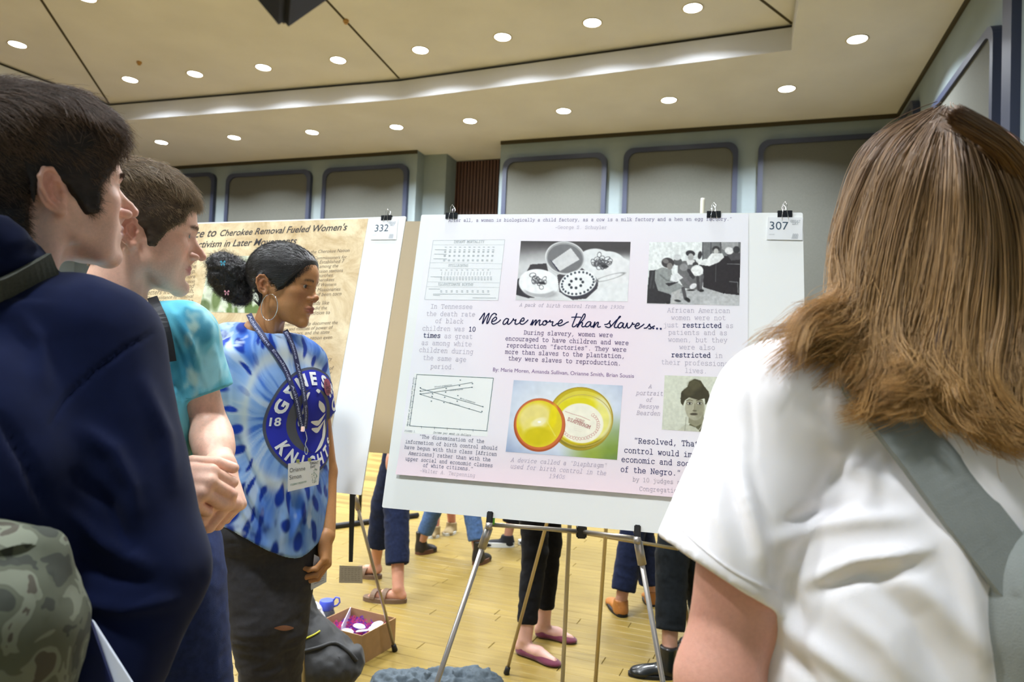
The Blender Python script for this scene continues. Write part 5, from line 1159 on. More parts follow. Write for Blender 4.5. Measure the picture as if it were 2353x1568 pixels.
def text_on_path(mb, txt, pts, nrm, h, gap=0, flip=False, lift=.0016, xs=1.0, bold=.01, start=0.0):
    """letters laid along a 3D ribbon path"""
    P = np.array(pts); sg = np.linalg.norm(np.diff(P, axis=0), axis=1); cum = np.r_[0, np.cumsum(sg)]
    V, F_ = font_text(txt, h, 0, h * .018); 
    if not len(V): return
    V[:, 0] = (V[:, 0] - V[:, 0].min()) / (V[:, 0].max() - V[:, 0].min()) * cum[-1] * .96 + cum[-1] * .02
    out = []
    for x, y in V:
        i = min(max(np.searchsorted(cum, x) - 1, 0), len(P) - 2); t = (x - cum[i]) / sg[i]; p = P[i] * (1 - t) + P[i + 1] * t; d = (P[i + 1] - P[i]) / sg[i]; n = np.array(nrm[i]) - d * (np.array(nrm[i]) @ d); n /= np.linalg.norm(n); s_ = np.cross(n, d)
        out.append(p - s_ * (y - h * .36) * (-1 if flip else 1) + n * lift)
    mb.add(out, F_)
def bvh_of(v, f):
    from mathutils.bvhtree import BVHTree
    return BVHTree.FromPolygons([tuple(p) for p in v], [tuple(int(i) for i in q) for q in f])
def smooth_path(P, m=6):
    P = np.array(P, float); out = []
    for a in range(len(P) - 1):
        p0, p1, p2, p3 = P[max(a - 1, 0)], P[a], P[a + 1], P[min(a + 2, len(P) - 1)]
        for q in range(m):
            t = q / m; out.append(.5 * ((2 * p1) + (p2 - p0) * t + (2 * p0 - 5 * p1 + 4 * p2 - p3) * t * t + (-p0 + 3 * p1 - 3 * p2 + p3) * t ** 3))
    return out + [P[-1]]
def woman():
    D = 1.87; root = person_root(at(615, 1300, D)[:2], 'woman in blue tie-dye shirt with hoop earring, black bun and lanyard, beside board 332')
    sk = np.array(lin((184, 130, 84))); SK = skin_mat()
    hp = dict(skin=sk, lipc=lin((150, 84, 80)), flush=np.array(lin((150, 88, 60))), width=.97, jaw=.86, chin=-.002, nose=-.009, nose_w=1.22, nose_tip=.005, lips=1.22, lip_fwd=.003, neck=.78, brow=-.004, browc=(.012, .008, .006), brow_w=1.0, lash=1.0, eye_open=.0046, iris=(.02, .012, .008), ear_s=.95, neck_back=-.065)
    R = rot(-4 - 90 + .0, -7, 2); R = rot(-98, -5, -1.5); s_ = .915
    T = place_head(hp, (704, 659), D - .06, R, s_)
    hv, hf, hc, hl = head_world(hp, R, T, s_)
    # ---- frames of the body
    th = math.radians(-34); Fw = np.array([math.cos(th), math.sin(th), 0]); Rt = np.array([Fw[1], -Fw[0], 0])   # Rt: her right hand side
    A = lambda px, py, d=D: at(px, py, d)
    nb = T + R @ np.array([0, -.060, -.185]) * s_
    # skin: neck, chest, both arms
    lo = np.array([*(root.location[:2]), .2]) - [.35, .35, 0]; hi = lo + [.72, .7, 1.45]
    s = SDF(lo, hi, .005)
    ch = nb + np.array([0, 0, -.10]); s.cone(nb + [0, 0, .03], ch, .045, .075, k=.03)
    s.cone(ch, A(605, 1180, D), .10, .12, k=.04)
    for q_ in ([A(545, 1250, D - .03), A(592, 1430, D - .06), A(612, 1600, D - .03), A(600, 1930, D)], [A(652, 1250, D + .02), A(648, 1440, D - .01), A(640, 1600, D + .04), A(650, 1900, D + .10)]): s.chain(q_, [.07, .05, .040, .032], k=.03, kk=.01)
    shL = A(706, 835, D + .07); elL = A(746, 1085, D + .10); wrL = A(752, 1222, D + .03)
    shR = A(525, 800, D + .0); elR = A(492, 1060, D + .02); wrR = A(500, 1240, D - .02)
    s.chain([shL, elL, wrL], [.046, .035, .0225], k=.03, kk=.01); s.chain([shR, elR, wrR], [.046, .036, .024], k=.03, kk=.01)
    bv, bf = s.mesh(.0)
    # hand holding a paper
    s2 = SDF(wrL - [.09, .09, .20], wrL + [.09, .09, .06], .0018)
    dn = A(746, 1300, D + .0) - wrL
    hand(s2, wrL, dn, Fw * .15 + Rt * -.6 + np.array([.55, -.3, 0]), -1, sc=.94, curls=[(30, 38, 25), (34, 40, 25), (38, 42, 25), (40, 42, 25)], thumb_dir=(.35, .9, -.35), spread=1.5)
    s2.cone(wrL + (elL - wrL) * .22, wrL + dn * .12, .0245, .0225, k=.01)
    v2, f2 = s2.mesh()
    s3 = SDF(wrR - [.09, .09, .20], wrR + [.09, .09, .06], .003); hand(s3, wrR, np.array([.02, .0, -1]), -Fw * .2 + Rt * 1.0, 1, sc=.94); v3, f3 = s3.mesh()
    V, Fc, C = join_parts([(hv, hf, hc), (bv, bf, skin_cols(bv, sk)), (v2, f2, skin_cols(v2, sk)), (v3, f3, skin_cols(v3, sk))])
    world_child(mesh_np('body', V, Fc, SK, None, True, C), root)
    for e in (-1, 1): world_child(eye_mesh(hp, e, 'eye', None, T, R, s_, look=(-5 * e, -4)), root)
    # ---- hair
    poly = [(.083, .076), (.072, .062), (.062, .040), (.050, .020), (.036, .000), (.022, -.018), (.008, -.022), (-.006, -.004), (-.034, .016), (-.052, -.008), (-.056, -.050), (-.064, -.074), (-.14, -.080), (-.2, .0), (-.2, .2), (.2, .2), (.2, .085)]
    cv, cf = hair_cap(hp, lambda Y, Z: .0065 + 0 * Y * Z, poly, soft=.006)
    cw = (cv * s_) @ R.T + T
    hm = mat('black_hair', lin((24, 20, 20)), .36, spec=.5, build=noise_mul(130, .5, 1.5, detail=5, bump=.5, bscale=500, stretch=(1, 1, 1)))
    ho = world_child(mesh_np('hair', cw, cf, hm, None), root)
    n = vnormals(cv, cf); sd = poly_sd(cv[:, 1], cv[:, 2], poly); i = pick(cv, cf, 9000, (sd < .002) * (np.abs(cv[:, 0]) < .082) * 1.0, 3)
    bun = np.array([.004, -.128, .012]); fl = bun - cv[i]; fl /= np.linalg.norm(fl, axis=1, keepdims=True); fl -= n[i] * (fl * n[i]).sum(1, keepdims=True); fl /= np.linalg.norm(fl, axis=1, keepdims=True) + 1e-6
    r = np.random.RandomState(4); P = strand_path(cv[i] - n[i] * .0015, n[i], fl, r.uniform(.018, .034, len(i)), .035, 7, r.randn(len(i), 3) * .02, curl=.0008)
    P += 0; hmat = hair_mat('black_strands', lin((18, 15, 15)), lin((44, 38, 36)), .4, .5)
    st = strands_world('hair_strands', P, R, T, s_, hmat, .00035, None); world_child(st, root); st.parent = ho
    # edge wisps over the temple
    k = 260; y = r.uniform(.028, .078, k); zz = np.interp(y, [.028, .050, .062, .083], [-.002, .020, .040, .074]); near = []
    bv_ = bvh_of(hl, hf)
    for a in range(k):
        h = bv_.ray_cast(Vector((.2, y[a], zz[a] + r.uniform(-.004, .008))), Vector((-1, 0, 0)))
        if h[0]: near.append((np.array(h[0]), np.array(h[1])))
    rt = np.array([q[0] for q in near]); nn = np.array([q[1] for q in near]); P = strand_path(rt, nn, np.tile([0, .35, -.9], (len(rt), 1)), r.uniform(.008, .018, len(rt)), .08, 8, None, curl=.003)
    st = strands_world('hair_strands', P, R, T, s_, hmat, .0003, None); world_child(st, root); st.parent = ho
    # bun: an uneven curly puff
    bc = T + R @ (np.array([.0, -.150, .002]) * s_); b1 = at(512, 612, D - .02); b2 = at(535, 660, D - .02); b3 = at(550, 630, D - .02)
    s = SDF(bc - .14, bc + .14, .0022)
    rr = np.random.RandomState(9)
    for q, rad in ((at(515, 612, D), .036), (at(523, 655, D), .034), (at(548, 668, D), .034), (at(550, 632, D), .036), (at(527, 632, D), .040), (at(500, 636, D), .022), (at(556, 684, D - .01), .020), (at(497, 604, D), .018)):
        s.sph(q, rad, k=.02)
    v, f = s.mesh(); n_ = vnormals(v, f); v = v + n_ * (.006 * vnoise(v, 80, 2, 3) + .003 * vnoise(v, 260, 2, 5))[:, None]
    bo = world_child(mesh_np('hair_bun', v, f, hm, None), root); n_ = vnormals(v, f); i = r.choice(len(v), 5200)
    tg = rr.randn(len(i), 3); tg -= n_[i] * (tg * n_[i]).sum(1, keepdims=True); tg /= np.linalg.norm(tg, axis=1, keepdims=True)
    P = strand_path(v[i] - n_[i] * .003, n_[i], tg, r.uniform(.010, .022, len(i)), .35, 9, None, curl=.0045); st = hair_strands('curls', None, None, lambda q: P, hmat, .00034); world_child(st, root); st.parent = bo
    for c, px, py in (((90, 180, 210), 512, 605), ((214, 150, 165), 521, 673)):   # butterfly clips
        q = at(px, py, D - .055); mb = MB(); X, Z = _r, _u
        for e in (-1, 1):
            for (a, b, h) in ((.001, .0065, .006), (.001, .005, -.006)): mb.add([q, q + e * X * b + Z * h, q + e * X * b * 1.15 + Z * h * .3, q + Z * h * .1 + np.array([0, -.001, 0]), q + e * X * b * .6 + Z * h * 1.2], [(0, 2, 1), (0, 1, 4), (0, 2, 3)])
        world_child(mb.build('hair_clip', mat('clip_%d' % c[0], lin(c), .3), None), root)
    # hoop and studs
    ear = at(616, 684, D - .085); c = at(619, 706, D - .085); mb = MB(); rad = .0305; xx = _r * .70 + np.array([0, -.35, 0]) ; xx /= np.linalg.norm(xx)
    mb.tube([c + xx * rad * .95 * math.cos(a) + np.array([0, 0, 1]) * rad * 1.13 * math.sin(a) for a in np.linspace(0, 2 * math.pi, 48, endpoint=False)], .0011, 8, closed=True)
    world_child(mb.build('hoop_earring', mat('silver', (.86, .86, .88), .12, 1), None, True), root)
    for px, py in ((614.5, 678), (604, 644)): world_child(MB().lathe([(.0001, .002), (.0016, .001), (.002, 0), (.0016, -.001), (.0001, -.002)], at(px, py, D - .083), 10).build('ear_stud', MATS['silver'], None, True), root)
    # ---- shirt
    tc = lambda px, py, dd=0: A(px, py, D + dd)
    a0 = math.degrees(math.atan2(Rt[1], Rt[0]))
    rows = []
    for py, px, a, b in ((770, 628, .085, .070), (800, 622, .150, .094), (850, 620, .168, .104), (930, 620, .170, .114), (1020, 624, .168, .118), (1100, 626, .166, .122), (1170, 625, .165, .126), (1290, 622, .150, .124), (1330, 620, .150, .120)):
        q = tc(px, py); rows.append((q[2], q[0], q[1], a, b))
    s = SDF(np.array([root.location[0] - .36, root.location[1] - .36, tc(620, 1300)[2] - .03]), np.array([root.location[0] + .36, root.location[1] + .36, T[2] - .06]), .0035)
    sleL = A(726, 955, D + .09); sleR = A(500, 960, D + .01)
    dl = sleL - shL; dl /= np.linalg.norm(dl); dr = sleR - shR; dr /= np.linalg.norm(dr)
    s.chain([shL, sleL + dl * .05], [.052, .052], k=.03); s.chain([shR, sleR + dr * .05], [.062, .070], k=.03)
    # sleeve openings
    trim(s, sleL, dl, .054, .044); trim(s, sleR, dr, .07, .060)
    s.loft(rows, yaw=a0, k=.02)
    s.ell(tc(625, 905) + Fw * .055, (.12, .06, .075), k=.05, R=np.stack([Rt, Fw, [0, 0, 1]], 1))
    s.cone(nb + [0, 0, -.004], shL + Rt * .03 + [0, 0, .010], .056, .050, k=.03); s.cone(nb + [0, 0, -.004], shR - Rt * .02 + [0, 0, .012], .056, .052, k=.03)
    # neck opening
    s.cone(nb + Fw * .008 + [0, 0, -.004], nb + R @ np.array([0, .03, .12]), .0500, .060, k=.008, mode='cut')
    # hem: curved, lowest at the front
    hz = lambda px, py: tc(px, py)[2]
    c0 = tc(620, 1200); zlow, zhi = hz(630, 1262), hz(630, 1190)
    def hem(X, Y, Z):
        u = (X - c0[0]) * Rt[0] + (Y - c0[1]) * Rt[1]; w = (X - c0[0]) * Fw[0] + (Y - c0[1]) * Fw[1]
        zc = zlow + (zhi - zlow) * np.clip((np.abs(u - .0) / .155) ** 1.6 + np.clip(-w, 0, .1) * 3, 0, 1.25); return (Z - zc) * .8
    s.op(hem, s.lo, s.lo + s.n * s.vox, .006, 'cut')
    rows2 = [(z, x, y, a - .008, b - .008) for z, x, y, a, b in rows if z < hz(620, 1095)]
    s.loft(rows2, yaw=a0, k=.01, mode='cut')
    v, f = s.mesh(); n = vnormals(v, f)
    v = wrinkle(v, n, .0035, 11, (1, 1, .45), 2)
    v = folds_px(v, n, [([(512, 985), (532, 1050), (565, 1120), (612, 1210)], 11, .014), ([(505, 1030), (540, 1110), (585, 1190), (610, 1240)], 9, -.010), ([(520, 1100), (550, 1150), (590, 1225)], 9, .010), ([(560, 1000), (600, 1090), (625, 1170), (632, 1250)], 11, .010), ([(545, 1010), (575, 1080), (605, 1150)], 8, -.009),
        ([(640, 1110), (655, 1180), (652, 1240)], 9, .008), ([(655, 1100), (668, 1180)], 7, -.007), ([(700, 1120), (692, 1180), (672, 1235)], 8, .008), ([(620, 790), (640, 850)], 7, .003), ([(505, 800), (520, 860), (525, 960)], 8, -.006), ([(722, 1060), (716, 1150)], 7, .005), ([(665, 870), (662, 930)], 8, .003), ([(520, 1000), (525, 1080), (540, 1170)], 8, .007)])
    n = vnormals(v, f)
    # tie-dye
    ec = tc(683, 965, -.10); u = (v - ec) @ (-Rt); w = v[:, 2] - ec[2]; fr = (v - ec) @ Fw
    X_ = (v - ec) @ _r; wl_ = sstep(-.065, -.125, X_); u = u * (1 - wl_) + (-.142 + (X_ + .100)) * wl_; u = u + .006 * vnoise(v, 25, 2, 3); w = w + .006 * vnoise(v, 25, 2, 9); rad = np.hypot(u, w * .92); ang = np.arctan2(w, u)
    light = np.array(lin((140, 178, 232))); pale = np.array(lin((204, 220, 240))); deep = np.array(lin((24, 58, 158))); mid = np.array(lin((70, 118, 208))); grn = np.array(lin((136, 152, 148))); ivory = np.array(lin((214, 220, 214)))
    def bl(c, w_, col): w_ = np.clip(w_, 0, 1)[:, None]; return c * (1 - w_) + col * w_
    c = np.tile(light, (len(v), 1)); ray = vnoise(np.stack([np.cos(ang) * 9, np.sin(ang) * 9, rad * 5], 1), 1, 3, 6)
    c = bl(c, sstep(-.1, .45, ray), mid); c = bl(c, sstep(.1, .5, -ray) * .8, pale); c = bl(c, np.exp(-((rad - .155) / .018) ** 2) * .75, ivory); c = bl(c, sstep(-.13, -.2, u) * sstep(.14, .04, np.abs(w)) * .65, grn)
    rb = np.random.RandomState(12)
    for r0, n_, ln_, wd_ in ((.182, 25, .024, .0095), (.240, 27, .026, .012), (.300, 30, .030, .014), (.365, 34, .032, .016), (.44, 30, .04, .02)):
        for k_ in range(n_):
            a_ = 2 * math.pi * (k_ + rb.uniform(-.22, .22)) / n_; rr_ = r0 + rb.uniform(-.018, .018); cu, cw_ = rr_ * math.cos(a_), rr_ * math.sin(a_) / .92; L_, W2_ = ln_ * rb.uniform(.7, 1.3), wd_ * rb.uniform(.7, 1.2)
            du, dw_ = u - cu, (w - cw_); lu = du * math.cos(a_) + dw_ * math.sin(a_); lw = -du * math.sin(a_) + dw_ * math.cos(a_); q = (lu / L_) ** 2 + (lw / W2_) ** 2; c = bl(c, sstep(1.5, .55, q) * (1 if rb.rand() > .12 else .4), deep)
    st_ = sstep(.30, .62, vnoise(v * np.array([1, 1, .5]), 30, 3, 8)) * sstep(-.16, -.24, w); c = bl(c, st_ * .85, deep); c = bl(c, sstep(.25, .5, vnoise(v * np.array([1, 1, .6]), 34, 3, 12)) * sstep(.2, .26, rad) * .7, pale)
    so = world_child(mesh_np('tie_dye_shirt', v, f, cloth_mat('tiedye', use_attr=True, sheen=.1, lo=.95, hi=1.03), None, True, c), root)
    bvs = bvh_of(v, f)
    # collar rib
    # emblem, projected on the shirt front along the facing direction
    ec = tc(686, 962, 0); up = np.array([0, 0, 1.0]); ri = -Rt
    ec2 = ec + ri * -.0 
    def onshirt(x, y, lift=.003):
        o = ec + ri * x + up * y + Fw * .4; h = bvs.ray_cast(Vector(o), Vector(-Fw))
        if h[0] is None or (np.array(h[0]) - ec) @ _r > .078: return None
        return np.array(h[0]) + Fw * lift
    def em(mb, V2, F2, lift):
        Q = [onshirt(x, y, lift) for x, y in V2]
        ok = [q is not None for q in Q]; base = len(mb.v)
        ref = np.mean([q @ Fw for q in Q if q is not None]) if any(ok) else 0
        idx = {}; 
        for k_, q in enumerate(Q):
            if q is not None: idx[k_] = len(mb.v); mb.v.append(tuple(q))
        for fc in F2:
            if all(k_ in idx for k_ in fc):
                dd = [Q[k_] @ Fw for k_ in fc]
                if max(dd) - min(dd) < .03: mb.f.append(tuple(idx[k_] for k_ in fc))
    def ringgrid(r0, r1, sx=1.0, n=96, m=6):
        V2 = [((r0 + (r1 - r0) * j / m) * math.cos(2 * math.pi * i / n) * sx, (r0 + (r1 - r0) * j / m) * math.sin(2 * math.pi * i / n)) for i in range(n) for j in range(m + 1)]
        F2 = [(i * (m + 1) + j, i * (m + 1) + j + 1, ((i + 1) % n) * (m + 1) + j + 1, ((i + 1) % n) * (m + 1) + j) for i in range(n) for j in range(m)]; return V2, F2
    print_m = lambda nme, c_: MATS.get('print_' + nme) or mat('print_' + nme, lin(c_), .7, spec=.2)
    R0 = .142
    for nme, r0, r1, c_, lf in (('grey', R0 * .94, R0, (84, 88, 104), .0020), ('blue', R0 * .62, R0 * .95, (48, 56, 182), .0022), ('blue2', R0 * .60, R0 * .62, (48, 56, 182), .0022), ('grey2', .0, R0 * .61, (92, 94, 102), .0020)):
        mb = MB(); em(mb, *ringgrid(r0, r1), lf); world_child(mb.build('printed_ring' if r0 else 'printed_disc', print_m(nme, c_), None, True), root).parent = so
    def arc_text(txt, rad_, a0_, a1_, h, top=True):
        mb = MB(); n_ = len(txt)
        for i_, chh in enumerate(txt):
            V_, F_ = font_text(chh, 1.0, 0, .045); 
            if not len(V_): continue
            w_ = V_[:, 0].max() - V_[:, 0].min(); V_ = (V_ - [(V_[:, 0].max() + V_[:, 0].min()) / 2, 0]) * [h * 1.25 * (1 if chh != 'I' else 1), h * 1.35]
            a_ = math.radians(a0_ + (a1_ - a0_) * (i_ + .5) / n_)
            # slab feet
            qs = []
            for x, y in V_:
                if top: rr_ = rad_ + y; aa = a_ - x / rad_; qs.append((rr_ * math.cos(aa), rr_ * math.sin(aa)))
                else: rr_ = rad_ - y; aa = a_ + x / rad_; qs.append((rr_ * math.cos(aa), rr_ * math.sin(aa)))
            em(mb, qs, F_, .0040)
        return mb
    for mb in (arc_text('GENESEO', R0 * .68, 172, 8, .034), arc_text('KNIGHTS', R0 * .905, 208, 332, .034, False)): world_child(mb.build('lettering', print_m('white', (244, 246, 250)), None), root).parent = so
    mb = MB(); V_, F_ = font_text('18', .030, 0, .0008); V_ = V_ - V_.mean(0); em(mb, [(x * 1.15 - R0 * .775, y) for x, y in V_], F_, .004); world_child(mb.build('lettering', print_m('white', 0), None), root).parent = so; mb = MB(); V_, F_ = font_text('71', .030, 0, .0008); V_ = V_ - V_.mean(0); em(mb, [(x * 1.15 + R0 * .775, y) for x, y in V_], F_, .004); world_child(mb.build('lettering', print_m('white', 0), None), root).parent = so
    # helmet figure inside the disc
    def shape(pts, lf, m__, nme='printed_helmet'):
        P2 = smooth_path([np.array([*p, 0]) for p in pts] , 4); c_ = np.mean(np.array(P2)[:, :2], axis=0); n_ = len(P2); V2 = [tuple(c_)]; F2 = []
        for j in (1, 2, 3, 4): V2 += [tuple(c_ + (np.array(q[:2]) - c_) * j / 4) for q in P2]
        for i_ in range(n_ - 1):
            F2.append((0, 1 + i_, 2 + i_))
            for j in range(3): F2.append((1 + j * n_ + i_, 1 + (j + 1) * n_ + i_, 2 + (j + 1) * n_ + i_, 2 + j * n_ + i_))
        mb = MB(); em(mb, V2, F2, lf); world_child(mb.build(nme, m__, None, True), root).parent = so
    k_ = .0012
    W_ = print_m('white', 0); Bm = print_m('blue', 0)
    hp2 = [(-30, 60), (0, 72), (34, 50), (52, 20), (58, -20), (40, -58), (10, -74), (-22, -56), (-44, -20), (-46, 10), (-30, 60)]
    shape([(x * k_, y * k_) for x, y in hp2], .0026, Bm)
    for pl in ([(-24, 62), (-34, 40), (-36, 14), (-32, 18), (-28, 42), (-16, 62), (-24, 62)], [(50, 0), (56, -30), (38, -60), (10, -74), (30, -58), (44, -34), (50, 0)], [(14, 44), (34, 34), (44, 18), (32, 16), (14, 30), (14, 44)], [(-4, -2), (22, -8), (46, 12), (44, 6), (22, -14), (-4, -6), (-4, -2)], [(0, -18), (20, -24), (46, -4), (44, -10), (20, -30), (0, -22), (0, -18)], [(-40, 6), (-36, -4), (-40, -12), (-44, -2), (-40, 6)], [(2, 66), (12, 60), (18, 66), (8, 70), (2, 66)]):
        shape([(x * k_, y * k_) for x, y in pl], .0038, W_)
    # red round sticker
    mb = MB(); q = onshirt(.062, .078, .006); 
    V2 = [(.058 + .019 * math.cos(a) * r_, .088 + .024 * math.sin(a) * r_) for r_ in (.001, .6, 1) for a in np.linspace(0, 6.283, 20, endpoint=False)]; F2 = [(j * 20 + i_, (j + 1) * 20 + i_, (j + 1) * 20 + (i_ + 1) % 20, j * 20 + (i_ + 1) % 20) for j in (0, 1) for i_ in range(20)]
    em(mb, V2, F2, .0065); world_child(mb.build('round_sticker', mat('sticker', lin((150, 74, 96)), .5), None), root)
    mb = MB()
    for k2, tx in enumerate(('IS', 'EAC', 'USE')): V_, F_ = font_text(tx, .012, 0, .0003); em(mb, [(x + .046, y + .094 - k2 * .011) for x, y in V_], F_, .0085)
    tag(world_child(mb.build('lettering', mat('stk_ink', lin((60, 34, 50)), .6), None), root), kind='stuff')
    # ---- lanyard, hanging from the neck over the shirt
    def surf(px, py, lift=.004):
        d = at(px, py, 1) - _C; d /= np.linalg.norm(d); h = bvs.ray_cast(Vector(_C), Vector(d))
        
        if h[0] is None or (np.array(h[0]) - _C) @ _f > D - .045: return at(px, py, D - .092), -d
        return (np.array(h[0]) + np.array(h[1]) * lift, np.array(h[1]))
    lm = mat('lanyard', lin((24, 30, 84)), .55, sheen=.3)
    Lp = [(597, 762), (612, 790), (634, 820), (654, 852), (668, 890), (680, 925), (686, 955), (692, 985)]; Rp = [(662, 782), (672, 810), (680, 845), (690, 885), (696, 925), (698, 955), (695, 985)]
    neckL = [at(572, 722, D - .055), at(582, 742, D - .075)]; vd = -(at(640, 850, 1) - _C); vd /= np.linalg.norm(vd)
    PL, NL, PR, NR = list(neckL), [vd, vd], [at(655, 760, D - .05)], [vd]
    for q in Lp: a_, b_ = surf(*q, .006); PL.append(a_); NL.append(b_)
    for q in Rp: a_, b_ = surf(*q, .008); PR.append(a_); NR.append(b_)
    ilm = mat('lanyard_ink', lin((176, 182, 214)), .6)
    ly = empty('lanyard', PL[-1]); tag(ly, 'dark blue lanyard with pale lettering around the presenter\'s neck, holding a badge', 'lanyard')
    for PP, NN, txt, flip, nm in ((PL, NL, 'Achievement  Excellence  Achievement', 1, 'strap'), (PR, NR, 'Excellence  Achievement  Success', 0, 'strap')):
        P_ = smooth_path(PP, 5); Nn = smooth_path(NN, 5); Nn = [x / np.linalg.norm(x) for x in Nn]
        o = lanyard_strip(P_, Nn, .0150, nm, lm, None); hang(o, ly); mb = MB()
        text_on_path(mb, txt, P_, Nn, .0105, flip=True, lift=.0018); 
        t_ = hang(mb.build('lettering', ilm, None), ly); t_.parent = o
    cp_ = PL[-1]; mb = MB(); mb.box(cp_ + vd * .004, (.0048, .003, .007), bevel=.001); hang(mb.build('crimp', MATS['silver'], None), ly)
    hk0 = surf(696, 992, .010)[0]; hk1 = surf(697, 1045, .012)[0]
    mb = MB(); mb.tube(smooth_path([hk0, hk0 * .7 + hk1 * .3 + _r * .003, hk0 * .45 + hk1 * .55 - _r * .002, hk0 * .2 + hk1 * .8 + _r * .004, hk1]), .0013, 8); mb.tube(smooth_path([hk0 * .35 + hk1 * .65 - _r * .003, hk0 * .1 + hk1 * .9 - _r * .004, hk1]), .0011, 8); hang(mb.build('swivel_hook', MATS['silver'], None, True), ly)
    # badge
    bt = [at(662, 1064, 1), at(735, 1055, 1), at(731, 1114, 1), at(661, 1131, 1)]
    dz = surf(700, 1090, .012)[0]; dist = (dz - _C) @ _f - .012; dL = min((surf(664, y_, .010)[0] - _C) @ _f for y_ in (1068, 1100, 1130)) - .004; dR = min((surf(x_, y_, .010)[0] - _C) @ _f for x_, y_ in ((715, 1065), (715, 1110), (728, 1110))) + .004; W4 = [at(662, 1066, dL), at(736, 1057, dR), at(732, 1114, dR - .002), at(661, 1131, dL - .002)]
    bd = empty('badge', np.mean(W4, axis=0)); tag(bd, 'white paper name badge hanging from the presenter\'s lanyard', 'badge')
    nb_ = np.cross(W4[1] - W4[0], W4[3] - W4[0]); nb_ /= np.linalg.norm(nb_); nb_ = -nb_ if nb_ @ vd < 0 else nb_
    mb = MB(); mb.add([q for q in W4] + [q - nb_ * .0015 for q in W4], [(0, 3, 2, 1), (4, 5, 6, 7), (0, 1, 5, 4), (1, 2, 6, 5), (2, 3, 7, 6), (3, 0, 4, 7)]); hang(mb.build('card', mat('badge_card', lin((222, 216, 208)), .5), None), bd)
    class BS: 
        off = 0
        def xyz(s, u_, v_, w_=0): return (W4[3] * (1 - u_) + W4[2] * u_) * (1 - v_) + (W4[0] * (1 - u_) + W4[1] * u_) * v_ + nb_ * (.0006 + w_)
    bs = BS(); mb = MB()
    for tx, x0, x1, y0, hh in (('Orianne', .05, .54, .68, .22), ('Simon', .05, .42, .42, .22)): V_, F_ = font_text(tx, 1, 0, 0); V_ = (V_ - [V_[:, 0].min(), 0]) / [V_[:, 0].max() - V_[:, 0].min(), 1]; mb.add([bs.xyz(x0 + x * (x1 - x0), y0 + y * hh) for x, y in V_], F_)
    for tx, x0, x1, y0, hh in (('GREAT', .68, .95, .86, .14), ('DAY', .70, .86, .72, .14)): V_, F_ = font_text(tx, 1, 0, .02); V_ = (V_ - [V_[:, 0].min(), 0]) / [V_[:, 0].max() - V_[:, 0].min(), 1]; mb.add([bs.xyz(x0 + x * (x1 - x0), y0 + y * hh) for x, y in V_], F_)
    hang(mb.build('lettering', mat('badge_ink', lin((92, 90, 92)), .6), None), bd)
    mb = MB(); V_, F_ = font_text('STUDENT PRESENTER', 1, 0, .01); V_ = V_ / [V_[:, 0].max(), 1]; mb.add([bs.xyz(.08 + x * .52, .20 + y * .09) for x, y in V_], F_)
    rr = random.Random(3)
    for _k in range(60): x = .74 + rr.random() * .18; y = .1 + rr.random() * .6 * (1 - abs(x - .85) * 3); mb.add([bs.xyz(x, y), bs.xyz(x + .02, y + .01), bs.xyz(x + .015, y + .045)], [(0, 1, 2)])
    hang(mb.build('small_print', mat('badge_ink2', lin((120, 150, 130)), .6), None), bd)
    for t_ in (.3, .66): mb = MB(); mb.box(W4[0] * (1 - t_) + W4[1] * t_ + np.array([0, 0, .004]), (.004, .0015, .004)); hang(mb.build('clip_tab', mat('tab_yellow', lin((150, 150, 80)), .4), None), bd)
    # ---- jeans
    s = SDF(np.array([root.location[0] - .30, root.location[1] - .30, .02]), np.array([root.location[0] + .34, root.location[1] + .36, tc(600, 1080)[2]]), .0055)
    hq = tc(596, 1160); s.ell(tc(597, 1200) , (.152, .115, .10), k=.03, R=np.stack([Rt, Fw, [0, 0, 1]], 1)); s.cone(tc(612, 1090), tc(600, 1180), .115, .125, k=.04)
    legR = [tc(545, 1250, -.03), tc(592, 1430, -.06), tc(612, 1600, -.03), tc(600, 1930, .0)]; legL = [tc(652, 1250, .02), tc(648, 1440, -.01), tc(640, 1600, .04), tc(650, 1900, .10)]
    s.chain(legR, [.094, .070, .058, .044], k=.03, kk=.012); s.chain(legL, [.094, .066, .055, .043], k=.03, kk=.012); s.ell(tc(540, 1230, .06), (.09, .08, .09), k=.05)
    s.half((0, 0, .10), (0, 0, -1)); v, f = s.mesh(); n = vnormals(v, f); v = wrinkle(v, n, .003, 16, (1, 1, 2.2), 5)
    v = folds(v, n, crease_lines([([(632, 1440), (650, 1448), (672, 1440)], .006, .004), ([(632, 1456), (655, 1462), (670, 1452)], .006, .003)], D - .08))
    jo = world_child(mesh_np('black_jeans', v, f, cloth_mat('black_denim', lin((62, 60, 62)), bump=.35, lo=.9, hi=1.1, sc=90), None), root); bj = bvh_of(v, f)
    # torn knee: skin patch
    mb = MB(); pts = []
    for i_ in range(9):
        for j_ in range(4):
            d = at(630 + i_ * 5.6, 1444 + (j_ - 1.5) * 4.2 * math.sin(math.pi * (i_ + .3) / 9), 1) - _C; d /= np.linalg.norm(d); h = bj.ray_cast(Vector(_C), Vector(d)); pts.append(np.array(h[0]) - d * .0025 if h[0] else None)
    ok = all(p is not None for p in pts)
    if ok: mb.add(pts, [(i_ * 4 + j_, i_ * 4 + j_ + 1, (i_ + 1) * 4 + j_ + 1, (i_ + 1) * 4 + j_) for i_ in range(8) for j_ in range(3)]); world_child(mb.build('torn_knee', mat('knee_skin', lin((140, 92, 66)), .6), None, True), root).parent = jo
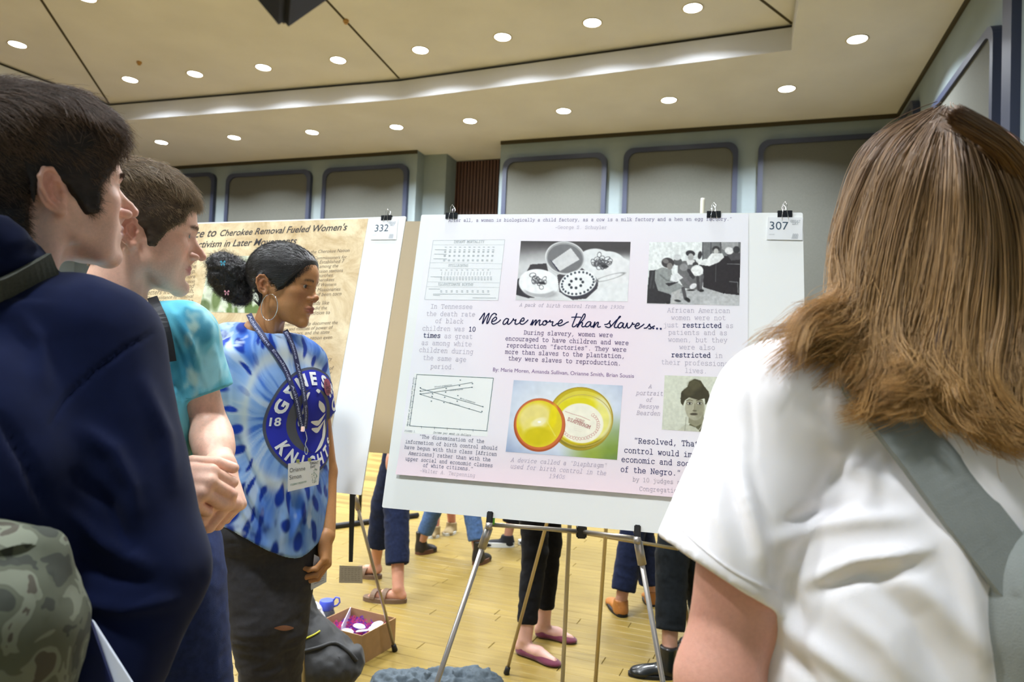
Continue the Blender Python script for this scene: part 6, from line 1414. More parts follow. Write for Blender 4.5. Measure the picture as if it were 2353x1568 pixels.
    # shoes (below the frame)
    for q, q2 in ((legR[-1], 0), (legL[-1], 0)):
        shoe('shoe', mat('dark_shoe', lin((30, 30, 34)), .6), (q + Fw * .17)[:2], (q - Fw * .06)[:2], 0, root, w=.085, h=.085, sole=(mat('sole_black', lin((20, 20, 20)), .7), .02), kind='sneaker', vox=.006)
    # paper in the hand
    pq = [at(722, 1275, D - .015), at(752, 1290, D + .0), at(750, 1338, D + .01), at(713, 1358, D - .005)]
    pn = np.cross(pq[1] - pq[0], pq[3] - pq[0]); pn /= np.linalg.norm(pn); pp = empty('folded_paper', np.mean(pq, axis=0)); tag(pp, 'folded white printed paper held low in the presenter\'s hand', 'paper')
    mb = MB(); mb.add(pq + [q + pn * .0012 for q in pq], [(0, 3, 2, 1), (4, 5, 6, 7), (0, 1, 5, 4), (1, 2, 6, 5), (2, 3, 7, 6), (3, 0, 4, 7)]); hang(mb.build('sheet', mat('white_paper', lin((226, 232, 246)), .6), None), pp)
    mb = MB()
    for k2 in range(9): a_, b_ = .2 + k2 * .08, .85; mb.add([(pq[0] * (1 - x) + pq[1] * x) * (1 - y) + (pq[3] * (1 - x) + pq[2] * x) * y + (pn * -.0006 if pn @ vd < 0 else pn * .0018) * 1 for x, y in ((.2, a_), (b_, a_), (b_, a_ + .02), (.2, a_ + .02))], [(0, 1, 2, 3)])
    tag(hang(mb.build('printed_lines', mat('faint_ink', lin((160, 170, 200)), .6), None), pp), kind='stuff')
# ------------------------------------------------------------------ the two young men at the left
def short_hair(root, hp, hv_l, R, T, s_, col_root, col_tip, capc, thick, n, len_fn, flow_fn, rad, seed, name='hair', poly=SCALP, lift=.25):
    cv, cf = hair_cap(hp, thick, poly, soft=.005, noise=.0015)
    cm_ = cap_mat('cap_%d' % seed, capc)
    ho = world_child(mesh_np(name, (cv * s_) @ R.T + T, cf, cm_, None), root)
    nn = vnormals(cv, cf); sd = poly_sd(cv[:, 1], cv[:, 2], poly); i = pick(cv, cf, n, (sd < .003) * (np.abs(cv[:, 0]) < .084) * (nn[:, 2] > -.8) * ~((np.abs(cv[:, 0]) > .066) & (cv[:, 1] > -.062) & (cv[:, 1] < .012) & (cv[:, 2] < .024)) * 1.0, seed)
    r = np.random.RandomState(seed); p = cv[i]; n_ = nn[i]; fl = flow_fn(p) + r.randn(len(i), 3) * .28
    cl = np.stack([vnoise(p, 55, 2, seed + k) for k in range(3)], 1); fl = fl + cl * .75
    fl -= n_ * (fl * n_).sum(1, keepdims=True); fl /= np.linalg.norm(fl, axis=1, keepdims=True) + 1e-6; L = len_fn(p) * r.uniform(.7, 1.2, len(i))
    P = strand_path(p - n_ * .003, n_, fl, L, lift, 7, r.randn(len(i), 3) * .10); P[:, :, 2] -= (np.linspace(0, 1, 7)[None] ** 2) * L[:, None] * .22
    st = strands_world('hair_strands', P, R, T, s_, hair_mat('strands_%d' % seed, col_root, col_tip, .5, .45), rad, None); world_child(st, root); st.parent = ho
    return ho
def brows(root, hp, hl, hf, R, T, s_, m, side=1, n=260, sc=1.0):
    bv_ = bvh_of(hl, hf); r = np.random.RandomState(3); rt, nn, fl = [], [], []
    for e in (-1, 1):
        for a in range(n // 2):
            x = r.uniform(.010, .047); zc = .0190 + hp.get('brow_dz', 0) - 5.5 * (x - .028) ** 2; z = zc + r.normal() * .0020
            h = bv_.ray_cast(Vector((e * x, .2, z)), Vector((0, -1, 0)))
            if h[0]: rt.append(np.array(h[0])); nn.append(np.array(h[1])); fl.append([e * 1.0, -.2, .25 - (x - .02) * 14])
    rt, nn, fl = map(np.array, (rt, nn, fl)); fl = fl / np.linalg.norm(fl, axis=1, keepdims=True); P = strand_path(rt, nn, fl, r.uniform(.005, .009, len(rt)) * sc, .15, 4)
    st = strands_world('eyebrows', P, R, T, s_, m, .00022, None); world_child(st, root)
def man_turquoise():
    D = 1.27; root = person_root(at(330, 1300, 1.33)[:2], 'man with short light-brown hair in turquoise tie-dye t-shirt, hands clasped')
    sk = np.array(lin((236, 188, 164))); SK = skin_mat(); R = rot(33 - 90, -3, 1.5); s_ = .93
    hp = dict(skin=sk, lipc=lin((184, 104, 102)), flush=np.array(lin((196, 118, 98))), stubble=.20, beard=lin((120, 82, 62)), nose=.002, nose_tip=.000, nose_w=1.02, lips=.95, jaw=1.0, chin=.006, brow=.003, browc=lin((92, 66, 46)), brow_w=.8, iris=(.10, .12, .10), eye_open=.0036, neck=1.06, neck_back=-.060, adam=1, adam_y=.012, ear_s=1.02, lash=.5)
    T = place_head(hp, (437, 545), D, R, s_); hv, hf, hc, hl = head_world(hp, R, T, s_)
    nb = T + R @ np.array([0, -.055, -.20]); th = math.radians(20); Fw = np.array([math.cos(th), math.sin(th), 0]); Rt = np.array([Fw[1], -Fw[0], 0])
    bc0 = at(352, 1100, 1.33); shR = at(418, 775, 1.22); el = at(482, 985, 1.23); wr = at(499, 1062, 1.15)
    shL = nb - Rt * .19 + [0, 0, -.06]; elL = shL + Fw * .06 + [0, 0, -.30]; wl = at(335, 1090, 1.15)
    s = SDF(np.minimum(nb, wr) - [.36, .36, .75], nb + [.36, .36, .10], .005)
    s.cone(nb + [0, 0, .02], nb + [0, 0, -.12], .055, .09, k=.03); s.cone(nb + [0, 0, -.12], bc0, .10, .10, k=.04)
    s.chain([shR, el, wr], [.040, .0315, .0245], k=.02, kk=.01); s.cone(el * .7 + wr * .3, el * .4 + wr * .6, .034, .032, k=.02); s.chain([shL, elL, wl], [.042, .034, .026], k=.02, kk=.01)
    bv, bf = s.mesh()
    # clasped hands
    c = at(450, 1115, 1.10); h = SDF(c - [.15, .12, .12], c + [.10, .12, .12], .0018)
    cam = -(c - _C) / np.linalg.norm(c - _C); X, Z = _r, _u
    # left hand from the left, thumb along the top
    wl2 = at(344, 1106, 1.045); hand(h, wl2, X * .97 - Z * .12 - cam * .0, cam * .88 + Z * .35, -1, 1.0, curls=[(58, 88, 50), (62, 90, 50), (66, 90, 50), (70, 90, 50)], thumb=(6, 24, 18), thumb_dir=(.46, .88, .10), spread=1)
    h.cone(wl2 - X * .08, wl2, .027, .025, k=.01)
    # right hand reaching down and curling round it
    w2 = at(506, 1066, 1.145); hand(h, w2, -Z * .70 + X * .12 + cam * .62, cam * .30 + X * .80 + Z * .35, 1, .98, curls=[(66, 34, 16), (70, 38, 18), (74, 42, 20), (78, 46, 22)], thumb=(14, 22, 20), thumb_dir=(.25, .85, -.5), spread=1.5)
    h.cone(el * .45 + w2 * .55, w2, .0265, .0225, k=.02)
    v2, f2 = h.mesh()
    c2 = skin_cols(v2, sk, .08); nz = vnoise(v2, 70, 3, 4)[:, None]; c2 = c2 * (1 - .25 * np.clip(nz, 0, 1)) + np.array(lin((206, 120, 104))) * .25 * np.clip(nz, 0, 1)
    c1 = skin_cols(bv, sk); hz = (np.clip(vnoise(bv * np.array([1, 1, .3]), 300, 2, 4), 0, 1) * .25)[:, None] * (np.linalg.norm(bv - (el + wr) / 2, axis=1) < .12)[:, None]; c1 = c1 * (1 - hz) + np.array(lin((120, 80, 56))) * hz
    V, Fc, C = join_parts([(hv, hf, hc), (bv, bf, c1), (v2, f2, c2)]); world_child(mesh_np('body', V, Fc, SK, None, True, C), root)
    for e in (-1, 1): world_child(eye_mesh(hp, e, 'eye', None, T, R, s_, look=(-20 * e, -3)), root)
    def th_fn(Y, Z): return .005 + .014 * sstep(.050, .105, Z + 0 * Y) * sstep(.12, .04, Y) + .004 * sstep(.05, .095, Y)
    poly = [(.096, .074), (.080, .058), (.066, .044), (.058, .022), (.046, .012), (.030, -.004), (.014, -.034), (.002, -.036), (-.008, -.006), (-.034, .012), (-.046, -.012), (-.052, -.050), (-.062, -.078), (-.14, -.086), (-.2, .0), (-.2, .2), (.2, .2), (.2, .085)]
    short_hair(root, hp, hl, R, T, s_, lin((78, 62, 46)), lin((158, 136, 106)), lin((70, 56, 42)), th_fn, 34000, lambda p: .009 + .014 * sstep(.055, .105, p[:, 2]) + .006 * sstep(.0, .06, p[:, 2]), lambda p: np.stack([0 * p[:, 0], .9 + 0 * p[:, 0], -.35 + .9 * sstep(.03, .10, p[:, 2]) * 0 + -.2 * (p[:, 2] < .04)], 1), .00026, 21, poly=poly)
    brows(root, hp, hl, hf, R, T, s_, MATS['strands_21'])
    # shirt
    rows = [];
    for dz, a, b in ((.02, .07, .06), (-.03, .15, .085), (-.09, .185, .10), (-.20, .185, .115), (-.35, .175, .115), (-.50, .172, .118), (-.66, .175, .12)): q = nb + Fw * .06 * sstep(0, -.12, dz) + (bc0 - nb - Fw * .06) * sstep(-.1, -.5, dz); rows.append((nb[2] + dz, q[0], q[1], a, b))
    s = SDF(nb - [.36, .36, .62], nb + [.36, .36, .09], .0038); a0 = math.degrees(math.atan2(Rt[1], Rt[0])); se = at(470, 905, 1.235); d = (se - shR) / np.linalg.norm(se - shR); s.chain([shR, se + d * .05], [.056, .048], k=.03)
    trim(s, se, d, .050, .040, .03)
    s.loft(rows, yaw=a0, k=.02)
    s.cone(nb + [0, 0, .005], shR + [0, 0, .005], .058, .052, k=.03); s.cone(nb + [0, 0, .005], shL, .058, .052, k=.03)
    sl = shL + Fw * .03 + [0, 0, -.19]; s.chain([shL, sl], [.058, .056], k=.03)
    s.cone(nb + Fw * .012 + [0, 0, .0], nb + R @ np.array([0, .03, .12]), .056, .066, k=.008, mode='cut')
    s.loft([(z, x, y, a - .008, b - .008) for z, x, y, a, b in rows if z < nb[2] - .4], yaw=a0, k=.006, mode='cut'); zh = at(455, 1262, 1.25)[2]; s.half((0, 0, zh), (0, 0, -1))
    v, f = s.mesh(); n = vnormals(v, f); v = wrinkle(v, n, .003, 11, (1, 1, .5), 7)
    v = folds_px(v, n, [([(385, 700), (440, 790), (470, 880)], 7, .005), ([(370, 720), (415, 820), (440, 910)], 7, -.005), ([(360, 740), (395, 830), (405, 920)], 8, .006), ([(440, 930), (452, 1010), (455, 1120)], 7, .006), ([(410, 720), (455, 830)], 6, .004), ([(425, 980), (440, 1080)], 7, -.005), ([(440, 1170), (462, 1250)], 7, .005), ([(495, 800), (505, 880)], 6, .004)])
    A_, B_, C_, D_ = map(lambda c_: np.array(lin(c_)), ((96, 184, 206), (150, 212, 224), (46, 128, 158), (186, 214, 196)))
    def bl(c, w_, col): w_ = np.clip(w_, 0, 1)[:, None]; return c * (1 - w_) + col * w_
    q = v + .03 * np.stack([vnoise(v, 14, 2, k) for k in range(3)], 1); st = np.array([1, 1, .45]); c = np.tile(A_, (len(v), 1)); c = bl(c, sstep(.0, .45, vnoise(q * st, 30, 3, 1)), B_); c = bl(c, sstep(.10, .5, vnoise(q * st, 26, 3, 5)) * .8, C_); c = bl(c, sstep(.2, .5, vnoise(q * st, 34, 3, 9)) * .7, D_)
    so = world_child(mesh_np('tie_dye_shirt', v, f, cloth_mat('tiedye', use_attr=True, sheen=.1, lo=.95, hi=1.03), None, True, c), root)
    # cuff seam
    bvs = bvh_of(v, f)
    # dark lanyard strap by the neck
    def surf(px, py, lift, fb):
        d_ = at(px, py, 1) - _C; d_ /= np.linalg.norm(d_); h_ = bvs.ray_cast(Vector(_C), Vector(d_)); return (np.array(h_[0]) + np.array(h_[1]) * lift, np.array(h_[1])) if h_[0] else (at(px, py, fb), -d_)
    pts, ns = [], []
    for px, py in ((350, 684), (362, 712), (374, 745), (384, 785), (392, 830)): a_, b_ = surf(px, py, .004, 1.22); pts.append(a_); ns.append(b_)
    o = lanyard_strip(smooth_path(pts, 4), [x / np.linalg.norm(x) for x in smooth_path(ns, 4)], .017, 'lanyard', mat('black_strap', lin((22, 26, 34)), .6), None); tag(o, 'black lanyard strap around the neck of the man in turquoise', 'lanyard')
    # jeans
    s = SDF(np.array([nb[0] - .36, nb[1] - .36, .02]), np.array([nb[0] + .40, nb[1] + .40, zh + .06]), .0055); hpv = bc0 * [1, 1, 0] + [.01, 0, at(345, 1290, 1.31)[2]]
    s.ell(hpv, (.165, .125, .12), k=.03, R=np.stack([Rt, Fw, [0, 0, 1]], 1)); kR = at(440, 1600, 1.27); kL = at(380, 1600, 1.42)
    s.chain([at(385, 1350, 1.27), kR, np.array([kR[0] - .04, kR[1], .10])], [.10, .072, .058], k=.03, kk=.01); s.chain([at(340, 1350, 1.38), kL, np.array([kL[0] - .05, kL[1] + .02, .10])], [.10, .072, .058], k=.03, kk=.01)
    v, f = s.mesh(); n = vnormals(v, f); v = wrinkle(v, n, .003, 14, (1, 1, 1.6), 3); world_child(mesh_np('jeans', v, f, cloth_mat('navy_denim', lin((36, 48, 88)), bump=.4, lo=.8, hi=1.2, sc=70), None), root)
    for k_ in (kR, kL): q = np.array([k_[0] - .04, k_[1], 0]); shoe('shoe', MATS['dark_shoe'], (q + Fw * .19)[:2], (q - Fw * .08)[:2], 0, root, w=.095, h=.09, sole=(MATS['sole_black'], .02), kind='sneaker', vox=.006)

def man_hoodie():
    D = .98; root = person_root(at(100, 1300, .97)[:2], 'dark-haired man in navy hoodie seen from behind at left, camouflage backpack strap on shoulder')
    sk = np.array(lin((234, 190, 170))); SK = skin_mat(); R = rot(54 - 90, 10, 1.5); s_ = .91
    hp = dict(skin=sk, lipc=lin((168, 100, 100)), flush=np.array(lin((190, 118, 104))), stubble=.24, beard=lin((92, 70, 60)), nose=.005, nose_tip=.000, lips=1.0, jaw=.98, brow=.002, browc=lin((34, 24, 20)), brow_w=.9, iris=(.03, .02, .015), eye_open=.0024, eye_dz=-.001, neck=1.05, neck_back=-.125, ear_s=1.05, lash=.8)
    T = place_head(hp, (272, 434), D - .03, R, s_); hv, hf, hc, hl = head_world(hp, R, T, s_, .0018)
    nb = T + rot(57 - 90, -4) @ np.array([0, -.080, -.195]); th = math.radians(46); Fw = np.array([math.cos(th), math.sin(th), 0]); Rt = np.array([Fw[1], -Fw[0], 0])
    shR = at(200, 800, .86); el = at(314, 1310, .83); wr = at(205, 1640, .76); shL = nb - Rt * .19 + [0, 0, -.06]; elL = shL + [.0, 0, -.30]; wl = elL + Fw * .22
    s = SDF(nb - [.40, .40, .75], nb + [.40, .40, .06], .007); s.cone(nb, nb + [0, 0, -.12], .055, .09, k=.03); s.cone(nb + [0, 0, -.12], nb + [0, 0, -.6], .11, .12, k=.04); s.chain([shR, el, wr], [.045, .038, .027], k=.02); s.chain([shL, elL, wl], [.045, .038, .027], k=.02); bv, bf = s.mesh()
    h = SDF(wr - .13, wr + .13, .0022); hand(h, wr, np.array([-.2, .25, -.9]), Rt, 1, 1.0); v2, f2 = h.mesh(); h = SDF(wl - .13, wl + .13, .003); hand(h, wl, Fw, [0, 0, 1], 1, 1.0); v3, f3 = h.mesh()
    V, Fc, C = join_parts([(hv, hf, hc), (bv, bf, skin_cols(bv, sk)), (v2, f2, skin_cols(v2, sk)), (v3, f3, skin_cols(v3, sk))]); world_child(mesh_np('body', V, Fc, SK, None, True, C), root)
    for e in (-1, 1): world_child(eye_mesh(hp, e, 'eye', None, T, R, s_, look=(-20 * e, -3)), root)
    poly = [(.100, .078), (.084, .066), (.072, .050), (.058, .028), (.046, .010), (.034, -.006), (.030, -.040), (.012, -.044), (-.006, -.018), (-.012, -.004), (-.038, .014), (-.050, -.010), (-.054, -.050), (-.060, -.092), (-.10, -.110), (-.14, -.100), (-.2, .0), (-.2, .2), (.2, .2), (.2, .08)]
    def th_fn(Y, Z): return .007 + .021 * sstep(.02, .095, Z + 0 * Y) * sstep(.11, .05, Y) + .004 * sstep(.04, .10, Y)
    short_hair(root, hp, hl, R, T, s_, lin((44, 34, 28)), lin((104, 82, 66)), lin((36, 28, 24)), th_fn, 26000, lambda p: .014 + .024 * sstep(.02, .10, p[:, 2]) * sstep(.12, .05, p[:, 1]), lambda p: np.stack([.25 * np.sign(p[:, 0]) * 0 + .2, .8 - .45 * sstep(.05, .09, p[:, 1]), -.45 - .3 * sstep(.05, .09, p[:, 1])], 1), .00030, 31, poly=poly, lift=.28)
    brows(root, hp, hl, hf, R, T, s_, MATS['strands_31'], n=360, sc=1.2)
    # hoodie
    nv = mat('navy_fleece', lin((17, 24, 52)), .97, spec=.05, sheen=.06, build=noise_mul(45, .9, 1.1, bump=.08, bscale=1400))
    rows = [];
    for dz, a, b in ((.00, .09, .08), (-.05, .17, .115), (-.12, .215, .135), (-.25, .225, .150), (-.45, .22, .150), (-.62, .215, .150), (-.75, .205, .145)): rows.append((nb[2] + dz, nb[0] + Fw[0] * .01, nb[1] + Fw[1] * .01, a, b))
    s = SDF(np.minimum(nb, wr) - [.42, .40, .0], nb + [.42, .42, .10], .0045) if False else SDF(np.array([nb[0] - .40, nb[1] - .42, nb[2] - .74]), np.array([nb[0] + .46, nb[1] + .42, nb[2] + .12]), .0050)
    a0 = math.degrees(math.atan2(Rt[1], Rt[0])); s.loft(rows, yaw=a0, k=.02); s.cone(nb + [0, 0, -.015], shR + Rt * -.02 + [0, 0, .0], .085, .078, k=.05); s.cone(nb + [0, 0, -.02], shL, .085, .07, k=.05)
    s.chain([shR, el, wr], [.083, .076, .058], k=.04, kk=.02); s.chain([shL, elL, wl], [.075, .066, .05], k=.04, kk=.02); trim(s, wr, (wr - el) / np.linalg.norm(wr - el), .058, .045)
    # hood lying around the neck
    up = np.array([0, 0, 1.0]); ring = [nb + up * .100 + (Fw * math.cos(a) * .070 + Rt * math.sin(a) * .074) + up * (-.045 * math.cos(a)) - Fw * .012 for a in np.linspace(0, 2 * math.pi, 17)]
    s.chain(ring, [.034 + .012 * (1 - math.cos(a)) * .5 for a in np.linspace(0, 2 * math.pi, 17)], k=.012, kk=.010)
    s.ell(nb - Fw * .080 + up * .045, (.115, .060, .085), k=.03, R=np.stack([Rt, Fw, up], 1)); s.cone(nb + up * .05, nb + R @ np.array([0, .03, .16]), .058, .074, k=.008, mode='cut')
    v, f = s.mesh(); n = vnormals(v, f); v = wrinkle(v, n, .005, 8, (1, 1, .6), 11); n = vnormals(v, f)
    v = folds_px(v, n, [([(348, 768), (290, 800), (210, 860), (150, 920), (115, 980)], 5, -.004), ([(190, 990), (260, 1040), (300, 1120), (310, 1200)], 22, .010), ([(180, 1100), (250, 1160), (290, 1260)], 18, -.008), ([(150, 1180), (240, 1250), (330, 1300)], 20, .010), ([(170, 1290), (260, 1330), (350, 1340)], 18, -.008), ([(170, 1380), (280, 1400), (400, 1380)], 20, .010), ([(0, 960), (60, 1060), (110, 1180)], 14, -.008), ([(330, 880), (380, 1000), (400, 1120)], 18, .006), ([(40, 720), (90, 780), (100, 880)], 20, .006), ([(60, 520), (150, 540), (215, 600)], 16, .006), ([(0, 590), (90, 570), (180, 585)], 9, -.006)])
    so = world_child(mesh_np('navy_hoodie', v, f, nv, None), root); bvs = bvh_of(v, f)
    s = SDF(np.array([nb[0] - .34, nb[1] - .34, .02]), np.array([nb[0] + .34, nb[1] + .34, nb[2] - .66]), .008); hq = nb + [0, 0, -.72]; s.ell(hq, (.18, .14, .12), k=.03, R=np.stack([Rt, Fw, up], 1))
    for e in (-1, 1): s.chain([hq + Rt * e * .09 + [0, 0, -.05], hq + Rt * e * .10 + [0, 0, -.35], np.array([hq[0] + Rt[0] * e * .1, hq[1] + Rt[1] * e * .1, .1])], [.10, .075, .06], k=.03)
    v, f = s.mesh(.02); world_child(mesh_np('trousers', v, f, cloth_mat('dark_trousers', lin((34, 36, 46))), None), root)
    for e in (-1, 1): q = hq * [1, 1, 0] + Rt * e * .1; shoe('shoe', MATS['dark_shoe'], (q + Fw * .2)[:2], (q - Fw * .08)[:2], 0, root, w=.1, h=.09, sole=(MATS['sole_black'], .02), kind='sneaker', vox=.007)
    # camouflage backpack: bag on his back, strap over the near shoulder
    bp = empty('backpack', at(-60, 1500, .66)); tag(bp, 'olive camouflage backpack on the back of the man in the navy hoodie', 'backpack')
    def camo(nt, p):
        L = nt.links; tc = N(nt, 'ShaderNodeTexCoord'); n1 = N(nt, 'ShaderNodeTexNoise', Scale=24, Detail=2, Distortion=.7); L.new(tc.outputs['Object'], n1.inputs['Vector']); cr = N(nt, 'ShaderNodeValToRGB'); cr.color_ramp.interpolation = 'CONSTANT'; e = cr.color_ramp.elements
        e[0].color = (*lin((44, 48, 38)), 1); e[1].position = .44; e[1].color = (*lin((74, 78, 62)), 1); a = e.new(.54); a.color = (*lin((104, 108, 92)), 1); a = e.new(.62); a.color = (*lin((64, 60, 48)), 1); L.new(n1.outputs[0], cr.inputs[0]); L.new(cr.outputs[0], p.inputs['Base Color'])
    cmt = mat('camouflage', (.1, .1, .08), .85, build=camo); c0 = at(-105, 1650, .66)
    s = SDF(c0 - [.22, .22, .30], c0 + [.22, .22, .24], .005); s.ell(c0, (.12, .09, .165), k=.03, R=np.stack([Rt, Fw, up], 1)); s.cone(c0 + up * .10 - Rt * .04, c0 + up * .10 + Rt * .05, .09, k=.05); s.cone(at(100, 1262, .655), at(-20, 1400, .66), .008, .030, k=.04); v, f = s.mesh(.01); n = vnormals(v, f); v = wrinkle(v, n, .004, 16, seed=4); hang(mesh_np('bag', v, f, cmt, None), bp)
    mb = MB(); fl = [at(118, 1250, .645), at(30, 1255, .615), at(-60, 1300, .60), at(-120, 1400, .60)]; fr = [at(128, 1262, .65), at(98, 1370, .635), at(52, 1490, .625), at(10, 1640, .62)]
    for a_, b_ in ((fl, fr),):
        P1, P2 = smooth_path(a_, 5), smooth_path(b_, 5); k_ = len(P1); tn = np.array([0, -.006, 0]); vs = P1 + P2 + [q + tn for q in P1] + [q + tn for q in P2]; mb.add(vs, [(i, i + 1, k_ + i + 1, k_ + i) for i in range(k_ - 1)] + [(2 * k_ + i, 3 * k_ + i, 3 * k_ + i + 1, 2 * k_ + i + 1) for i in range(k_ - 1)])
    hang(mb.build('flap', cmt, None, True), bp)
    pts, ns = [], []
    for px, py in ((-60, 700), (0, 652), (50, 628), (110, 610), (170, 606), (222, 620)):
        d_ = at(px, py, 1) - _C; d_ /= np.linalg.norm(d_); h_ = bvs.ray_cast(Vector(_C), Vector(d_))
        if h_[0]: pts.append(np.array(h_[0]) + np.array(h_[1]) * .006); ns.append(np.array(h_[1]))
    for _ in range(2): pts = [pts[0]] + [(pts[k - 1] + pts[k] * 2 + pts[k + 1]) / 4 + ns[k] * .003 for k in range(1, len(pts) - 1)] + [pts[-1]]
    ns = [sum(ns) / len(ns) * .5 + q * .5 for q in ns]
    if len(pts) > 2: hang(lanyard_strip(smooth_path(pts, 5), [x / np.linalg.norm(x) for x in smooth_path(ns, 5)], .030, 'strap', mat('olive_webbing', lin((62, 64, 54)), .8, build=noise_mul(300, .8, 1.2)), None, th=.003), bp)
    # folder and sheet held at his side
    def slabq(q, name, m, par, t=.002):
        nn = np.cross(q[1] - q[0], q[3] - q[0]); nn /= np.linalg.norm(nn); mb = MB(); mb.add(list(q) + [x + nn * t for x in q], [(0, 3, 2, 1), (4, 5, 6, 7), (0, 1, 5, 4), (1, 2, 6, 5), (2, 3, 7, 6), (3, 0, 4, 7)]); return hang(mb.build(name, m, None), par)
    q = [at(148, 1424, .70), at(204, 1420, .70), at(310, 1720, .68), at(120, 1720, .68)]; fo = empty('folder', q[0]); tag(fo, 'dark blue folder held low by the man in the navy hoodie', 'folder'); slabq(q, 'cover', mat('folder_blue', lin((20, 30, 78)), .5), fo, .004)
    q = [at(205, 1420, .705), at(216, 1430, .705), at(400, 1720, .685), at(262, 1720, .685)]; pa = empty('paper_sheets', q[0]); tag(pa, 'white sheets of paper beside the dark blue folder', 'paper'); slabq(q, 'sheet', mat('white_paper', lin((226, 232, 246)), .6), pa, .002)
# ------------------------------------------------------------------ long-haired viewer at the right
def viewer():
    D = .88; root = person_root(at(2100, 1300, .90)[:2], 'woman with long wavy brown hair in a white t-shirt, seen from behind at the right')
    sk = np.array(lin((214, 158, 138))); SK = skin_mat(); R = rot(112 - 90, -4, 0); s_ = .97
    hp = dict(skin=sk, lipc=lin((180, 100, 100)), flush=np.array(lin((206, 130, 110))), nose=-.004, lips=1.05, jaw=.88, neck=.82, browc=lin((90, 66, 48)), ear_s=.95)
    T = at(2135, 505, D); hv, hf, hc, hl = head_world(hp, R, T, s_, .0024)
    up = np.array([0, 0, 1.0]); th = math.radians(104); Fw = np.array([math.cos(th), math.sin(th), 0]); Rt = np.array([Fw[1], -Fw[0], 0]); nb = T + R @ np.array([0, -.070, -.19])
    shL = at(1800, 935, .80); elL = at(1652, 1560, .74); wrL = elL + Fw * .05 + up * -.23; shR = nb + Rt * .19 - up * .06; elR = shR - up * .3; wrR = elR + Fw * .22
    s = SDF(nb - [.5, .5, .85], nb + [.4, .5, .06], .006); s.cone(nb, nb - up * .12 + Fw * .01, .05, .075, k=.03); s.cone(nb - up * .14 - Fw * .01, nb - up * .6 - Rt * .06, .085, .11, k=.04)
    s.chain([shL, elL, wrL], [.046, .045, .026], k=.02, kk=.015); s.chain([shR, elR, wrR], [.058, .045, .026], k=.02); s.ell(shL * .42 + elL * .58, (.0475, .0475, .10), k=.03); bv, bf = s.mesh()
    parts = [(hv, hf, hc), (bv, bf, skin_cols(bv, sk, .05))]
    for w_, sd in ((wrL, 1), (wrR, -1)): h = SDF(w_ - .13, w_ + .13, .003); hand(h, w_, Fw, up, sd, .94); a, b = h.mesh(); parts.append((a, b, skin_cols(a, sk)))
    c = parts[1][2]; nz = np.clip(vnoise(bv, 22, 3, 3), 0, 1)[:, None] * .5; parts[1] = (bv, bf, c * (1 - nz) + np.array(lin((212, 138, 118))) * nz)
    V, Fc, C = join_parts(parts); world_child(mesh_np('body', V, Fc, SK, None, True, C), root)
    for e in (-1, 1): world_child(eye_mesh(hp, e, 'eye', None, T, R, s_), root)
    # t-shirt
    rows = []
    for dz, a, b, sx in ((.01, .08, .07, 0), (-.03, .155, .09, 0), (-.09, .19, .115, 0), (-.2, .22, .128, .035), (-.35, .225, .135, .06), (-.5, .235, .14, .07), (-.7, .25, .155, .075)): q = nb + Fw * .015 - Rt * sx; rows.append((nb[2] + dz, q[0], q[1], a, b))
    s = SDF(np.array([nb[0] - .42, nb[1] - .42, nb[2] - .68]), np.array([nb[0] + .42, nb[1] + .42, nb[2] + .08]), .0042); a0 = math.degrees(math.atan2(Rt[1], Rt[0])); se = at(1662, 1285, .765); d = (se - shL) / np.linalg.norm(se - shL); s.chain([shL, se + d * .06], [.072, .074], k=.03)
    hd = (at(1795, 1408, .76) - at(1522, 1232, .76)); hd /= np.linalg.norm(hd)
    # tilted sleeve hem
    hn = np.cross(hd, (_C - se) / np.linalg.norm(_C - se)); hn = -hn if hn[2] > 0 else hn; hn = hn / np.linalg.norm(hn)
    trim(s, at(1658, 1322, .765), hn, .082, .064, .05)
    s.loft(rows, yaw=a0, k=.02)
    s.cone(nb - up * .01, shL + up * .0, .060, .064, k=.04); s.cone(nb - up * .01, shR, .060, .06, k=.04)
    slr = shR - up * .2; s.chain([shR, slr], [.066, .064], k=.03); s.cone(nb + up * .01 + Fw * .01, nb + R @ np.array([0, .03, .12]), .060, .07, k=.008, mode='cut')
    v, f = s.mesh(); n = vnormals(v, f); v = wrinkle(v, n, .0035, 9, (1, 1, .7), 17); n = vnormals(v, f)
    v = folds_px(v, n, [([(1720, 860), (1726, 960), (1732, 1050)], 9, -.003), ([(1715, 1040), (1745, 1140), (1778, 1240), (1784, 1400)], 14, -.004), ([(1690, 1060), (1722, 1180), (1758, 1300)], 20, .009), ([(1668, 1050), (1690, 1150), (1725, 1260)], 14, -.007), ([(1640, 1060), (1650, 1180), (1680, 1290)], 20, .006), ([(1780, 1245), (1870, 1212), (1980, 1195), (2090, 1190)], 22, .008), ([(1800, 1210), (1880, 1180), (1960, 1150)], 18, -.006), ([(1860, 1335), (1960, 1290), (2130, 1262)], 17, .010), ([(1870, 1365), (1980, 1322), (2110, 1310)], 18, -.008), ([(1795, 1430), (1890, 1500), (1990, 1580)], 24, .009), ([(1790, 1490), (1850, 1545), (1900, 1620)], 18, -.007),
        ([(2040, 1290), (2150, 1380), (2250, 1500)], 28, .008), ([(2000, 1330), (2100, 1430), (2180, 1570)], 26, -.007), ([(2180, 1200), (2230, 1380), (2260, 1570)], 28, .008), ([(1880, 980), (1950, 1070), (2050, 1120)], 24, .005), ([(2000, 950), (2080, 1020), (2120, 1100)], 20, .006), ([(1930, 1400), (2030, 1480), (2100, 1580)], 26, .006), ([(1790, 1300), (1830, 1400), (1850, 1480)], 20, -.006)])
    n = vnormals(v, f)
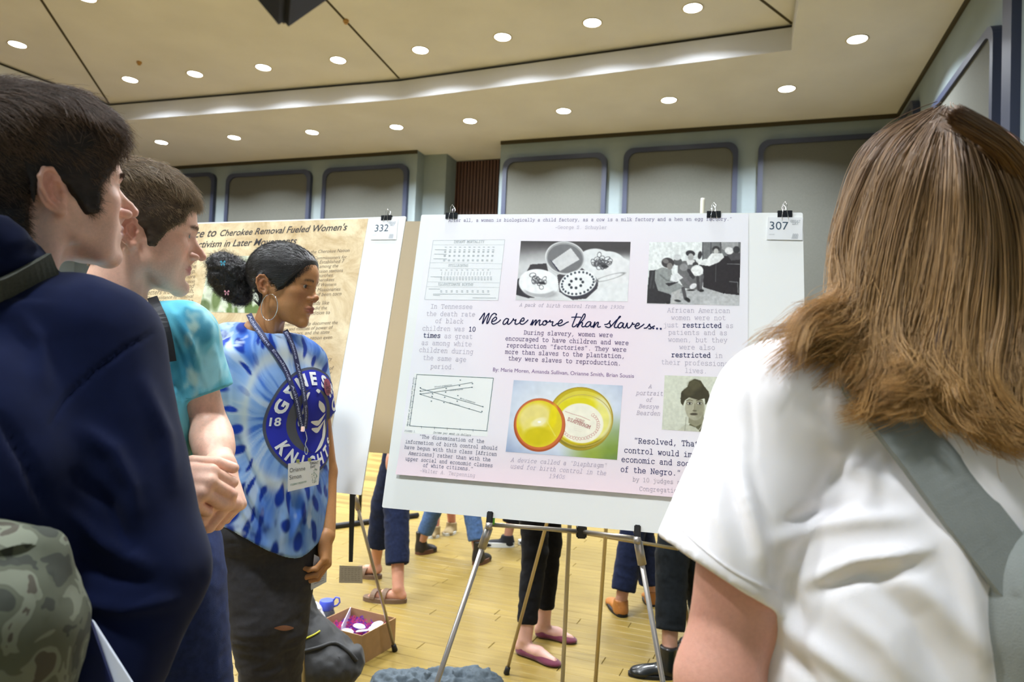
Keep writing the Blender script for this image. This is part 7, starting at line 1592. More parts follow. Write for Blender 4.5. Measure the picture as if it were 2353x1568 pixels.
    wm = mat('white_cotton', lin((240, 236, 238)), .9, spec=.15, sheen=.2, sss=.0, build=noise_mul(8, .97, 1.01, bump=.12, bscale=1200))
    so = world_child(mesh_np('white_t_shirt', v, f, wm, None), root); bvs = bvh_of(v, f)
    def surf(px, py, lift, fb=.80):
        d_ = at(px, py, 1) - _C; d_ /= np.linalg.norm(d_); h_ = bvs.ray_cast(Vector(_C), Vector(d_)); return (np.array(h_[0]) + np.array(h_[1]) * lift, np.array(h_[1])) if h_[0] else (at(px, py, fb), -d_)
    # sleeve cuff stitching line: thin raised band
    cuff = MB(); pp, nn_ = [], []
    for t in np.linspace(0, 1, 14):
        px = 1530 + (1790 - 1530) * t; py = 1178 + (1362 - 1178) * t + 26 * math.sin(math.pi * t); q = surf(px, py, .0006); 
        if (q[0] - _C) @ _f < .80: pp.append(q[0]); nn_.append(q[1])
    if len(pp) > 3: o = lanyard_strip(pp, nn_, .0016, 'stitching', wm, None, th=.0008); world_child(o, root); o.parent = so
    s = SDF(np.array([nb[0] - .3, nb[1] - .3, .02]), np.array([nb[0] + .3, nb[1] + .3, nb[2] - .60]), .008); hq = nb - up * .66
    s.ell(hq, (.19, .15, .12), k=.03, R=np.stack([Rt, Fw, up], 1))
    for e in (-1, 1): s.chain([hq + Rt * e * .09 - up * .05, np.array([hq[0] + Rt[0] * e * .09, hq[1] + Rt[1] * e * .09, .45]), np.array([hq[0] + Rt[0] * e * .09, hq[1] + Rt[1] * e * .09, .1])], [.10, .07, .055], k=.03)
    v, f = s.mesh(.02); world_child(mesh_np('jeans', v, f, cloth_mat('navy_denim', lin((36, 48, 88))), None), root)
    for e in (-1, 1): q = hq * [1, 1, 0] + Rt * e * .09; shoe('shoe', MATS['dark_shoe'], (q + Fw * .18)[:2], (q - Fw * .07)[:2], 0, root, w=.09, h=.08, sole=(MATS['sole_black'], .02), kind='sneaker', vox=.007)
    # grey cross-body bag
    bg = mat('grey_canvas', lin((132, 136, 132)), .85, sheen=.2, build=noise_mul(30, .92, 1.06, bump=.4, bscale=900)); bag = empty('shoulder_bag', at(2380, 1500, .78)); tag(bag, 'grey canvas bag slung across the back of the long-haired viewer', 'bag')
    pts, ns = [], []
    for px, py in ((1900, 792), (1985, 890), (2110, 1040), (2230, 1195), (2350, 1350)): a_, b_ = surf(px, py, .007); pts.append(a_); ns.append(b_)
    pts = [pts[0]] + [(pts[k - 1] + pts[k] * 2 + pts[k + 1]) / 4 for k in range(1, len(pts) - 1)] + [pts[-1]]; ns = [sum(ns) / len(ns) * .6 + q * .4 for q in ns]; P_ = smooth_path(pts, 8); Nn = [x / np.linalg.norm(x) for x in smooth_path(ns, 8)]; o = lanyard_strip(P_, Nn, .060, 'strap', bg, None, th=.0035); hang(o, bag)
    c0 = at(2455, 1590, .68); s = SDF(c0 - [.2, .2, .25], c0 + [.2, .2, .25], .005); s.ell(c0, (.10, .075, .17), k=.03, R=np.stack([Rt, Fw, up], 1)); s.cone(c0 + up * .09 - Rt * .03, c0 + up * .08 + Rt * .05, .07, k=.05); v, f = s.mesh(.01); n = vnormals(v, f); v = wrinkle(v, n, .005, 12, (1, 1, .4), 4); hang(mesh_np('bag_body', v, f, bg, None), bag)
    # hair: guides from the parting to the tips
    G = [[(2150, 262, .90), (2010, 328, .875), (1948, 450, .88), (1928, 560, .885), (1938, 660, .87), (1900, 722, .85), (1835, 758, .84), (1782, 818, .84)],
         [(2158, 261, .88), (2035, 335, .84), (1972, 470, .84), (1955, 600, .84), (1960, 690, .83), (1905, 752, .82), (1835, 785, .82), (1800, 840, .83)],
         [(2162, 260, .87), (2065, 345, .805), (2008, 480, .80), (1985, 620, .80), (1980, 730, .80), (1950, 800, .80), (1900, 800, .80), (1850, 830, .80)],
         [(2168, 260, .86), (2098, 360, .785), (2048, 520, .78), (2018, 650, .78), (1998, 770, .78), (2015, 850, .775), (2000, 900, .775), (1948, 920, .775)],
         [(2172, 260, .86), (2130, 370, .775), (2090, 540, .77), (2060, 700, .77), (2046, 800, .765), (2056, 870, .765), (2030, 915, .765), (1975, 930, .77)],
         [(2178, 260, .86), (2168, 380, .77), (2148, 560, .765), (2120, 720, .765), (2105, 820, .765), (2112, 880, .765), (2100, 920, .77), (2070, 925, .78)],
         [(2184, 260, .86), (2208, 385, .77), (2208, 560, .765), (2188, 740, .765), (2180, 850, .765), (2205, 930, .765), (2260, 985, .77), (2330, 1005, .78)],
         [(2190, 261, .87), (2255, 385, .78), (2285, 560, .77), (2275, 740, .77), (2262, 860, .765), (2290, 945, .765), (2350, 990, .77), (2430, 1000, .79)],
         [(2196, 262, .88), (2305, 378, .80), (2362, 560, .79), (2372, 750, .79), (2360, 880, .78), (2375, 960, .78), (2420, 1010, .79), (2470, 1020, .80)],
         [(2200, 264, .90), (2345, 372, .85), (2425, 560, .86), (2440, 760, .86), (2430, 900, .85), (2440, 980, .84), (2480, 1010, .84), (2500, 1020, .84)],
         [(2204, 266, .95), (2355, 365, .95), (2440, 560, .97), (2450, 760, .96), (2440, 900, .94), (2440, 960, .93), (2450, 1000, .93), (2460, 1020, .93)],
         [(2200, 264, .96), (2318, 345, 1.02), (2385, 500, 1.06), (2385, 660, 1.07), (2380, 780, 1.06), (2375, 860, 1.05), (2380, 910, 1.04), (2385, 940, 1.04)]]
    GP = np.array([smooth_path([at(*q) for q in g], 3) for g in G]); m = GP.shape[1]
    for g in GP:
        Lr = np.linalg.norm(g - _C, axis=1); need = Lr.copy()
        for k in range(len(g)):
            d_ = (g[k] - _C) / Lr[k]; h_ = bvs.ray_cast(Vector(_C), Vector(d_))
            if h_[0]: need[k] = min(Lr[k], np.linalg.norm(np.array(h_[0]) - _C) - .022)
        dl_ = need - Lr; sm = np.array([min(dl_[k2] + .006 * abs(k2 - k) for k2 in range(len(g))) for k in range(len(g))]); sm = np.minimum(sm, 0)
        g[:] = _C + (g - _C) / Lr[:, None] * (Lr + sm)[:, None]
    s = SDF(GP.reshape(-1, 3).min(0) - .05, GP.reshape(-1, 3).max(0) + .05, .004)
    cen = T + R @ np.array([0, -.02, .035]) * s_ - _r * .014 - np.array([0, 0, .004]); s.ell(cen, (.083, .103, .090), k=.01, R=R)
    for a in range(len(GP) - 1):
        for t in (0, .5):
            P = GP[a] * (1 - t) + GP[a + 1] * t
            inw = cen - P; inw[:, 2] *= .2; inw /= np.linalg.norm(inw, axis=1, keepdims=True); k1 = np.clip(np.arange(m) / (m * .3), .3, 1); k2 = np.clip((m - np.arange(m)) / (m * .45), .05, 1)
            s.chain(list((P + inw * .026)[2:m - 3]), list((.021 * k1 * k2)[2:m - 3] + .001), k=.012, kk=.006)
    face = T + R @ np.array([0.0, .115, -.02]); s.ell(face, (.085, .075, .12), k=.01, R=R, mode='cut')
    v, f = s.mesh(.0); n = vnormals(v, f); v = v + n * (.0030 * vnoise(v * np.array([1, 1, .25]), 90, 3, 5))[:, None]
    hm = mat('brown_hair_mass', lin((96, 74, 56)), .6, spec=.25, build=noise_mul(55, .5, 1.3, detail=5, bump=.5, bscale=300, stretch=(1, 1, .15)))
    ho = world_child(mesh_np('hair', v, f, hm, None), root)
    r = np.random.RandomState(8); nC, per = 340, 46; out = []
    ca = r.uniform(0, len(GP) - 1.001, nC)
    for q in range(nC):
        a = int(ca[q]); t = ca[q] - a; P = GP[a] * (1 - t) + GP[a + 1] * t; tt = np.linspace(0, 1, m)
        inw = cen - P; inw[:, 2] *= .2; inw /= np.linalg.norm(inw, axis=1, keepdims=True)
        base = P + inw * r.uniform(-.002, .012) + np.outer(tt ** 1.3, r.randn(3) * [.012, .012, .012]); ph = r.rand(3) * 6.28; base = base + np.stack([np.sin(ph[0] + tt * 11), np.cos(ph[1] + tt * 9), np.sin(ph[2] + tt * 8)], 1) * (.011 * tt ** 1.1)[:, None]
        L = r.uniform(.78, 1.0); idx = np.linspace(0, (m - 1) * L, 16); ba = np.stack([np.interp(idx, np.arange(m), base[:, k]) for k in range(3)], 1)
        off = r.randn(per, 3) * .0036; w_ = (.9 + .9 * np.linspace(0, 1, 16) * (1 - np.linspace(0, 1, 16) * .75))[None, :, None]
        ch = ba[None] + off[:, None, :] * w_ + (r.randn(per, 1, 3) * .003) * (np.linspace(0, 1, 16) ** 3)[None, :, None]; out.append(ch)
    P = np.concatenate(out)
    # flyaways
    fly = P[r.choice(len(P), 260)].copy(); tt = np.linspace(0, 1, 16)[None, :, None]; fly = fly + (r.randn(260, 1, 3) * .018) * tt ** 1.5 + (r.randn(260, 1, 3) * .004); P = np.concatenate([P, fly])
    hmat = hair_mat('brown_strands', lin((98, 76, 58)), lin((178, 138, 84)), .45, .4)
    st = hair_strands('hair_strands', None, None, lambda q: P, hmat, .00042); world_child(st, root); st.parent = ho
# ------------------------------------------------------------------ people further back, only their legs show under the boards
def back_person(label, feet, col_top, col_leg, skin, shoe_spec, hip_xy, leg_r=(.085, .055, .05), h=1.68, face=90, bare=0.0, hair=(60, 44, 34), skirt=None, cuff=.10, knees=None):
    sc = h / 1.70; hip = np.array([*hip_xy, .92 * sc]); root = person_root(hip_xy, label); up = np.array([0, 0, 1.])
    th = math.radians(face); Fw = np.array([math.cos(th), math.sin(th), 0]); Rt = np.array([Fw[1], -Fw[0], 0]); SK = skin_mat(); sk = np.array(lin(skin))
    kindo = shoe_spec[4]; nb = hip + up * .50 * sc; s = SDF(hip - [.45, .45, .92 * sc + .01], hip + [.45, .45, .62 * sc], .011)
    s.cone(nb + up * .08, nb, .045, .05, k=.02); s.cone(nb, hip, .09, .12, k=.04)
    ank = []
    for e, ft in zip((1, -1), feet):
        heel, toe = np.array([*ft[0], ft[2] if len(ft) > 2 else 0]), np.array([*ft[1], ft[3] if len(ft) > 3 else 0]); d = toe - heel; a = heel + d * .18 + up * .075; ank.append(a)
        hj = hip + Rt * e * .085; kn = (hj + a) / 2 + Fw * .03; kn[2] = .49 * sc
        s.chain([hj, kn, a], [.075, .048, .032], k=.02, kk=.01); (kindo in ('flat', 'sandal')) and s.chain([a, heel + up * .035 + d * .08, heel + d * .5 + up * .035, heel + d * .85 + up * .018], [.030, .026, .028, .018], k=.01, kk=.01)
    arms = []
    for e in (1, -1):
        sh = nb + Rt * e * .17 - up * .03; el = sh + Rt * e * .04 - up * .28 * sc; wr = el + Fw * .06 - up * .25 * sc; s.chain([sh, el, wr], [.042, .034, .024], k=.03, kk=.01); arms.append((sh, el, wr)); s.ell(wr - up * .08, (.022, .035, .06), k=.02)
    bv, bf = s.mesh(.01); hp = dict(skin=sk, lipc=sk * .7, jaw=.92); Rm = rot(face - 90); T = nb + up * .215 * sc + Fw * .03; hv, hf, hc, hl = head_world(hp, Rm, T, .96, .005)
    V, Fc, C = join_parts([(hv, hf, hc), (bv, bf, skin_cols(bv, sk))]); world_child(mesh_np('body', V, Fc, SK, None, True, C), root)
    cv, cf = hair_cap(hp, lambda Y, Z: .014 + 0 * Y * Z, SCALP, soft=.008); world_child(mesh_np('hair', (cv * .96) @ Rm.T + T, cf, cap_mat('cap_%s' % hair[0], lin(hair)), None), root)
    s = SDF(hip - [.42, .42, .15], hip + [.42, .42, .60 * sc], .010); a0 = math.degrees(math.atan2(Rt[1], Rt[0]))
    s.loft([(hip[2] - .10, hip[0], hip[1], .17, .125), (hip[2] + .15, hip[0], hip[1], .155, .11), (nb[2] - .12, nb[0], nb[1], .18, .115), (nb[2] - .03, nb[0], nb[1], .13, .085), (nb[2] + .02, nb[0], nb[1], .07, .06)], yaw=a0, k=.02)
    for sh, el, wr in arms: s.cone(sh, sh * .4 + el * .6, .055, .050, k=.03)
    v, f = s.mesh(.01); n = vnormals(v, f); v = wrinkle(v, n, .004, 9, seed=2); world_child(mesh_np('top', v, f, cloth_mat('top_%d_%d' % col_top[:2], lin(col_top)), None), root)
    s = SDF(hip - [.48, .48, .92 * sc - .02], hip + [.48, .48, .10], .0065); s.ell(hip - up * .01, (.165, .125, .10), k=.03, R=np.stack([Rt, Fw, up], 1))
    for e, a, i in zip((1, -1), ank, (0, 1)):
        hj = hip + Rt * e * .085 - up * .05; kn = (hj + a) / 2 + Fw * .03; kn[2] = .49 * sc
        if knees: kn = np.array(knees[i])
        ca = a + (kn - a) / np.linalg.norm(kn - a) * cuff; s.chain([hj, kn, ca + (a - ca) / np.linalg.norm(a - ca) * .06], [leg_r[0], leg_r[1], leg_r[2]], k=.02, kk=.01); dd = (a - ca) / np.linalg.norm(a - ca); trim(s, ca, dd, leg_r[2] * 1.15, leg_r[2] * .72, .03)
    v, f = s.mesh(.006); n = vnormals(v, f); v = wrinkle(v, n, .004, 13, (1, 1, 1.6), 6); world_child(mesh_np('trousers', v, f, cloth_mat('leg_%d_%d_%d' % tuple(col_leg), lin(col_leg), lo=.8, hi=1.2, sc=60), None), root)
    for ft in feet:
        heel, toe = ft[0], ft[1]; z0 = ft[2] if len(ft) > 2 else 0
        m, w, hh, sole, kind = shoe_spec
        if kind == 'sandal':
            t = np.array([*toe, 0]); hl = np.array([*heel, 0]); d = t - hl; L = np.linalg.norm(d); d /= L; sd = np.array([-d[1], d[0], 0]); P = lambda x, y, z: hl + sd * x + d * y + up * z
            mb = MB(); pr = [(w * .5 * (.85 + .3 * math.sin(math.pi * (.5 - .5 * math.cos(a)) * .8)) * math.copysign(abs(math.sin(a)) ** .6, math.sin(a)), -.012 + (L + .02) * (.5 - .5 * math.cos(a))) for a in np.linspace(0, 2 * math.pi, 28, endpoint=False)]
            mb.prism(pr, 0, .022, lambda q: P(q[0], q[1], q[2])); sh = world_child(mb.build('sandal', m, None, True, 40), root)
            for y in (.45, .72):
                arc = [P(w * .52 * math.cos(a), L * y + .012 * math.cos(a), .020 + .048 * math.sin(a) * (1.2 - y * .5)) for a in np.linspace(0, math.pi, 12)]; o = lanyard_strip(arc, [np.array(q) - P(0, L * y, .0) for q in arc], .030, 'strap', m, None, th=.0018); world_child(o, root); o.parent = sh
        else: shoe('shoe', m, toe, heel, z0, root, w=w, h=hh, sole=sole, kind=kind, vox=.0045)
    return root
def g(px, py): return on_z(px, py, 0)[:2]
def back_people():
    br = mat('sandal_brown', lin((116, 92, 72)), .7); bb = mat('boot_black', lin((34, 30, 28)), .5); hl = mat('boot_sole', lin((96, 62, 44)), .6); ma = mat('maroon_suede', lin((98, 24, 52)), .85, sheen=.4); tn = mat('tan_leather', lin((170, 108, 48)), .45)
    bl = mat('black_leather', lin((26, 28, 30)), .3, coat=.3); ws = mat('sole_white', lin((222, 226, 226)), .6); kn = mat('black_knit', lin((26, 28, 36)), .8); bg = mat('beige_canvas', lin((160, 140, 100)), .8)
    back_person('person in dark navy jeans and brown strapped sandals walking behind the white boards', [(g(930, 1385), g(838, 1378)), (g(872, 1330), g(812, 1322), .02)], (60, 64, 80), (28, 36, 62), (206, 150, 126), (br, .088, .05, None, 'sandal'), ((g(930, 1385) + g(872, 1330)) / 2 + [.02, .06]), (.095, .072, .064), face=185, cuff=.13)
    back_person('person in blue jeans and black ankle boots behind board 307', [(g(958, 1275), g(1000, 1266)), (g(1092, 1300), g(1122, 1285))], (120, 110, 110), (78, 106, 150), (200, 150, 130), (bb, .085, .10, (hl, .03), 'boot'), ((g(965, 1275) + g(1095, 1300)) / 2 + [0, .04]), (.09, .062, .05), face=20, cuff=.085)
    back_person('person with bare ankles and beige sneakers, farthest behind board 307', [(g(1002, 1232), g(985, 1238)), (g(1040, 1222), g(1024, 1232))], (150, 100, 90), (70, 60, 60), (204, 140, 126), (bg, .09, .075, (ws, .02), 'sneaker'), ((g(1002, 1232) + g(1040, 1222)) / 2), (.09, .06, .045), face=200, cuff=.34)
    back_person('person in black trousers and black sneakers with white soles behind board 307', [(g(1180, 1256), g(1104, 1254)), (g(1272, 1258), g(1192, 1250))], (50, 50, 60), (26, 26, 32), (190, 140, 120), (kn, .095, .075, (ws, .032), 'sneaker'), ((g(1180, 1256) + g(1272, 1258)) / 2), (.10, .075, .062), face=175, cuff=.10)
    back_person('person in black skinny trousers and maroon flats behind board 307', [(g(1188, 1500), g(1288, 1536)), (g(1232, 1462), g(1326, 1480))], (30, 30, 36), (24, 24, 28), (216, 170, 156), (ma, .075, .060, None, 'flat'), ((g(1188, 1500) + g(1232, 1462)) / 2 + [.02, .02]), (.082, .060, .042), h=1.63, face=-20, cuff=.075)
    back_person('person in navy trousers and tan leather shoes walking away behind board 307', [(g(1432, 1420), g(1402, 1382), .0), (g(1500, 1395), g(1488, 1370))], (70, 76, 100), (30, 38, 66), (200, 150, 130), (tn, .085, .075, (MATS['sole_black'], .018), 'sneaker'), ((g(1432, 1420) + g(1500, 1395)) / 2 + [0, .05]), (.095, .072, .064), h=1.76, face=115, cuff=.055)
    back_person('person in black trousers and black leather ankle boots at the right end of board 307', [(g(1556, 1556), g(1446, 1552)), (g(1640, 1500), g(1560, 1480))], (40, 40, 48), (26, 30, 34), (196, 148, 126), (bl, .082, .085, (MATS['sole_black'], .014), 'boot'), ((g(1556, 1556) + g(1640, 1500)) / 2 + [-.05, .04]), (.095, .075, .062), h=1.72, face=170, cuff=.12)

def floor_things():
    up = np.array([0, 0, 1.])
    # cardboard box of ribbon rosettes and buttons
    pass
    H = .13; a = on_z(832, 1462, H); b = on_z(910, 1420, H); c = on_z(820, 1388, H); a[2] = 0; b[2] = 0; c[2] = 0
    ex = b - a; W = np.linalg.norm(ex); ex /= W; ey = np.array([-ex[1], ex[0], 0]); L = abs((c - b) @ ey); cb = mat('cardboard', lin((176, 140, 96)), .85, build=noise_mul(25, .92, 1.06)); bx = empty('cardboard_box', a); tag(bx, 'open cardboard box of pink and purple ribbons and white buttons on the floor', 'box')
    T = lambda x, y, z: a + ex * x + ey * y + up * z; t = .004
    for nm, (x0, x1, y0, y1) in (('side_panel', (0, W, 0, t)), ('side_panel', (0, W, L - t, L)), ('side_panel', (0, t, t, L - t)), ('side_panel', (W - t, W, t, L - t))):
        mb = MB(); mb.prism([(x0, y0), (x1, y0), (x1, y1), (x0, y1)], 0, H, lambda q: T(*q)); hang(mb.build(nm, cb, None), bx)
    mb = MB(); mb.prism([(t, t), (W - t, t), (W - t, L - t), (t, L - t)], 0, t, lambda q: T(*q)); hang(mb.build('bottom', cb, None), bx)
    mb = MB(); mb.prism([(.03, L * .52), (.035, L * .52), (W - .01, L - .012), (W - .016, L - .012)], .05, H + .004, lambda q: T(*q)); o = mb.build('leaflet', mat('leaflet', lin((214, 204, 226)), .6), None); o['label'] = 'pale lilac printed leaflet standing in the cardboard box'; o['category'] = 'paper'
    r = random.Random(4); rib = {0: MB(), 1: MB(), 2: MB()}
    for k in range(420):
        x, y = r.uniform(.02, W - .02), r.uniform(.02, L - .02); z = .070 + r.uniform(0, .03); ang = r.uniform(0, 6.28); R_ = .012; p = []
        for q in range(5): aa = ang + q * .7; p.append(T(x + R_ * math.cos(aa) * .8, y + R_ * math.sin(aa) * .8, z + .008 * math.sin(q * 1.3)))
        mb = rib[r.choice([0, 0, 1, 1, 2])]; nn = [up] * 5
        for q in range(4): s_ = np.array([0, 0, .004]); mb.add([p[q] - s_, p[q + 1] - s_, p[q + 1] + s_, p[q] + s_], [(0, 1, 2, 3)])
    rm = [(232, 96, 156), (140, 88, 204), (246, 120, 140)]
    for k, mb in rib.items(): o = mb.build('ribbon_tangle', mat('ribbon_%d' % k, lin(rm[k]), .5), None); tag(o, ('tangle of magenta curled ribbon in the cardboard box', 'tangle of purple curled ribbon in the cardboard box', 'tangle of coral curled ribbon in the cardboard box')[k], 'ribbon', kind='stuff')
    bed = MB(); bed.prism([(t, t), (W - t, t), (W - t, L - t), (t, L - t)], t, .070, lambda q: T(*q)); tag(bed.build('ribbon_bed', mat('ribbon_1', 0), None), 'purple ribbon packed at the bottom of the cardboard box', 'ribbon', kind='stuff')
    spots = [(W * .55, L * .14, 'round white button nearest the front corner of the box'), (W * .2, L * .45, 'round white button at the left side of the box'), (W * .5, L * .42, 'round white button lying flat in the middle of the ribbons'), (W * .35, L * .25, 'round white button tilted against the front ones'), (W * .75, L * .22, 'round white button at the right front side of the box')]
    for x, y, lb in spots:
        o = MB().lathe([(.0005, .006), (.024, .005), (.029, .0), (.027, -.003), (.0005, -.003)], (0, 0, 0), 24).build('pin_button', mat('button_white', lin((232, 230, 236)), .3), None, True, 50); o.location = T(x, y, .108); o.rotation_euler = (r.uniform(-.3, .3), r.uniform(-.3, .3), 0); tag(o, lb, 'button', 'white buttons in the cardboard box')
    # black rucksack
    bk = mat('black_nylon', lin((34, 34, 36)), .6, sheen=.15, build=noise_mul(40, .8, 1.15, bump=.4, bscale=500)); c0 = on_z(735, 1575, 0) + [0, .0, .0]; ru = empty('rucksack', c0); tag(ru, 'black rucksack slumped on the floor behind the presenter\'s legs', 'rucksack')
    q1 = at(715, 1450, 2.75); q2 = at(760, 1510, 2.72); s = SDF(np.array([q1[0] - .30, q1[1] - .35, 0.0]), np.array([q1[0] + .42, q1[1] + .35, .52]), .006)
    P = lambda px, py, d: at(px, py, d)
    s.ell(P(715, 1505, 2.78), (.12, .13, .14), k=.03); s.ell(P(686, 1430, 2.80), (.065, .09, .13), k=.06); s.ell(P(760, 1530, 2.74), (.12, .12, .09), k=.05); s.ell(P(812, 1512, 2.76), (.040, .05, .045), k=.02); s.ell(P(762, 1492, 2.80), (.065, .08, .045), k=.04); s.half((0, 0, .004), (0, 0, -1))
    v, f = s.mesh(.004); n = vnormals(v, f); v = wrinkle(v, n, .009, 11, seed=6); v[:, 2] = np.maximum(v[:, 2], .002); rb = hang(mesh_np('bag_body', v, f, bk, None), ru); bv_ = bvh_of(v, f)
    def sf(px, py, l=.004):
        d_ = at(px, py, 1) - _C; d_ /= np.linalg.norm(d_); h_ = bv_.ray_cast(Vector(_C), Vector(d_)); return np.array(h_[0]) + np.array(h_[1]) * l if h_[0] else None
    zp = [sf(*q) for q in ((672, 1468), (690, 1471), (705, 1468), (722, 1460), (734, 1452))]; zp = [q for q in zp if q is not None]
    if len(zp) > 2: hang(MB().tube(smooth_path(zp, 4), .0035, 6).build('yellow_piping', mat('neon_yellow', lin((200, 196, 40)), .5), None, True), ru)
    zp = [sf(*q) for q in ((690, 1500), (730, 1490), (770, 1480), (800, 1500), (818, 1520))]; zp = [q for q in zp if q is not None]
    if len(zp) > 2: hang(MB().tube(smooth_path(zp, 4), .008, 8).build('strap', bk, None, True), ru)
    # water bottle
    bp = on_z(748, 1445, 0); bp = np.array([bp[0], bp[1], .0]); wb = empty('water_bottle', bp); tag(wb, 'clear water bottle with blue screw lid beside the cardboard box', 'bottle')
    cl = mat('bottle_plastic', lin((120, 124, 140)), .08, trans=.65); bl = mat('lid_blue', lin((74, 92, 214)), .4); zt = at(748, 1378, (bp - _C) @ _f)[2]; hb = zt - .045
    o = MB().lathe([(.001, 0), (.040, 0), (.044, .006), (.044, hb - .035), (.041, hb - .020), (.032, hb), (.030, hb)], n=28).build('bottle_body', cl, wb, True)
    MB().lathe([(.001, .004), (.039, .004), (.040, .01), (.040, hb * .55), (.001, hb * .55)], n=28).build('water', mat('water_tint', lin((70, 74, 96)), .1, trans=.5), wb, True)
    MB().lathe([(.034, hb - .004), (.036, hb), (.036, hb + .034), (.033, hb + .040), (.001, hb + .041)], n=28).build('lid', bl, wb, True, 40)
    MB().tube([(.036, 0, hb + .01), (.052, 0, hb + .016), (.064, 0, hb + .032), (.060, 0, hb + .052), (.044, 0, hb + .056), (.032, 0, hb + .040)], .0045, 8).build('lid_loop', bl, wb, True)
    # cola can and a white crumpled bag
    cp = at(712, 1390, 3.30); cz = on_z(704, 1452, 0); ca = empty('drink_can', (cz[0] , cz[1], 0)); tag(ca, 'dark red drink can behind the water bottle', 'can')
    zc = max(.11, .122); ca.location = (cz[0], cz[1], 0)
    MB().lathe([(.001, .004), (.026, .004), (.033, .012), (.033, .106), (.028, .116), (.026, .120), (.025, .117), (.001, .116)], n=24).build('can_body', mat('can_red', lin((140, 34, 52)), .3, .4), ca, True); MB().lathe([(.0275, .1165), (.0275, .121), (.025, .121), (.0245, .118), (.001, .118)], n=24).build('can_rim', MATS['silver'], ca, True)
    wp = on_z(700, 1470, 0); s = SDF(np.array([wp[0] - .12, wp[1] - .12, 0]), np.array([wp[0] + .14, wp[1] + .14, .26]), .006); s.ell(wp + [.01, 0, .08], (.07, .06, .10), k=.02); s.ell(wp + [.05, 0, .05], (.05, .05, .06), k=.02); s.half((0, 0, .004), (0, 0, -1)); v, f = s.mesh(); n = vnormals(v, f); v = wrinkle(v, n, .010, 30, seed=3, oct=2); v[:, 2] = np.maximum(v[:, 2], .001)
    o = mesh_np('plastic_bag', v, f, mat('white_plastic', lin((222, 224, 228)), .35), None); tag(o, 'crumpled white plastic bag behind the black rucksack', 'bag')
    # denim cloth on the floor
    dm = mat('pale_denim', lin((90, 101, 110)), .9, build=noise_mul(90, .8, 1.15))
    for (px, py, w, lb) in ((930, 1562, .13, 'crumpled pale denim garment on the floor left of the easel leg'), (1060, 1556, .16, 'crumpled pale denim garment on the floor right of the easel leg')):
        q = on_z(px, py + 22, 0); s = SDF(q - [w + .08, .2, .0], q + [w + .08, .2, .16], .006); s.ell(q + up * .012, (w, .09, .026), k=.02); s.ell(q + [w * .4, .02, .020], (w * .4, .05, .03), k=.03); s.ell(q + [-w * .6, .0, .02], (w * .35, .05, .026), k=.03); s.half((0, 0, .004), (0, 0, -1)); v, f = s.mesh(); n = vnormals(v, f); v = wrinkle(v, n, .022, 22, seed=px, oct=4); v[:, 2] = np.maximum(v[:, 2], .001)
        o = mesh_np('denim_jacket', v, f, dm, None); tag(o, lb, 'garment', 'denim garments on the floor')
    pts = [on_z(*q, .004) for q in ((935, 1556), (950, 1551), (965, 1549), (978, 1553), (984, 1562), (990, 1580))]; pts = [q + up * .02 * math.sin(i / 5 * 3.1) for i, q in enumerate(pts)]
    o = MB().tube(smooth_path(pts, 5), .0035, 8).build('cable', mat('black_cable', lin((28, 26, 24)), .5), None, True); tag(o, 'black cable looping out of the denim garments', 'cable')
    q = on_z(1610, 1600, 0); s = SDF(q - [.16, .16, 0], q + [.16, .16, .16], .006); s.ell(q + up * .04, (.11, .09, .06), k=.02); s.half((0, 0, .004), (0, 0, -1)); v, f = s.mesh(); n = vnormals(v, f); v = wrinkle(v, n, .008, 15, seed=9); v[:, 2] = np.maximum(v[:, 2], .001); tag(mesh_np('green_bag', v, f, mat('green_cloth', lin((52, 78, 40)), .85), None), 'dark green bag on the floor beside the black ankle boot', 'bag')
    # badge on a black lanyard hanging from the easel behind the presenter
    t0 = at(810, 1130, 2.72); t1 = at(806, 1292, 2.72); hb_ = empty('hanging_badge', t1); tag(hb_, 'grey badge card hanging on a black lanyard between the boards', 'badge')
    vd = _C - t1; vd /= np.linalg.norm(vd); bm = MATS['black_strap']
    for e in (-1, 1): pa = [t0 + _r * e * .005, (t0 + t1) / 2 + _r * e * .004, t1 + _r * e * .002]; hang(lanyard_strip(smooth_path(pa, 4), [vd] * 9, .012, 'strap', bm, None), hb_)
    q4 = [at(780, 1300, 2.72), at(833, 1302, 2.70), at(833, 1341, 2.70), at(779, 1340, 2.72)]; nn = vd; mb = MB(); mb.add(q4 + [q - nn * .002 for q in q4], [(0, 3, 2, 1), (4, 5, 6, 7), (0, 1, 5, 4), (1, 2, 6, 5), (2, 3, 7, 6), (3, 0, 4, 7)]); cd = hang(mb.build('card', mat('grey_card', lin((168, 162, 158)), .6), None), hb_)
    mb = MB(); r2 = random.Random(5)
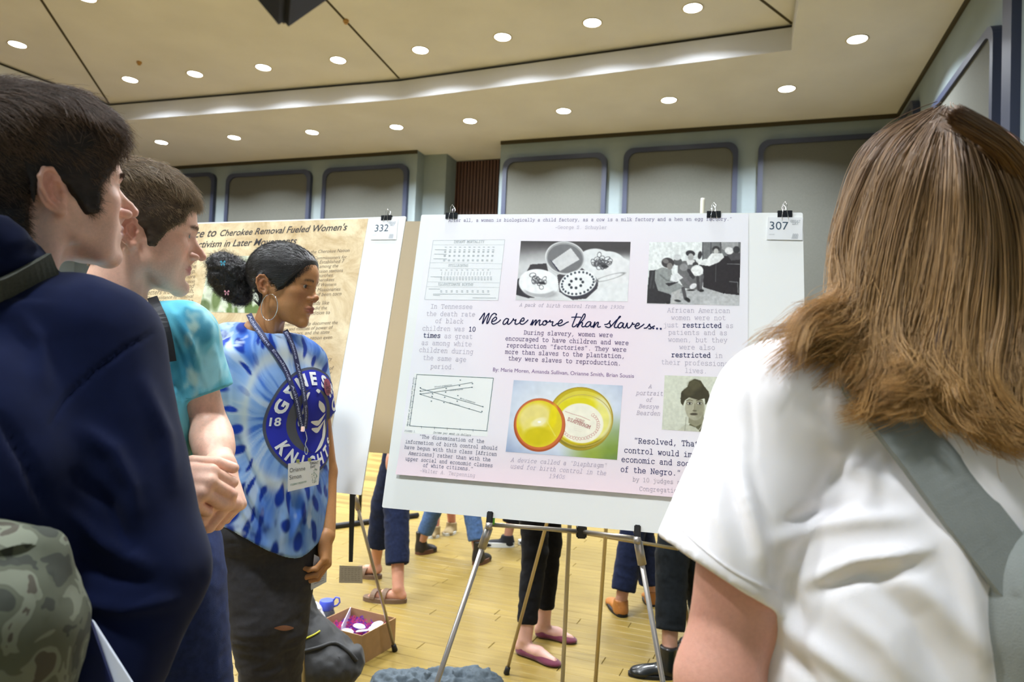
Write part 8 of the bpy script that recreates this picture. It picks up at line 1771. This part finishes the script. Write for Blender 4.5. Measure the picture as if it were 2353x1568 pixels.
    for k in range(7): 
        for j in range(6):
            u0 = .08 + j * .145; w_ = r2.uniform(.06, .12); v0 = .15 + k * .11; f_ = lambda u, v: (q4[0] * (1 - u) + q4[1] * u) * (1 - v) + (q4[3] * (1 - u) + q4[2] * u) * v + nn * .0006; mb.add([f_(u0, v0), f_(u0 + w_, v0), f_(u0 + w_, v0 + .04), f_(u0, v0 + .04)], [(0, 1, 2, 3)])
    tag(hang(mb.build('printed_lines', mat('card_ink', lin((140, 134, 130)), .6), None), hb_), kind='stuff')
    # black display stand foot far behind
    p0, p1 = on_z(700, 1225, 0), on_z(960, 1190, 0); p0[2] = p1[2] = .022; st = empty('display_stand', (p0 + p1) / 2 * [1, 1, 0]); tag(st, 'black metal display stand whose foot bar lies across the floor behind the boards', 'stand')
    bm2 = mat('black_metal', lin((30, 30, 32)), .45, .3); hang(MB().tube([p0, p1], .022, 12).build('foot_bar', bm2, None, True), st); m_ = (p0 * .55 + p1 * .45); hang(MB().tube([m_, m_ + up * 1.15], .014, 10).build('post', bm2, None, True), st)
    # dark speaker corner dipping into the frame, hung near the camera
    tip = at(657, 38, .60); o = empty('hanging_loudspeaker', tip); tag(o, 'black corner of a hanging loudspeaker dipping into the top of the view', 'loudspeaker'); bm3 = mat('speaker_black', lin((20, 20, 24)), .7)
    Rm = rot(20, 0, 45); ct = tip + up * .058; mb = MB(); mb.box(ct, (.040, .034, .042), Rm, bevel=.006); hang(mb.build('cabinet', bm3, None), o)
    mb = MB(); mb.box(ct - Rm @ np.array([0, .0355, 0]), (.033, .002, .035), Rm, bevel=.001); hang(mb.build('grille', mat('speaker_grille', lin((34, 34, 38)), .8, build=noise_mul(400, .5, 1.4)), None), o)
    hang(MB().tube([ct + up * .06, np.array([ct[0], ct[1], ZH - .01])], .003, 8).build('hanging_wire', bm2, None), o); hang(MB().lathe([(.03, ZH - .012), (.03, ZH), (.001, ZH)], (ct[0], ct[1], 0), 16).build('ceiling_plate', bm2, None), o)
# ------------------------------------------------------------------ build
setup_camera()
setup_light()
room()
planks()
shared_mats()
poster_307()
poster_332()
back_boards()
woman()
man_turquoise()
man_hoodie()
viewer()
back_people()
floor_things()
